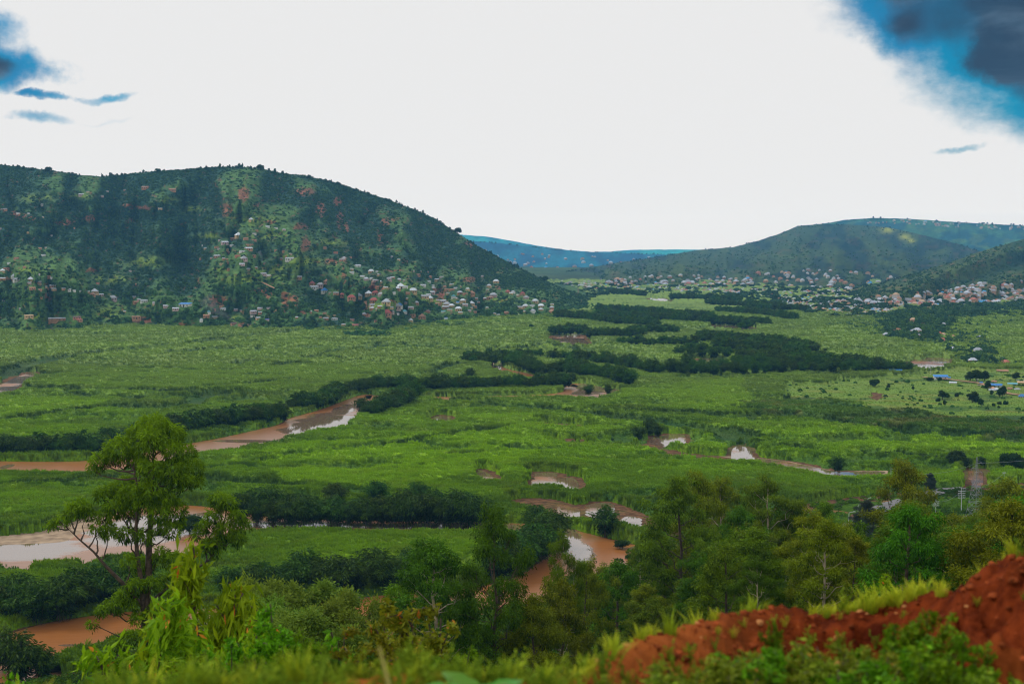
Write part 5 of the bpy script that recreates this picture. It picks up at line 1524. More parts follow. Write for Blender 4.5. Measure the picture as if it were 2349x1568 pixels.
# (x, y, width, roof colour, shape)  P pyramid H hip G gable S shed N unroofed L long
HS = {
 '7': [(715, 58, 70, 'w', 'P'), (945, 150, 60, 's', 'G'), (1060, 168, 50, 's', 'S'), (1175, 190, 50, 's', 'S'), (790, 202, 55, 't', 'N'), (760, 248, 60, 's', 'S'), (540, 280, 100, 'w', 'P'), (465, 320, 80, 't', 'G'), (640, 315, 70, 't', 'G'), (760, 338, 70, 't', 'S'),
       (275, 342, 40, 's', 'S'), (345, 372, 100, 's', 'G'), (40, 412, 35, 's', 'S'), (85, 452, 60, 's', 'G'), (240, 435, 75, 't', 'N'), (265, 462, 40, 's', 'S'), (368, 470, 65, 'y', 'G'), (445, 410, 60, 's', 'S'), (395, 515, 80, 't', 'G'), (660, 402, 52, 't', 'N'), (720, 402, 58, 't', 'N'),
       (680, 458, 105, 's', 'G'), (590, 495, 80, 's', 'S'), (525, 562, 75, 'r', 'G'), (745, 555, 80, 't', 'N'), (240, 562, 90, 's', 'G'), (165, 588, 50, 's', 'S'), (330, 597, 45, 's', 'S'), (615, 605, 95, 'g', 'P'), (380, 610, 50, 't', 'G'), (400, 645, 75, 't', 'N'), (305, 670, 65, 'y', 'N'),
       (590, 675, 80, 's', 'G'), (15, 600, 50, 't', 'G'), (415, 742, 75, 't', 'N'), (665, 745, 80, 's', 'G'), (775, 720, 60, 's', 'S'), (905, 665, 35, 'p', 'G'), (885, 812, 90, 's', 'G'), (955, 828, 65, 's', 'S'), (1375, 857, 110, 's', 'S'), (1060, 483, 40, 't', 'N'), (1180, 495, 60, 't', 'N'),
       (1265, 530, 60, 's', 'S'), (1210, 563, 35, 't', 'N'), (1150, 600, 65, 's', 'G'), (1255, 600, 125, 's', 'S'), (1735, 440, 70, 't', 'N'), (1900, 515, 60, 'r', 'G'), (2015, 595, 60, 's', 'H'), (1990, 614, 80, 's', 'S'), (2100, 575, 50, 't', 'N'), (2205, 695, 75, 's', 'G'), (2115, 742, 65, 's', 'S'),
       (2120, 792, 70, 's', 'G'), (1770, 925, 85, 't', 'P'), (1570, 955, 95, 'r', 'P'), (1595, 998, 120, 's', 'G'), (1685, 972, 100, 'g', 'H'), (1740, 1022, 75, 't', 'N'), (1745, 1054, 100, 'b', 'P'), (1825, 1077, 50, 's', 'S'), (1905, 1078, 85, 's', 'S'), (2010, 1108, 100, 'r', 'H'), (2120, 1150, 115, 'r', 'H'),
       (290, 1270, 50, 't', 'N'), (320, 1300, 80, 's', 'G'), (205, 1315, 40, 'r', 'G'), (495, 1305, 75, 's', 'S'), (585, 1325, 60, 's', 'S'), (840, 1292, 75, 's', 'G'), (960, 1290, 55, 's', 'S'), (1050, 1320, 50, 'y', 'N'), (745, 1337, 95, 's', 'G'), (855, 1350, 85, 's', 'S'), (735, 1395, 60, 's', 'S'),
       (820, 1428, 80, 's', 'G'), (940, 1450, 60, 'd', 'S'), (115, 1350, 70, 'c', 'H'), (90, 1395, 90, 't', 'G'), (210, 1415, 95, 's', 'S'), (20, 1465, 50, 's', 'H'), (470, 1505, 90, 'p', 'G'), (1545, 1345, 50, 's', 'G'), (1630, 1325, 60, 't', 'G'), (1745, 1360, 55, 'p', 'N'), (1880, 1395, 50, 'y', 'N'),
       (1760, 1430, 80, 's', 'S'), (1685, 1420, 45, 't', 'N'), (1890, 1437, 95, 's', 'S'), (1355, 1425, 40, 's', 'G'), (2010, 1520, 60, 's', 'S'), (2165, 1530, 110, 'r', 'S')],
 '8': [(182, 265, 60, 's', 'G'), (112, 300, 50, 's', 'S'), (320, 327, 62, 'w', 'H'), (380, 328, 30, 's', 'S'), (405, 358, 40, 's', 'G'), (228, 375, 50, 's', 'G'), (270, 405, 55, 's', 'H'), (325, 395, 40, 's', 'G'), (365, 415, 60, 's', 'S'), (435, 430, 40, 'w', 'G'), (355, 440, 65, 't', 'G'), (505, 407, 60, 'g', 'H'),
       (540, 385, 50, 's', 'S'), (608, 412, 45, 'w', 'H'), (660, 422, 25, 's', 'S'), (625, 487, 85, 'w', 'P'), (672, 482, 55, 's', 'G'), (592, 505, 60, 's', 'H'), (750, 530, 88, 'w', 'H'), (765, 503, 40, 's', 'S'), (700, 545, 50, 't', 'G'), (548, 545, 50, 's', 'G'), (470, 490, 50, 's', 'S'), (605, 203, 30, 's', 'S'),
       (535, 175, 25, 's', 'G'), (755, 320, 25, 's', 'S'), (830, 325, 20, 's', 'S'), (800, 357, 60, 't', 'N'), (905, 330, 20, 's', 'S'), (930, 382, 35, 't', 'H'), (1005, 408, 65, 's', 'S'), (1045, 380, 40, 's', 'S'), (918, 430, 35, 's', 'G'), (855, 468, 60, 's', 'G'), (960, 500, 50, 's', 'H'), (1150, 458, 45, 's', 'S'),
       (1190, 495, 40, 's', 'G'), (1100, 512, 50, 't', 'G'), (1150, 510, 55, 't', 'N'), (945, 540, 70, 's', 'G'), (908, 563, 62, 'w', 'S'), (875, 582, 85, 's', 'G'), (925, 607, 75, 'w', 'P'), (1050, 565, 50, 'r', 'G'), (1115, 552, 40, 's', 'S'), (1170, 588, 55, 'c', 'P'), (1235, 547, 60, 's', 'H'), (1290, 555, 50, 't', 'G'),
       (1315, 508, 45, 'w', 'H'), (1350, 555, 75, 't', 'H'), (1395, 600, 50, 's', 'G'), (1580, 573, 75, 's', 'H'), (1545, 596, 75, 't', 'N'), (1607, 430, 60, 'w', 'H'), (1535, 475, 50, 's', 'H'), (1520, 515, 30, 's', 'S'), (1645, 507, 28, 't', 'G'), (1465, 372, 25, 's', 'S'), (1728, 537, 50, 'r', 'P'), (1782, 538, 42, 's', 'H'),
       (1763, 550, 40, 'w', 'G'), (1827, 568, 25, 'w', 'S'), (1880, 557, 56, 'r', 'P'), (1918, 597, 58, 'g', 'P'), (2010, 635, 68, 'w', 'H'), (2100, 630, 48, 'r', 'G'), (2185, 662, 38, 's', 'S'), (1978, 678, 52, 's', 'G'), (1910, 685, 62, 'w', 'H'), (1855, 692, 58, 's', 'G'), (2070, 685, 70, 'w', 'H'), (2180, 700, 50, 's', 'H'),
       (2070, 720, 52, 's', 'H'), (1985, 735, 58, 's', 'H'), (2180, 740, 58, 't', 'H'), (1715, 745, 48, 't', 'G'), (1900, 735, 28, 's', 'S'), (1630, 772, 38, 's', 'S'), (1830, 772, 18, 's', 'S'), (190, 585, 78, 's', 'P'), (295, 560, 78, 'w', 'P'), (365, 552, 75, 'r', 'H'), (420, 562, 58, 'g', 'H'), (350, 630, 88, 'r', 'H'), (480, 612, 60, 's', 'S'),
       (335, 672, 72, 's', 'G'), (475, 648, 92, 'w', 'P'), (415, 685, 58, 's', 'G'), (335, 707, 58, 's', 'H'), (380, 714, 32, 's', 'S'), (520, 695, 58, 's', 'S'), (585, 694, 95, 'g', 'H'), (607, 680, 78, 'b', 'H'), (690, 645, 58, 'g', 'S'), (785, 652, 58, 's', 'H'), (730, 695, 58, 's', 'G'), (665, 742, 58, 'c', 'P'), (530, 745, 58, 'g', 'H'),
       (590, 757, 40, 's', 'S'), (740, 775, 78, 't', 'N'), (905, 742, 55, 'p', 'P'), (1065, 738, 48, 'c', 'G'), (1060, 630, 72, 's', 'G'), (1100, 668, 75, 's', 'H'), (1150, 680, 58, 'w', 'H'), (1090, 692, 75, 's', 'G'), (1265, 630, 62, 'w', 'H'), (1220, 642, 48, 'b', 'G'), (1290, 665, 58, 's', 'G'), (1355, 658, 62, 'w', 'P'), (1385, 687, 48, 't', 'G'),
       (1385, 740, 45, 't', 'G'), (1220, 715, 75, 'w', 'H'), (1130, 720, 58, 's', 'S'), (1330, 725, 48, 's', 'G'), (1240, 748, 48, 's', 'G'), (1515, 700, 30, 'w', 'S'), (250, 768, 50, 's', 'P'), (480, 768, 105, 'r', 'H'), (310, 777, 38, 't', 'N'), (375, 832, 48, 'p', 'G'), (125, 822, 48, 'p', 'G'), (845, 797, 78, 't', 'P'), (730, 832, 40, 'w', 'P'),
       (1092, 806, 38, 'b', 'S'), (1500, 600, 45, 's', 'G'), (1210, 600, 40, 'w', 'S'), (1000, 655, 45, 't', 'G'), (1010, 620, 45, 's', 'S'), (1350, 700, 40, 's', 'S'), (700, 600, 45, 's', 'S'), (1425, 640, 35, 's', 'S'), (1590, 760, 30, 's', 'S'), (960, 470, 30, 's', 'S'), (1080, 480, 30, 't', 'G'), (1250, 480, 30, 's', 'S')],
 'L': [(38, 222, 75, 'w', 'P'), (45, 330, 80, 's', 'G'), (200, 303, 80, 's', 'P'), (255, 347, 125, 's', 'G'), (450, 354, 100, 'w', 'P'), (430, 398, 60, 's', 'G'), (578, 383, 75, 's', 'G'), (595, 405, 80, 's', 'S'), (475, 472, 88, 't', 'G'), (590, 502, 50, 't', 'G'), (665, 452, 60, 's', 'S'), (775, 440, 95, 's', 'G'), (790, 483, 80, 's', 'G'),
       (700, 475, 48, 'r', 'N'), (935, 483, 60, 's', 'G'), (1000, 496, 88, 's', 'G'), (1085, 510, 58, 's', 'S'), (1180, 518, 40, 's', 'S'), (1290, 526, 58, 's', 'S'), (1390, 532, 112, 'w', 'P'), (1355, 572, 88, 't', 'H'), (1480, 567, 88, 's', 'S'), (1655, 630, 128, 'g', 'H'), (1980, 602, 78, 's', 'G'), (2040, 640, 58, 's', 'S'), (2112, 660, 105, 's', 'G'),
       (2000, 678, 95, 't', 'G'), (2265, 685, 50, 's', 'S'), (2265, 705, 58, 's', 'G'), (425, 882, 135, 'y', 'S'), (885, 872, 385, 's', 'L'), (1130, 902, 125, 'p', 'S'), (1165, 938, 88, 'r', 'G'), (2000, 902, 135, 't', 'N'), (1830, 817, 40, 's', 'S'), (570, 272, 40, 's', 'S'), (765, 323, 50, 's', 'S'), (700, 300, 88, 'r', 'N'), (1435, 407, 48, 'r', 'G'),
       (1905, 221, 45, 's', 'S'), (1985, 417, 45, 't', 'G'), (130, 106, 50, 's', 'S'), (360, 167, 45, 't', 'G'), (300, 776, 40, 's', 'S'), (60, 661, 60, 's', 'S'), (595, 613, 60, 'r', 'S'), (240, 32, 75, 't', 'G'), (95, 187, 90, 'r', 'N')],
 '1': [(900, 262, 25, 's', 'S'), (850, 302, 38, 's', 'S'), (685, 292, 48, 's', 'G'), (738, 268, 25, 's', 'S'), (1050, 251, 28, 's', 'S'), (345, 373, 50, 's', 'S'), (1345, 406, 35, 's', 'S'), (35, 413, 48, 's', 'S'), (150, 448, 28, 's', 'S'), (240, 451, 20, 's', 'S'), (1220, 232, 58, 't', 'G'), (1445, 252, 58, 't', 'G'), (240, 606, 30, 'y', 'N'),
       (430, 633, 25, 's', 'S'), (365, 799, 35, 's', 'G'), (335, 743, 28, 't', 'G'), (385, 739, 20, 's', 'S'), (1555, 1214, 105, 'b', 'S'), (1475, 1248, 58, 's', 'G'), (1395, 1226, 55, 's', 'G'), (10, 575, 25, 's', 'S'), (620, 572, 20, 't', 'G'), (360, 480, 20, 's', 'S'), (1090, 932, 28, 's', 'S')],
}
SH = {'P': 'pyr', 'H': 'hip', 'G': 'gable', 'S': 'shed', 'N': 'none', 'L': 'long'}
RN = {'w': 'white', 's': 'silver', 'g': 'grey', 'r': 'red', 't': 'clay brown', 'b': 'bright blue', 'c': 'teal', 'y': 'tan', 'd': 'deep blue', 'p': 'dark brown'}
SN = {'P': 'pyramid roofed', 'H': 'hip roofed', 'G': 'gable roofed', 'S': 'low roofed', 'N': 'half built', 'L': 'long roofed'}
hl = []
for key, fn, k in (('7', c7, K7), ('8', c8, K8), ('L', cl, KL), ('1', c1, K1)):
    for (x, y, w_, rc, sh) in HS[key]:
        u, v = fn(x, y); hl.append((u, v, w_ * k, rc, sh))
# where a house stands, in words
def zone(u, v):
    if u < 345 and v > 605 and u < 345: return 'in the left edge hamlet' if v < 690 else 'among the banana groves at far left'
    if u < 420 and v <= 605: return 'high on the far left slope'
    if v < 640 and u < 690 and u > 440: return 'in the village on the central spur'
    if u <= 800 and v < 655 and u > 640: return 'on the shoulder right of the spur village'
    if u < 830 and v >= 695: return 'in the hamlet at the hill foot'
    if u < 840 and v >= 640: return 'beside the erosion scar below the spur'
    if u < 440: return 'high on the far left slope'
    if u < 930 and v < 665: return 'at the settlement top'
    if u < 985 and v < 715: return 'in the left part of the settlement'
    if u < 1000: return 'at the settlement field edge'
    if u < 1110: return 'in the dense middle of the settlement'
    return 'in the right end of the settlement'


byk = {}
for h in hl: byk.setdefault((zone(h[0], h[1]), h[3], h[4]), []).append(h)
rg = np.random.default_rng(321); nh = 0
for (zn, rc, sh), L in byk.items():
    L.sort()
    for i, (u, v, wpx, _, _) in enumerate(L):
        vfoot = v + wpx * .18
        x, y, z = [float(q) for q in hill_at(left, u, vfoot)]
        wm = wpx * y / F; s = wm / 11.6 * (1.05 if sh != 'L' else 1)
        wl = {'r': 't', 't': 't', 'y': 'y', 'w': 'y', 's': rg.choice(['t', 'y', 'p', 'w']), 'g': 'p', 'b': 'w', 'c': 'w', 'd': 'p', 'p': 't'}[rc]
        sc = s
        wm_, rm_, om_, dm_ = house_meshes(SH[sh], rc, wl, int(rg.integers(0, 2)) if sh not in 'SN' else int(rg.integers(0, 3)))
        nm = f'{SN[sh]} {RN[rc]}' if sh != 'N' else f'{SN[sh]} {RN[rc]}'
        zn = zn
        lab = (f'{nm} house {zn}' if len(L) == 1 else f'{ordn(i)} {nm} house from the left {zn}')
        if sh == 'L': lab = 'very long silver roofed shed among the banana groves at far left'
        hs = max(s, .55) if sh != 'L' else s
        ht = hs * (1.25 if sh in 'PHN' else 1.0)
        if sh == 'L': ht = s
        if 'red' in lab and wpx > 22: ht *= 1.15
        o = link('village_house', None, loc=(x, y, z), rot=(0, 0, -x / y + (rg.random() - .5) * (.9 if sh != 'L' else .1)), scale=(s, s, ht), label=lab, category='house', group='houses on the large left hill')
        link('wall', wm_, o); link('roof', rm_, o)
        if wpx > 13: link('window', om_, o); link('door', dm_, o)
        nh += 1
print('houses', nh)

LF = 1 - sst(left['c'][..., 1], .055, .13)
def hill_forest(u, v):
    vb = np.interp(u, left['us'], left['vb']); vr = np.interp(u, left['us'], left['vr'])
    j = np.clip((v - vb) / (vr - vb) * (left['nv'] - 1), 0, left['nv'] - 1).astype(int); i = np.clip((u - left['us'][0]) / (left['us'][1] - left['us'][0]), 0, left['nu'] - 1).astype(int)
    return LF[j, i]


hh = np.array([(a, b, c) for a, b, c, *_ in hl])
def clear(u, v):
    """1 where no house would be hidden"""
    r = np.ones_like(u)
    for a, b, c in hh:
        r[(np.abs(u - a) < c * .62 + 1) & (v > b - 1) & (v < b + c * .3 + 5)] = 0
    return r


hill_scatter(left, 80000, .9, 3.2, 800, 'hillside_scrub', 'dark scrub and small trees covering the slopes of the large left hill',
             lambda u, v, k: clear(u, v) * (.22 + .78 * sst(hill_forest(u, v), .35, .75)))
hill_scatter(left, 13000, 2.4, 4.6, 810, 'banana_groves', 'bluish green banana groves along the foot of the left hill',
             lambda u, v, k: clear(u, v) * sst(.32 - k, 0, .12) * sst(fbm(u / 30, v / 12, 433, 3), .35, .5), srcs=puffs + talls,
             tint=lambda u, v, rg: np.array([.045, .11, .035]) * (.6 + .9 * rg.random(len(u)))[:, None])
# right hand compound by the meadow
def c9(x, y): return 2074 + x * .1172, 826 + y * .1172
RB = [(715, 378, 280, 95, 'b', 'S', 'w', 8, 'long hall with a blue roof and pale wall beside the track'), (885, 360, 52, 35, 'b', 'G', 'w', 5, 'small blue roofed annex at the right end of the long hall'), (955, 465, 150, 48, 'w', 'G', 'w', 6, 'low white roofed shelter in front of the blue hall'),
      (1508, 475, 62, 58, 'b', 'S', 'p', 4, 'narrow bright blue roofed block at the left end of the compound'), (1470, 505, 90, 50, 'p', 'N', 'p', 5, 'pinkish walled building left of the crowded blue roofs'), (1790, 530, 250, 75, 'b', 'G', 'w', 9, 'widest blue roofed building of the compound'),
      (1640, 500, 120, 40, 'c', 'G', 'w', 6, 'teal roofed building behind the widest blue one'), (1800, 605, 150, 70, 'w', 'P', 'w', 7, 'white tent like building before the widest blue roof'), (1700, 610, 90, 55, 'w', 'G', 'w', 5, 'white gabled hut left of the tent like building'),
      (2120, 490, 190, 50, 'c', 'S', 'w', 5, 'long pale blue tin building right of the compound'), (2215, 585, 120, 50, 'g', 'H', 'w', 6, 'low grey roofed house on the grass right of the compound'), (2305, 740, 130, 90, 'b', 'H', 'w', 7, 'blue roofed white house cut by the right edge beside the meadow'),
      (1760, 440, 100, 45, 't', 'G', 't', 5, 'terracotta roofed house at the back of the compound'), (2065, 585, 100, 55, 't', 'G', 'y', 5, 'clay coloured house right of the white tent like building'), (2300, 470, 170, 60, 'y', 'G', 'y', 6, 'tan building at the right edge behind the grey roofed house'),
      (2300, 410, 200, 22, 'g', 'S', 't', 3, 'low row of rusty sheds behind the compound at the right edge')]
for i, (x_, y_, w_, h_, rc, sh, wl, dp, lab) in enumerate(RB):
    u, v = c9(x_, y_); x, y = at_px(u, v); wm = w_ * .1172 * y / F; hm = h_ * .1172 * y / F
    a, b, c_, d_ = house_meshes(SH[sh], rc, wl, 0)
    o = link('compound_building', None, loc=(x, y, 0), rot=(0, 0, -x / y + rg.normal() * .06), scale=(wm / 10.8, dp / 6.0, hm / (4.2 if sh in 'GS' else 6)), label=lab, category='building')
    link('wall', a, o); link('roof', b, o); link('window', c_, o); link('door', d_, o)
u, v = 2054, 862; x, y = at_px(u, v); a, b, c_, d_ = house_meshes('shed', 'b', 'w', 0)
o = link('pump_house', None, loc=(x, y, 0), rot=(0, 0, -.3), scale=(.9, .6, 1.3), label='tiny blue roofed pump house at the foot of the great thicket', category='building'); link('wall', a, o); link('roof', b, o); link('door', d_, o)

# scattered houses of the far towns, countless small roofs
def town(name, lab, n, sampler, smin, smax, seed):
    rg = np.random.default_rng(seed); P = sampler(rg, n); n = len(P)
    s = smin + (smax - smin) * rg.random(n) ** 1.8
    W_ = np.array([[-1, -.7, -.5], [1, -.7, -.5], [1, .7, -.5], [-1, .7, -.5], [-1, -.7, .8], [1, -.7, .8], [1, .7, .8], [-1, .7, .8]])
    Rf = np.array([[-1.12, -.82, .78], [1.12, -.82, .78], [1.12, .82, .78], [-1.12, .82, .78], [-.45, 0, 1.45], [.45, 0, 1.45]])
    a = rg.random(n) * 3.14; ca, sa = np.cos(a), np.sin(a)
    T_ = np.concatenate([W_, Rf])
    V = T_[None] * s[:, None, None]
    V = np.stack([V[..., 0] * ca[:, None] - V[..., 1] * sa[:, None], V[..., 0] * sa[:, None] + V[..., 1] * ca[:, None], V[..., 2]], 2) + P[:, None, :]
    q = np.array([[0, 1, 5, 4], [1, 2, 6, 5], [2, 3, 7, 6], [3, 0, 4, 7], [8, 9, 13, 12], [10, 11, 12, 13]]); t3 = np.array([[9, 10, 13], [11, 8, 12]])
    off = (np.arange(n) * 14)[:, None, None]
    rc = np.array([[.50, .54, .62], [.38, .41, .48], [.28, .29, .33], [.42, .16, .12], [.40, .22, .14], [.10, .35, .65], [.55, .38, .26]])
    cR = rc[rg.choice(7, n, p=[.30, .22, .10, .12, .14, .03, .09])]; cW = np.array([[.45, .27, .18], [.55, .42, .30], [.6, .55, .5]])[rg.integers(0, 3, n)]
    col = np.concatenate([np.repeat(cW[:, None], 8, 1), np.repeat(cR[:, None], 6, 1)], 1).reshape(-1, 3)
    link(name, mk_mesh(name, V.reshape(-1, 3), [(q[None] + off).reshape(-1, 4), (t3[None] + off).reshape(-1, 3)], [M['towncol']], {'col': col}), kind='stuff', label=lab, category='houses')


M['towncol'] = mat_col('town_paint')
def samp_flat(rects):
    def f(rg, n):
        out_ = []
        for (poly, share) in rects:
            p = np.array(poly, float); m = int(n * share); c = 0
            while c < m:
                u = p[:, 0].min() + rg.random(400) * np.ptp(p[:, 0]); v = p[:, 1].min() + rg.random(400) * np.ptp(p[:, 1])
                ok = inside(u, v, p) & (fbm(u / 22, v / 5, 73, 3) > .42)
                u, v = u[ok], v[ok]; x, y = g0(u, v); out_.append(np.stack([x, y, np.zeros_like(x)], 1)); c += len(u)
        return np.concatenate(out_)
    return f
def samp_hill(H, u0, u1, k0, k1, th=.45):
    def f(rg, n):
        u = u0 + rg.random(n) * (u1 - u0); k = k0 + (k1 - k0) * rg.random(n) ** 1.7
        ok = fbm(u / 18, k * 20, 75, 3) > th; u, k = u[ok], k[ok]
        vb = np.interp(u, H['us'], H['vb']); vr = np.interp(u, H['us'], H['vr']); x, y, z = hill_at(H, u, vb + (vr - vb) * k)
        return np.stack([x, y, z], 1)
    return f


town('valley_town', 'crowded small roofs of the town spread across the valley floor at right', 3200, samp_flat([([(1280, 652), (1500, 652), (1760, 664), (1700, 676), (1450, 668), (1290, 662)], .22), ([(1700, 664), (1960, 668), (2120, 690), (2349, 694), (2349, 700), (2100, 706), (1980, 728), (1880, 718), (1800, 700)], .62),
     ([(1860, 700), (1990, 700), (2050, 715), (1985, 731), (1890, 722)], .16)]), 1.6, 3.6, 1)
town('slope_houses', 'small scattered roofs on the lower slopes beyond the town', 420, samp_hill(mid, 1250, 2150, 0.0, .30), 3.5, 6, 2)
town('spur_houses', 'small roofs along the foot of the right hand spur', 480, samp_hill(spur, 1930, 2400, 0.0, .36), 2.5, 5.5, 3)
town('rise_houses', 'a few small houses among the trees of the low rise at right', 70, samp_hill(rise, 1930, 2400, .02, .7, .5), 2, 3.8, 4)
town('plateau_houses', 'tiny bright roofs along the top of the blue plateau', 90, samp_hill(plat, 1990, 2400, .88, .99, .3), 4, 8, 5)
town('range_houses', 'tiny bright dots of houses on the far blue range', 60, samp_hill(far1, 1060, 1500, .05, .7, .3), 5, 9, 6)

# trees between the far fields and towns
n = 7000; rg = np.random.default_rng(17)
u = 1230 + rg.random(n) * 1180; v = 652 + rg.random(n) * 78
ok = (v < interp(u, [(1230, 700), (1400, 684), (1500, 676), (1700, 700), (1860, 724), (1960, 734), (2400, 740)])) & (fbm(u / 30, v / 5, 19, 3) > .44)
x, y = g0(u[ok], v[ok]); s = 3 + 5 * rg.random(len(x)) ** 2
scatter('town_trees', np.stack([x, y, x * 0], 1), x * 0, s, np.array([.022, .055, .022]) * (.7 + .9 * rg.random(len(x)))[:, None], puffs, label='dark trees between the roofs of the valley town', category='trees')
# a soft green belt of bananas and bushes between the settlement and the fields
n = 5000
u = 700 + rg.random(n) * 740; v = interp(u, BASE_L) - 3 + rg.random(n) * 14
ok = fbm(u / 22, v / 6, 23, 3) > .45
x, y = g0(u[ok], v[ok]); s = 1.6 + 2.6 * rg.random(len(x)) ** 2
scatter('foot_bushes', np.stack([x, y, x * 0], 1), x * 0, s, np.array([.03, .085, .025]) * (.7 + 1.1 * rg.random(len(x)))[:, None], puffs, label='bushes and bananas where the left hill meets the fields', category='bushes')
# low bushes dotted over the wild ground at right and in the meadow
n = 900
u = 1700 + rg.random(n) * 700; v = 858 + rg.random(n) * 150
ok = fbm(u / 26, v / 8, 29, 3) > .50
x, y = g0(u[ok], v[ok]); s = .6 + 1.2 * rg.random(len(x)) ** 2
scatter('meadow_bushes', np.stack([x, y, x * 0 + .6], 1), x * 0, s, np.array([.035, .095, .02]) * (.6 + 1.1 * rg.random(len(x)))[:, None], puffs, label='low bushes dotted over the rough ground and meadow at right', category='bushes')

# green fields between the town and the far ranges
XX, YY = np.meshgrid(np.linspace(-1600, 3200, 90), np.linspace(3050, 7300, 60))
C_ = simple_col(np.array([.025, .055, .025]), np.array([.06, .11, .03]), 777, .1, .12)(XX / 8, YY / 20, XX * 0, XX, YY, XX * 0 + .7)
link('plain', mk_mesh('plain', np.stack([XX, YY, np.full_like(XX, .5)], 2).reshape(-1, 3), [grid_faces(60, 90)], [M['hill']], {'col': C_.reshape(-1, 3)}), kind='structure')
# dirt tracks on the hill foot and at right
def track(name, pts, wd, H=None, m='dirt', z0=.3, lab=None, cat=None):
    P = []
    for (u, v) in pts:
        if H is None: x, y = at_px(u, v); z = z0
        elif H == 'slope': x, y, z = hit_hill(u, v); z += z0
        else: x, y, z = [float(q) for q in hill_at(H, u, v)]; z += z0
        P.append((x, y, z))
    P = np.array(P); 
    t = np.linspace(0, len(P) - 1, len(P) * 6); P = np.stack([np.interp(t, np.arange(len(P)), P[:, i]) for i in range(3)], 1)
    T = np.gradient(P[:, :2], axis=0); T /= np.linalg.norm(T, axis=1)[:, None] + 1e-9; Nn = np.stack([-T[:, 1], T[:, 0]], 1)
    if H == 'slope':
        Lf = P.copy(); Rt = P.copy(); Lf[:, :2] += Nn * wd / 2; Rt[:, :2] -= Nn * wd / 2
        zc = np.maximum(np.maximum(hill_z(Lf[:, 0], Lf[:, 1]), hill_z(Rt[:, 0], Rt[:, 1])), hill_z(P[:, 0], P[:, 1])) + z0
        Lf[:, 2] = zc; Rt[:, 2] = zc
    else:
        Lf = P.copy(); Rt = P.copy(); Lf[:, :2] += Nn * wd / 2; Rt[:, :2] -= Nn * wd / 2
    n = len(P); V = np.concatenate([Lf, Rt]); i = np.arange(n - 1)
    link(name, mk_mesh(name, V, [np.stack([i, i + 1, i + 1 + n, i + n], 1)[:, ::-1]], [M[m]]), kind='structure')
    return P


track('dirt_track', [(48, 756), (110, 753), (180, 751), (196, 748)], 7, z0=.6)
track('dirt_track', [(2116, 868), (2180, 873), (2250, 882), (2310, 905), (2360, 912)], 4, z0=1.2)
track('path', [(700, 682), (660, 668), (630, 662), (600, 648), (570, 630)], 3.5, H=left, z0=.8)
track('path', [(838, 706), (842, 697), (836, 690)], 5, H=left, z0=.8)
track('path', [(2300, 855), (2298, 845), (2288, 838)], 9, z0=1.5)
rd = track('road', [(1925, 1290), (1938, 1252), (1955, 1210), (1990, 1182), (2015, 1170), (2060, 1156), (2105, 1142), (2160, 1127), (2205, 1119)], 7.5, H='slope', m='asphalt', z0=.35)
track('dirt_path', [(2000, 1206), (2030, 1209), (2062, 1213), (2130, 1222)], 2.2, H='slope', m='dirt', z0=.35)
# painted centre line on the asphalt
k = np.arange(0, len(rd) - 1); G_ = Geo()
for a, b in zip(rd[:-1], rd[1:]):
    t = (b - a) / (np.linalg.norm((b - a)[:2]) + 1e-9); nn_ = np.array([-t[1], t[0], 0]) * .08
    m_ = a + (b - a) * .5; za, zm = max(hill_z(a[0], a[1]), 0) , max(hill_z(m_[0], m_[1]), 0)
    h0 = max(a[2], m_[2]) + .12
    G_.add([a * [1, 1, 0] + nn_ + [0, 0, h0], m_ * [1, 1, 0] + nn_ + [0, 0, h0], m_ * [1, 1, 0] - nn_ + [0, 0, h0], a * [1, 1, 0] - nn_ + [0, 0, h0]], Q=[[0, 1, 2, 3]])
link('road_marking', G_.mesh('road_marking', [M['paint']]), kind='structure')

# ------------------------------------------------------------------ pylons, poles, lamps, wires
def pylon(Hm):
    L = []
    w0, w1 = Hm * .115, Hm * .022
    G1 = Geo()
    hs = np.linspace(0, 1, 9)
    def wd(h): return w0 + (w1 - w0) * min(1, h / .72) if h < .72 else w1 * (1 - (h - .72) / .28 * .85)
    leg_t = Hm * .0030; legs = []
    for sx, sy in ((-1, -1), (1, -1), (1, 1), (-1, 1)):
        g = Geo(); g.tube([(sx * wd(h), sy * wd(h), h * Hm) for h in hs], leg_t, k=4); legs.append(g)
    for a, b in zip(hs[:-1], hs[1:]):
        for (p, q) in (((-1, -1), (1, -1)), ((1, -1), (1, 1)), ((1, 1), (-1, 1)), ((-1, 1), (-1, -1))):
            wa, wb = wd(a), wd(b)
            G1.bar((p[0] * wa, p[1] * wa, a * Hm), (q[0] * wb, q[1] * wb, b * Hm), leg_t * .55)
            G1.bar((q[0] * wa, q[1] * wa, a * Hm), (p[0] * wb, p[1] * wb, b * Hm), leg_t * .55)
            G1.bar((p[0] * wb, p[1] * wb, b * Hm), (q[0] * wb, q[1] * wb, b * Hm), leg_t * .55)
    arms = []
    for h, s in ((.74, 1), (.82, -1), (.90, 1)):
        g = Geo(); e = (s * Hm * .12, 0, h * Hm)
        g.bar((0, -wd(h), h * Hm), e, leg_t * .6); g.bar((0, wd(h), h * Hm), e, leg_t * .6); g.bar((0, 0, (h + .05) * Hm), e, leg_t * .6)
        g.bar(e, (e[0], 0, e[2] - Hm * .035), leg_t * .9); arms.append(g)
    return legs, G1, arms


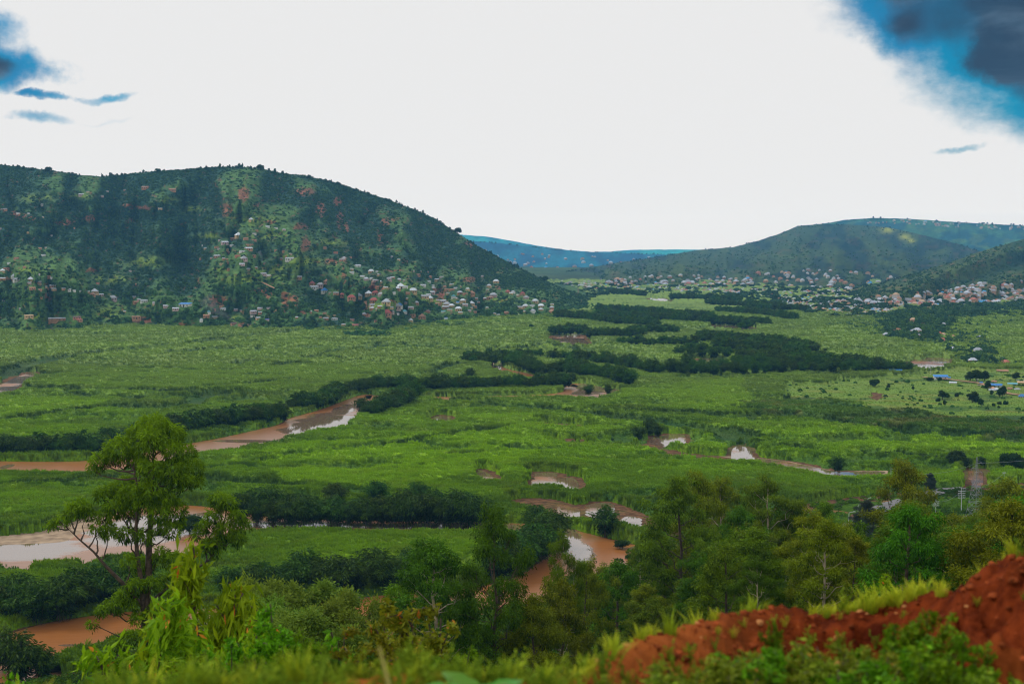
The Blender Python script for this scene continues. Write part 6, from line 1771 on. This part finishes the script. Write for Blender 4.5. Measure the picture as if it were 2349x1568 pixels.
def put_pylon(u, vb, vt, lab, y=None):
    if y is None: x, y, z = hit_hill(u, vb)
    else: x = float(ray(u, vb)[0]) * y; z = float(hill_z(x, y))
    Hm = EYE + float(ray(u, vt)[1]) * y - z
    legs, br, arms = pylon(Hm)
    r = link('pylon', None, loc=(x, y, z), rot=(0, 0, .5), label=lab, category='pylon')
    for g in legs: link('leg', g.mesh('leg', [M['steel']]), r)
    link('bracing', br.mesh('bracing', [M['steel']]), r)
    for g in arms: link('crossarm', g.mesh('crossarm', [M['steel']]), r)
    return np.array([x, y, z + Hm * .9])


pyA = put_pylon(2238, 1185, 1048, 'tall lattice pylon standing on the slope at right')
pyB = put_pylon(2043, 1110, 1070, 'small faint lattice pylon in the field left of the dominant eucalyptus')


def put_pole(u, vb, vt, lab, narm=3):
    x, y, z = hit_hill(u, vb + 12); Hm = EYE + float(ray(u, vt)[1]) * y - z
    r = link('power_pole', None, loc=(x, y, z), rot=(0, 0, .15), label=lab, category='power pole', group='power poles on the slope')
    g = Geo(); g.tube([(0, 0, -.5), (0, 0, Hm)], [Hm * .016, Hm * .009], k=6); link('post', g.mesh('post', [M['pole']]), r)
    for i in range(narm):
        g = Geo(); h = Hm * (.86 - .09 * i); w_ = Hm * .15
        g.box((0, -Hm * .014, h), (2 * w_, .14, .16))
        for sx in (-1, -.5, .5, 1): g.tube([(sx * w_ * .95, -Hm * .014, h), (sx * w_ * .95, -Hm * .014, h + .35)], [.07, .05], k=4)
        link('crossarm', g.mesh('crossarm', [M['pole']]), r)
    return np.array([x, y, z + Hm * .86])


pA = put_pole(2146, 1181, 1143, 'nearest power pole with three crossarms, left of the pylon')
pB = put_pole(2205, 1162, 1118, 'power pole with three crossarms just left of the pylon', 4)
pC = put_pole(2303, 1096, 1080, 'farther power pole with one crossarm right of the pylon', 1)
pD = put_pole(2336, 1090, 1083, 'smallest power pole near the right edge', 1)


def wire(a, b, sag, lab):
    t = np.linspace(0, 1, 14)[:, None]; P = a + (b - a) * t; P[:, 2] -= 4 * sag * (t[:, 0] * (1 - t[:, 0]))
    g = Geo(); g.tube(P, .035, k=3); link('power_line', g.mesh('power_line', [M['steel']]), label=lab, category='power line')


wire(pA, pB, 1.2, 'power line hanging between the two poles with several crossarms'); wire(pB, pC, 2.0, 'power line running right from the pole beside the pylon'); wire(pC, pD, .8, 'power line between the two small far poles')
wire(pyA, pyA + np.array([90., 60, 2]), 2.5, 'high line leaving the tall lattice pylon to the right'); wire(pyA, pyB, 3, 'high line between the two lattice pylons')


def lamp(u, vb, vt, lab):
    x, y, z = hit_hill(u, vb + 8); Hm = EYE + float(ray(u, vt)[1]) * y - z
    r = link('street_lamp', None, loc=(x, y, z), label=lab, category='street lamp', group='street lamps by the road')
    g = Geo(); g.tube([(0, 0, -.3), (0, 0, Hm * .9), (Hm * .03, 0, Hm * .96)], [.14, .10, .08], k=5); link('post', g.mesh('post', [M['pole']]), r)
    g = Geo(); g.tube([(Hm * .03, 0, Hm * .96), (Hm * .26, 0, Hm)], [.08, .07], k=4); link('arm', g.mesh('arm', [M['pole']]), r)
    g = Geo(); g.box((Hm * .31, 0, Hm * 1.005), (Hm * .13, .35, .16)); link('lamp_head', g.mesh('lamp_head', [M['pole']]), r)


lamp(1947, 1204, 1173, 'nearest street lamp, left of the asphalt road'); lamp(1968, 1178, 1156, 'middle street lamp above the asphalt road'); lamp(1991, 1152, 1141, 'farthest street lamp behind the casuarina top')
for i, (u, vb, vt, lab) in enumerate([(2135, 861, 845, 'slim pale post left of the blue roofed hall'), (2243, 879, 868, 'thin pale post before the dark tall trees')]):
    x, y = at_px(u, vb); g = Geo(); Hm = (vb - vt) * y / F; g.tube([(0, 0, -.3), (0, 0, Hm)], [.16, .1], k=5); g.box((0, 0, Hm * .93), (1.6, .12, .14))
    link('utility_post', g.mesh('utility_post', [M['pole']]), loc=(x, y, 0), label=lab, category='post')

# smoke of two field fires
def smoke(name, pts, dens, lab):
    m = bpy.data.materials.new(name); m.use_nodes = True; nt = m.node_tree; nt.nodes.clear()
    o = nd(nt, 'ShaderNodeOutputMaterial'); p = nd(nt, 'ShaderNodeVolumePrincipled'); p.inputs['Color'].default_value = (.9, .93, .97, 1); p.inputs['Density'].default_value = dens
    nt.links.new(p.outputs[0], o.inputs['Volume'])
    P, rr = [], []
    for (u, v, r) in pts:
        x, y, z = [float(q) for q in hill_at(left, pts[0][0], pts[0][1])]; rx, rz = ray(u, v); P.append((float(rx) * y, y, EYE + float(rz) * y)); rr.append(r)
    g = Geo(); g.tube(P, rr, k=10); V = g.V[0]; n = len(V); g.add([V[:10].mean(0), V[-10:].mean(0)], T=[[-n + (i + 1) % 10, -n + i, 0] for i in range(10)] + [[-10 + i, -10 + (i + 1) % 10, 1] for i in range(10)])
    link(name, g.mesh(name, [m], True), kind='stuff', label=lab, category='smoke')


for q_, (f_, n_) in enumerate([(1.0, 7), (.7, 6), (.45, 4)]):
    smoke('smoke_plume', [(a_, b_, r_ * f_) for a_, b_, r_ in [(538, 738, 1.2), (530, 731, 2.6), (520, 725, 4), (508, 718, 5.5), (497, 711, 6.5), (484, 698, 8.5), (468, 684, 11)][:n_]], .0055, ['outer veil', 'middle', 'dense core'][q_] + ' of the pale smoke drifting from the kiln at the hill foot')
smoke('thin_smoke', [(604, 604, .6), (602, 598, 1.2), (600, 591, 1.8), (599, 584, 2.2), (594, 576, 3)], .03, 'thin white smoke thread rising in the spur village')
# ------------------------------------------------------------------ foreground bank, grass, shrubs
CREST = [(-250, 1680, 6.5), (150, 1660, 6.5), (280, 1600, 6.8), (330, 1612, 6.9), (480, 1586, 7), (600, 1596, 7.1), (700, 1575, 7.2), (850, 1562, 7.5), (900, 1548, 7.6), (960, 1558, 7.6), (1100, 1575, 7.8), (1250, 1572, 8), (1330, 1560, 8.5), (1372, 1522, 9.2), (1450, 1478, 9.8),
         (1530, 1448, 10.4), (1620, 1416, 11), (1700, 1405, 11.5), (1800, 1400, 12), (1900, 1411, 12.2), (1960, 1406, 12), (2060, 1390, 11.8), (2140, 1372, 11.5), (2200, 1350, 11.2), (2225, 1334, 11), (2260, 1322, 11), (2310, 1296, 11), (2349, 1275, 11), (2500, 1225, 11)]
cu = np.array([c[0] for c in CREST]); cv = np.array([c[1] for c in CREST]); cdst = np.array([c[2] for c in CREST])
nu_, nr_ = 460, 150
us = np.linspace(-250, 2500, nu_)
vc = np.interp(us, cu, cv); dc = np.interp(us, cu, cdst)
sp_ = np.linspace(-1, 1, nr_)
RXc, RZc = ray(us, vc); zc = EYE + RZc * dc
Sg, _ = np.meshgrid(sp_, us, indexing='ij')
yb = dc + np.where(Sg < 0, Sg * (dc - 2.4), Sg * 9)
xb = RXc * np.where(yb > 3, yb, 3)
gnd = 98.2 - .20 * np.maximum(yb, 0)
fr = sst(-Sg * (dc - 2.4), 0, 3.2)
zb = np.where(Sg < 0, zc - (zc - np.minimum(gnd, zc - .35)) * fr, zc - 3.6 * sst(Sg, 0, .6) - 5 * np.clip(Sg, 0, 1) ** 1.2)
rug = sst(np.broadcast_to(us, Sg.shape), 1250, 2150)
nzv = (fbm(xb / .42, yb / .42, 61, 4, .68) - .5) * (.12 + .55 * rug) + (fbm(xb / .16, yb / .16, 67, 3, .6) - .5) * (.05 + .20 * rug)
zb = zb + nzv * np.where(np.abs(Sg) < .04, .5, 1)


def bank_mat():
    m = bpy.data.materials.new('red_earth'); m.use_nodes = True; nt = m.node_tree; p = nt.nodes['Principled BSDF']
    g = nd(nt, 'ShaderNodeNewGeometry')
    n = nd(nt, 'ShaderNodeTexNoise', inp={'Vector': g.outputs['Position'], 'Scale': 3.2, 'Detail': 9.0, 'Roughness': .7})
    n2 = nd(nt, 'ShaderNodeTexNoise', inp={'Vector': g.outputs['Position'], 'Scale': .5, 'Detail': 3.0})
    vo = nd(nt, 'ShaderNodeTexVoronoi', inp={'Vector': g.outputs['Position'], 'Scale': 9.0})
    c = mixc(nt, smooth(nt, n.outputs[0], .32, .68), (.060, .009, .003), (.235, .042, .009))
    c = mixc(nt, smooth(nt, n2.outputs[0], .48, .68), c, (.32, .080, .016))
    c = mixc(nt, mth(nt, 'MULTIPLY', smooth(nt, n.outputs[0], .66, .74), .7), c, (.50, .19, .06))
    sx = nd(nt, 'ShaderNodeSeparateXYZ', inp={0: g.outputs['Position']})
    c = mixc(nt, mth(nt, 'MULTIPLY', mth(nt, 'SUBTRACT', 1.0, smooth(nt, mth(nt, 'ADD', sx.outputs[0], mth(nt, 'MULTIPLY', n2.outputs[0], 1.5)), 1.8, 3.4)), .45), c, (.44, .125, .028))
    nt.links.new(c, p.inputs['Base Color']); p.inputs['Roughness'].default_value = .95; p.inputs['Specular IOR Level'].default_value = .04
    h = mth(nt, 'SUBTRACT', n.outputs[0], mth(nt, 'MULTIPLY', vo.outputs[0], .5))
    b = nd(nt, 'ShaderNodeBump', inp={'Height': h, 'Strength': 1.0, 'Distance': .08}); nt.links.new(b.outputs[0], p.inputs['Normal'])
    return m


M['earth'] = bank_mat()
link('earth_bank', mk_mesh('earth_bank', np.stack([xb, yb, zb], 2).reshape(-1, 3), [grid_faces(nr_, nu_)], [M['earth']], smooth_=True), kind='structure')


def bank_at(u, v=None, s=None):
    """a place on the bank: u column, s from -1 (camera side) through 0 (crest) to 1 (behind)"""
    fu = np.clip((np.asarray(u, float) + 250) / (us[1] - us[0]), 0, nu_ - 1.001); fs = np.clip((np.asarray(s, float) + 1) / (sp_[1] - sp_[0]), 0, nr_ - 1.001)
    i = fu.astype(int); j = fs.astype(int); a = fu - i; b = fs - j
    def f(K): return (K[j, i] * (1 - a) + K[j, i + 1] * a) * (1 - b) + (K[j + 1, i] * (1 - a) + K[j + 1, i + 1] * a) * b
    return f(xb), f(yb), f(zb)


# clods and stones lying on the red bank
rg = np.random.default_rng(3)
def clod(seed):
    g = np.random.default_rng(seed); bm = bmesh.new(); bmesh.ops.create_icosphere(bm, subdivisions=2, radius=1)
    for v in bm.verts: v.co *= .75 + .5 * g.random(); v.co.z *= .7
    me = bpy.data.meshes.new('clod'); bm.to_mesh(me); bm.free(); me.materials.append(M['clod']); return me


M['clod'] = mat_col('clod_earth', 'tint', inst=False, noise=9.0, rough=.95)
for n_ in M['clod'].node_tree.nodes:
    if n_.bl_idname == 'ShaderNodeAttribute': n_.attribute_type = 'INSTANCER'
n = 1100; u = 1330 + rg.random(n) * 1100; s = -.55 * rg.random(n) ** 1.3 + .03
x, y, z = bank_at(u, s=s); r = .008 + .035 * rg.random(n) ** 3.2
cc_ = np.array([[.22, .05, .015]]) * (.5 + 1.0 * rg.random(n))[:, None]; pale = rg.random(n) < .06; cc_[pale] = [.5, .22, .08]
scatter('soil_clods', np.stack([x, y, z + r * .3], 1), rg.random(n) * 6.28, r, cc_, [source('clod', clod(i)) for i in range(3)], label='loose clods and small stones on the red earth bank', category='clods')


# grass: blades in tufts
def grass_mesh(seed, n=26, h=.30, wd=.012, r=.10):
    rg = np.random.default_rng(seed); G_ = Geo()
    for i in range(n):
        a = rg.random() * 6.28; b = np.array([math.cos(a), math.sin(a), 0]) * r * rg.random(); hh = h * (.5 + .7 * rg.random())
        o = np.array([math.cos(a), math.sin(a), 0]) * hh * (.15 + .5 * rg.random()); sd_ = np.array([-math.sin(a), math.cos(a), 0]) * wd
        p1 = b + o * .35 + [0, 0, hh * .6]; p2 = b + o + [0, 0, hh * .95]
        G_.add([b - sd_, b + sd_, p1 + sd_ * .8, p1 - sd_ * .8, p2], Q=[[0, 1, 2, 3]], T=[[3, 2, 4]], var=[.2, .2, .6, .6, 1.0])
    return G_.mesh('grass_tuft', [M['tuft']])


def weed_mesh(seed, h=.4, n=60, leaf=.06, wd=.028):
    rg = np.random.default_rng(seed); G_ = Geo(); C, D = [], []
    for st in range(5):
        a = rg.random() * 6.28; tip = np.array([math.cos(a) * .16, math.sin(a) * .16, h * (.6 + .5 * rg.random())]); G_.tube([(0, 0, -.03), tip * [.4, .4, .55], tip], [.006, .005, .003], k=3, var=.4)
        for j in range(n // 5):
            f = .2 + .8 * rg.random(); p = tip * [f * .8, f * .8, f]; d = nz(rg.normal(size=3)) + [0, 0, .2]; C.append(p + d * leaf * .5); D.append(d)
    P, Q = leaves(np.array(C), np.array(D), leaf * (.6 + .8 * rg.random(len(C))), wd, rg)
    G_.add(P, Q=Q, var=np.repeat(.4 + .8 * rg.random(len(C)), 4)); return G_.mesh('weed', [M['tuft']])


gt = [source('grass_tuft', grass_mesh(i)) for i in range(3)]; wt = [source('weed', weed_mesh(10 + i)) for i in range(3)]
def bank_grow(name, n, f, s0, s1, srcs, seed, ca, cb, lab, cat):
    rg = np.random.default_rng(seed); u = -200 + rg.random(n) * 2620; s = -.95 + 1.3 * rg.random(n)
    p = f(u, s); ok = rg.random(n) < p; u, s = u[ok], s[ok]; x, y, z = bank_at(u, s=s); m = len(x)
    sc = s0 + (s1 - s0) * rg.random(m) ** 1.5; t = np.clip(.6 * fbm(x / .9, y / .9, seed, 3) + .5 * rg.random(m), 0, 1)[:, None]
    scatter(name, np.stack([x, y, z - .01], 1), rg.random(m) * 6.28, sc, np.array(ca) + (np.array(cb) - np.array(ca)) * t, srcs, tilt=((rg.random(m) - .5) * .5, (rg.random(m) - .5) * .5), label=lab, category=cat)


def dens(u, s):
    low = 1 - sst(u, 1180, 1420)                     # grassy at the left, bare red earth right
    x, y, z = bank_at(u, s=s)
    pt = sst(fbm(x / .8, y / .8, 88, 3), .42, .56)
    uu, vv = proj(x, y, z)
    front = sst(vv, interp(uu, [(-300, 1500), (1300, 1540), (1500, 1515), (1700, 1470), (2100, 1450), (2250, 1520), (2349, 1560)]), interp(uu, [(-300, 1500), (1300, 1540), (1500, 1515), (1700, 1470), (2100, 1450), (2250, 1520), (2349, 1560)]) + 60)
    return np.clip(low * (.35 + .65 * pt) + (1 - low) * (front * (.35 + .65 * pt) + .035), 0, 1)


bank_grow('grass', 26000, lambda u, s: dens(u, s) * (.38 + .62 * (u > 1250)) * (1 - .8 * np.exp(-((u - 900) / 90) ** 2)) * (1 - .6 * np.exp(-((u - 420) / 70) ** 2)), .10, .30, gt, 71, (.10, .17, .012), (.40, .36, .03), 'blurred yellowish green grass growing over the near bank', 'grass')
bank_grow('weeds', 9000, lambda u, s: dens(u, s) * .9, .2, .6, wt, 72, (.05, .14, .010), (.24, .34, .02), 'low green leafy weeds growing over the near bank', 'weeds')
# bright grass fringe behind the crest of the bank
bank_grow('grass_fringe', 9000, lambda u, s: (np.abs(s - .06) < .07) * (.15 + .85 * sst(u, 1850, 1950) * (1 - sst(u, 2120, 2200)) + .015 * (u < 1400) + .08 * (u > 1400) * (u < 1650)), .3, .75, gt, 73, (.16, .30, .012), (.50, .52, .03), 'bright grass fringe along the back of the red bank', 'grass')


# shrubs standing close to the camera
M['near_green'] = mat_leaf('leaf_near_green', (.02, .085, .004), (.20, .40, .008), objvar=.3, trans=.3)
M['dark_green'] = mat_leaf('leaf_dark_green', (.006, .035, .003), (.05, .16, .010), objvar=.3, trans=.2)
def shrub(seed, H, R_, n, leaf, wd, mat, stems=7, up=.5, droop=.5, name='shrub'):
    rg = np.random.default_rng(seed); S, L_ = Geo(), Geo(); C, D, V = [], [], []
    for i in range(stems):
        a = i * 2.4 + rg.random(); q = R_ * (.25 + .75 * rg.random()) if i else 0
        tip = np.array([math.cos(a) * q, math.sin(a) * q, H * (1 - .5 * (q / R_) ** 2) * (.8 + .25 * rg.random())])
        P = limb((math.cos(a) * .05 * R_, math.sin(a) * .05 * R_, -.2), tip, rg, n=7, sag=-.10, wob=.02); S.tube(P, np.linspace(.012 * H, .003 * H, 7), k=4)
        tw = 9
        for j in range(tw):
            f = .25 + .75 * (j + rg.random()) / tw; p = np.array([np.interp(f * 6, np.arange(7), P[:, k]) for k in range(3)])
            e = p + nz(rg.normal(size=3) + np.array([0, 0, .25])) * R_ * .34 * (1.15 - f * .6); S.tube([p, (p + e) / 2 + [0, 0, .02 * H], e], [.004 * H, .003 * H, .002 * H], k=3)
            m = n // (stems * tw); t = rg.random(m)
            c = p + (e - p) * t[:, None] + rg.normal(size=(m, 3)) * leaf * .45
            C.append(c); D.append(nz(e - p) * up + rg.normal(size=(m, 3)) * .5 + np.array([0, 0, -droop])); V.append(np.clip(.2 + .5 * f * rg.random(m) + .3 * rg.random(m) + (rg.random(m) < .03) * .5 * (f > .8), 0, 1))
    C = np.concatenate(C); D = np.concatenate(D); V = np.concatenate(V)
    Ls = leaf * (.6 + .7 * rg.random(len(C))); P, Q = leaves(C, D, Ls, Ls * wd / leaf, rg)
    L_.add(P, Q=Q, var=np.repeat(V, 4))
    return S.mesh('stems', [M['bark']]), L_.mesh('leaves', [M[mat]])


def put_shrub(name, ms, u, y, vt, lab, H0, rz=0, wide=1.0, cat='shrub', zbase=None):
    x = float(ray(u, vt)[0]) * y; top = EYE + float(ray(u, vt)[1]) * y; z = float(hill_z(x, y)) if zbase is None else zbase
    s = (top - z) / H0
    r = link(name, None, loc=(x, y, z), rot=(0, 0, rz), scale=(s * wide, s * wide, s), label=lab, category=cat)
    link('stems', ms[0], r); link('leaves', ms[1], r)
    return r


sA = shrub(1, 6, 2.4, 15000, .27, .062, 'bright', stems=14, droop=.9)
sB = shrub(2, 5, 2.4, 14000, .20, .052, 'bright', stems=14, droop=.7)
sC = shrub(3, 4, 1.9, 14000, .12, .05, 'rust', stems=14, droop=.3)
sD = shrub(4, 1.0, .7, 5600, .050, .026, 'weed', stems=12, droop=.1, up=.7)
sE = shrub(5, 4, 2.0, 14000, .14, .055, 'near_green', stems=14, droop=.4)
sF = shrub(6, 4, 2.2, 14000, .13, .06, 'dark_green', stems=14, droop=.4)
sG = shrub(7, 1.0, .7, 5200, .055, .028, 'near_green', stems=11, droop=.1, up=.7)
put_shrub('sapling', sA, 445, 30, 1290, 'leafy eucalyptus sapling with orange tipped shoots right of the tallest tree', 6, 0, .85)
put_shrub('sapling', sA, 400, 27, 1400, 'lower sapling filling the gap below the orange tipped one', 6, 2.0, 1.1)
put_shrub('sapling', sB, 520, 24, 1400, 'bright green sapling right of the orange tipped one', 5, 1.0, .95)
put_shrub('sapling', sB, 330, 22, 1495, 'low bright sapling at the foot of the tallest tree', 5, .5, 1.2)
put_shrub('shrub', sE, 620, 20, 1385, 'blurred light green shrub with rounded leaf clusters left of centre', 4, .3, .9)
put_shrub('shrub', sE, 690, 17, 1440, 'blurred green shrub left of the rusty one', 4, 1.9, .9)
put_shrub('shrub', sE, 560, 15, 1500, 'dark green low shrub at the bottom between the saplings', 4, 3.1, 1.1)
put_shrub('shrub', sC, 905, 24, 1378, 'rusty brown tipped shrub in the lower middle', 4, 0, .9)
put_shrub('shrub', sC, 990, 21, 1430, 'right hand half of the rusty shrubbery in the lower middle', 4, 2, .95)
put_shrub('shrub', sC, 840, 20, 1440, 'left hand half of the rusty shrubbery in the lower middle', 4, 4, .9)
put_shrub('shrub', sE, 760, 26, 1450, 'green shrub before the orange channel left of the rusty one', 4, 2.2, 1.1)
put_shrub('shrub', sE, 1080, 19, 1480, 'small green shrub behind the broad leaved plant', 4, 5, .8)
put_shrub('shrub', sE, 200, 26, 1560, 'green low shrub at the bottom left above the grass', 4, 1.1, 1.4)
put_shrub('shrub', sF, 2130, 60, 1300, 'deep green rounded bush behind the red bank', 4, 1.1, 1.2)
put_shrub('shrub', sF, 1360, 17, 1470, 'dark green weed clump at the left tip of the red bank', 4, .2, .5)
put_shrub('shrub', sB, 1960, 45, 1320, 'light green sapling behind the bright grass fringe', 5, .2, .6)
put_shrub('shrub', sB, 2050, 40, 1300, 'yellow green sapling standing behind the middle of the bank', 5, 2.2, .5)
put_shrub('shrub', sE, 470, 18, 1490, 'low leafy green shrub at the bottom under the orange tipped sapling', 4, .9, 1.2)
put_shrub('shrub', sE, 300, 17, 1530, 'low leafy shrub at the bottom left of the sapling group', 4, 2.9, 1.2)
put_shrub('shrub', sE, 640, 14, 1500, 'bright low shrub at the bottom below the blurred rounded one', 4, 4.1, 1.0)
put_shrub('shrub', sF, 780, 17, 1480, 'dark green shrub filling the gap left of the rusty shrubbery', 4, 1.3, 1.1)
put_shrub('shrub', sE, 1000, 15, 1500, 'mid green low shrub at the bottom below the rusty shrubbery', 4, 3.7, 1.0)
put_shrub('shrub', sF, 1170, 20, 1490, 'dark leafy shrub behind the lower broad leaved plant', 4, .4, 1.0)
put_shrub('shrub', sF, 1270, 19, 1520, 'dark leafy shrub between the broad leaved plant and the bank tip', 4, 1.4, 1.0)
put_shrub('shrub', sE, 120, 28, 1600, 'green shrub at the bottom left beside the orange water', 4, 2.4, 1.4)
put_shrub('shrub', sE, 20, 24, 1540, 'pale blurred shrub in the lower left corner', 4, 3.3, 1.0)


for i, (u, s, vt, lab, wd) in enumerate([(2130, -.15, 1392, 'largest blurred green bush on the red bank, right of the middle', .95), (2055, -.17, 1425, 'green bush touching the largest bank bush on its left', 1.0), (2215, -.17, 1442, 'green bush touching the largest bank bush on its right', 1.0),
                                        (1775, -.09, 1412, 'small dark weed bush standing alone on the crest of the red bank', .8), (1760, -.24, 1478, 'yellow green bush at the bottom below the small dark weed bush', 1.3), (1850, -.24, 1462, 'yellow green bush at the bottom left of the widest bank bush', 1.3),
                                        (1945, -.23, 1455, 'widest yellow green bush at the bottom of the red bank', 1.3), (1670, -.24, 1490, 'low yellow green bush at the bottom, left part of the red bank', 1.4), (1590, -.22, 1512, 'low yellow green bush near the left foot of the red bank', 1.4),
                                        (1490, -.20, 1532, 'lowest weedy bush at the left foot of the red bank', 1.4), (2295, -.28, 1535, 'low grassy bush in the lower right corner', 1.4), (2100, -.26, 1480, 'dark green bush in front of the largest bank bush', 1.1), (2180, -.27, 1500, 'lower dark green bush under the right side of the largest one', 1.1),
                                        (1810, -.28, 1515, 'bottom edge bush below the yellow green ones', 1.4), (1990, -.28, 1510, 'bottom edge bush left of the dark green ones', 1.4), (1400, -.16, 1535, 'small weed tuft bush left of the bank tip', 1.2)]):
    x, y, z = [float(q[0]) for q in bank_at(np.array([u]), s=np.array([s])[:1])]
    h = EYE + float(ray(u, vt)[1]) * y - z; h = max(h, .15)
    ms = sD if 'dark' not in lab and 'largest' not in lab and 'touching' not in lab else sG
    r = link('bank_shrub', None, loc=(x, y, z - .05), rot=(0, 0, i * 1.3), scale=(h * wd, h * wd, h), label=lab, category='shrub'); link('stems', ms[0], r); link('leaves', ms[1], r)

# broad leaved plant and a seed stalk near the camera
def broad_leaf(L, W_, bend, rg):
    n, m = 9, 5; t = np.linspace(0, 1, n); q = np.linspace(-1, 1, m)
    w_ = W_ * np.sin(t * PI * .97 + .03) ** .7 * (1 - .3 * t)
    X = t[:, None] * L * np.ones(m); Y = w_[:, None] * q[None]; Z = -bend * L * t[:, None] ** 2 + .25 * np.abs(Y) + .01 * np.sin(t[:, None] * 18) * np.abs(q)[None]
    return np.stack([X, Y, Z], 2).reshape(-1, 3), grid_faces(n, m)


M['broad'] = mat_leaf('leaf_broad', (.05, .22, .02), (.16, .42, .06), trans=.35, rough=.35, objvar=.2)
rg = np.random.default_rng(8)
x, y, z = [float(q[0]) for q in bank_at(np.array([1095.]), s=np.array([-.12]))]
r = link('broad_leaved_plant', None, loc=(x, y, z), label='bright plant with broad smooth leaves at the bottom right of centre', category='plant')
g = Geo(); g.tube([(0, 0, -.05), (0, 0, .26)], [.012, .008], k=5); link('stem', g.mesh('stem', [M['broad']]), r)
for i in range(9):
    V, Q = broad_leaf(.27 + .08 * rg.random(), .10, .35, rg); a = i * .75 + rg.random() * .3; p = -.35 - .5 * rg.random()
    g = Geo(); Rm = Matrix.Rotation(a, 3, 'Z') @ Matrix.Rotation(p, 3, 'Y'); V = V @ np.array(Rm).T + [0, 0, .16 + .012 * i]
    g.add(V, Q=Q, var=.3 + .6 * rg.random()); link('leaf', g.mesh('leaf', [M['broad']], True), r)
x, y, z = [float(q[0]) for q in bank_at(np.array([1230.]), s=np.array([-.2]))]
r2 = dup(r, (x, y, z - .02), 2.0, label='lower broad leaved plant right of the bright one at the bottom'); r2.scale = (.75,) * 3
x, y, z = [float(q[0]) for q in bank_at(np.array([925.]), s=np.array([-.3]))]
M['stalk'] = mat_plain('dry_stalk', (.45, .38, .10))
g = Geo(); top = EYE + float(ray(890, 1482)[1]) * y - z; dx = float(ray(890, 1482)[0]) * y - x
g.tube([(0, 0, -.05), (dx * .15, 0, top * .3), (dx * .2, 0, top * .6), (dx * 1.6, 0, top)], [.008, .010, .013, .006], k=5)
link('seed_stalk', g.mesh('seed_stalk', [M['stalk']]), loc=(x, y, z), label='pale upright seed stalk sticking up at the bottom centre', category='stalk')
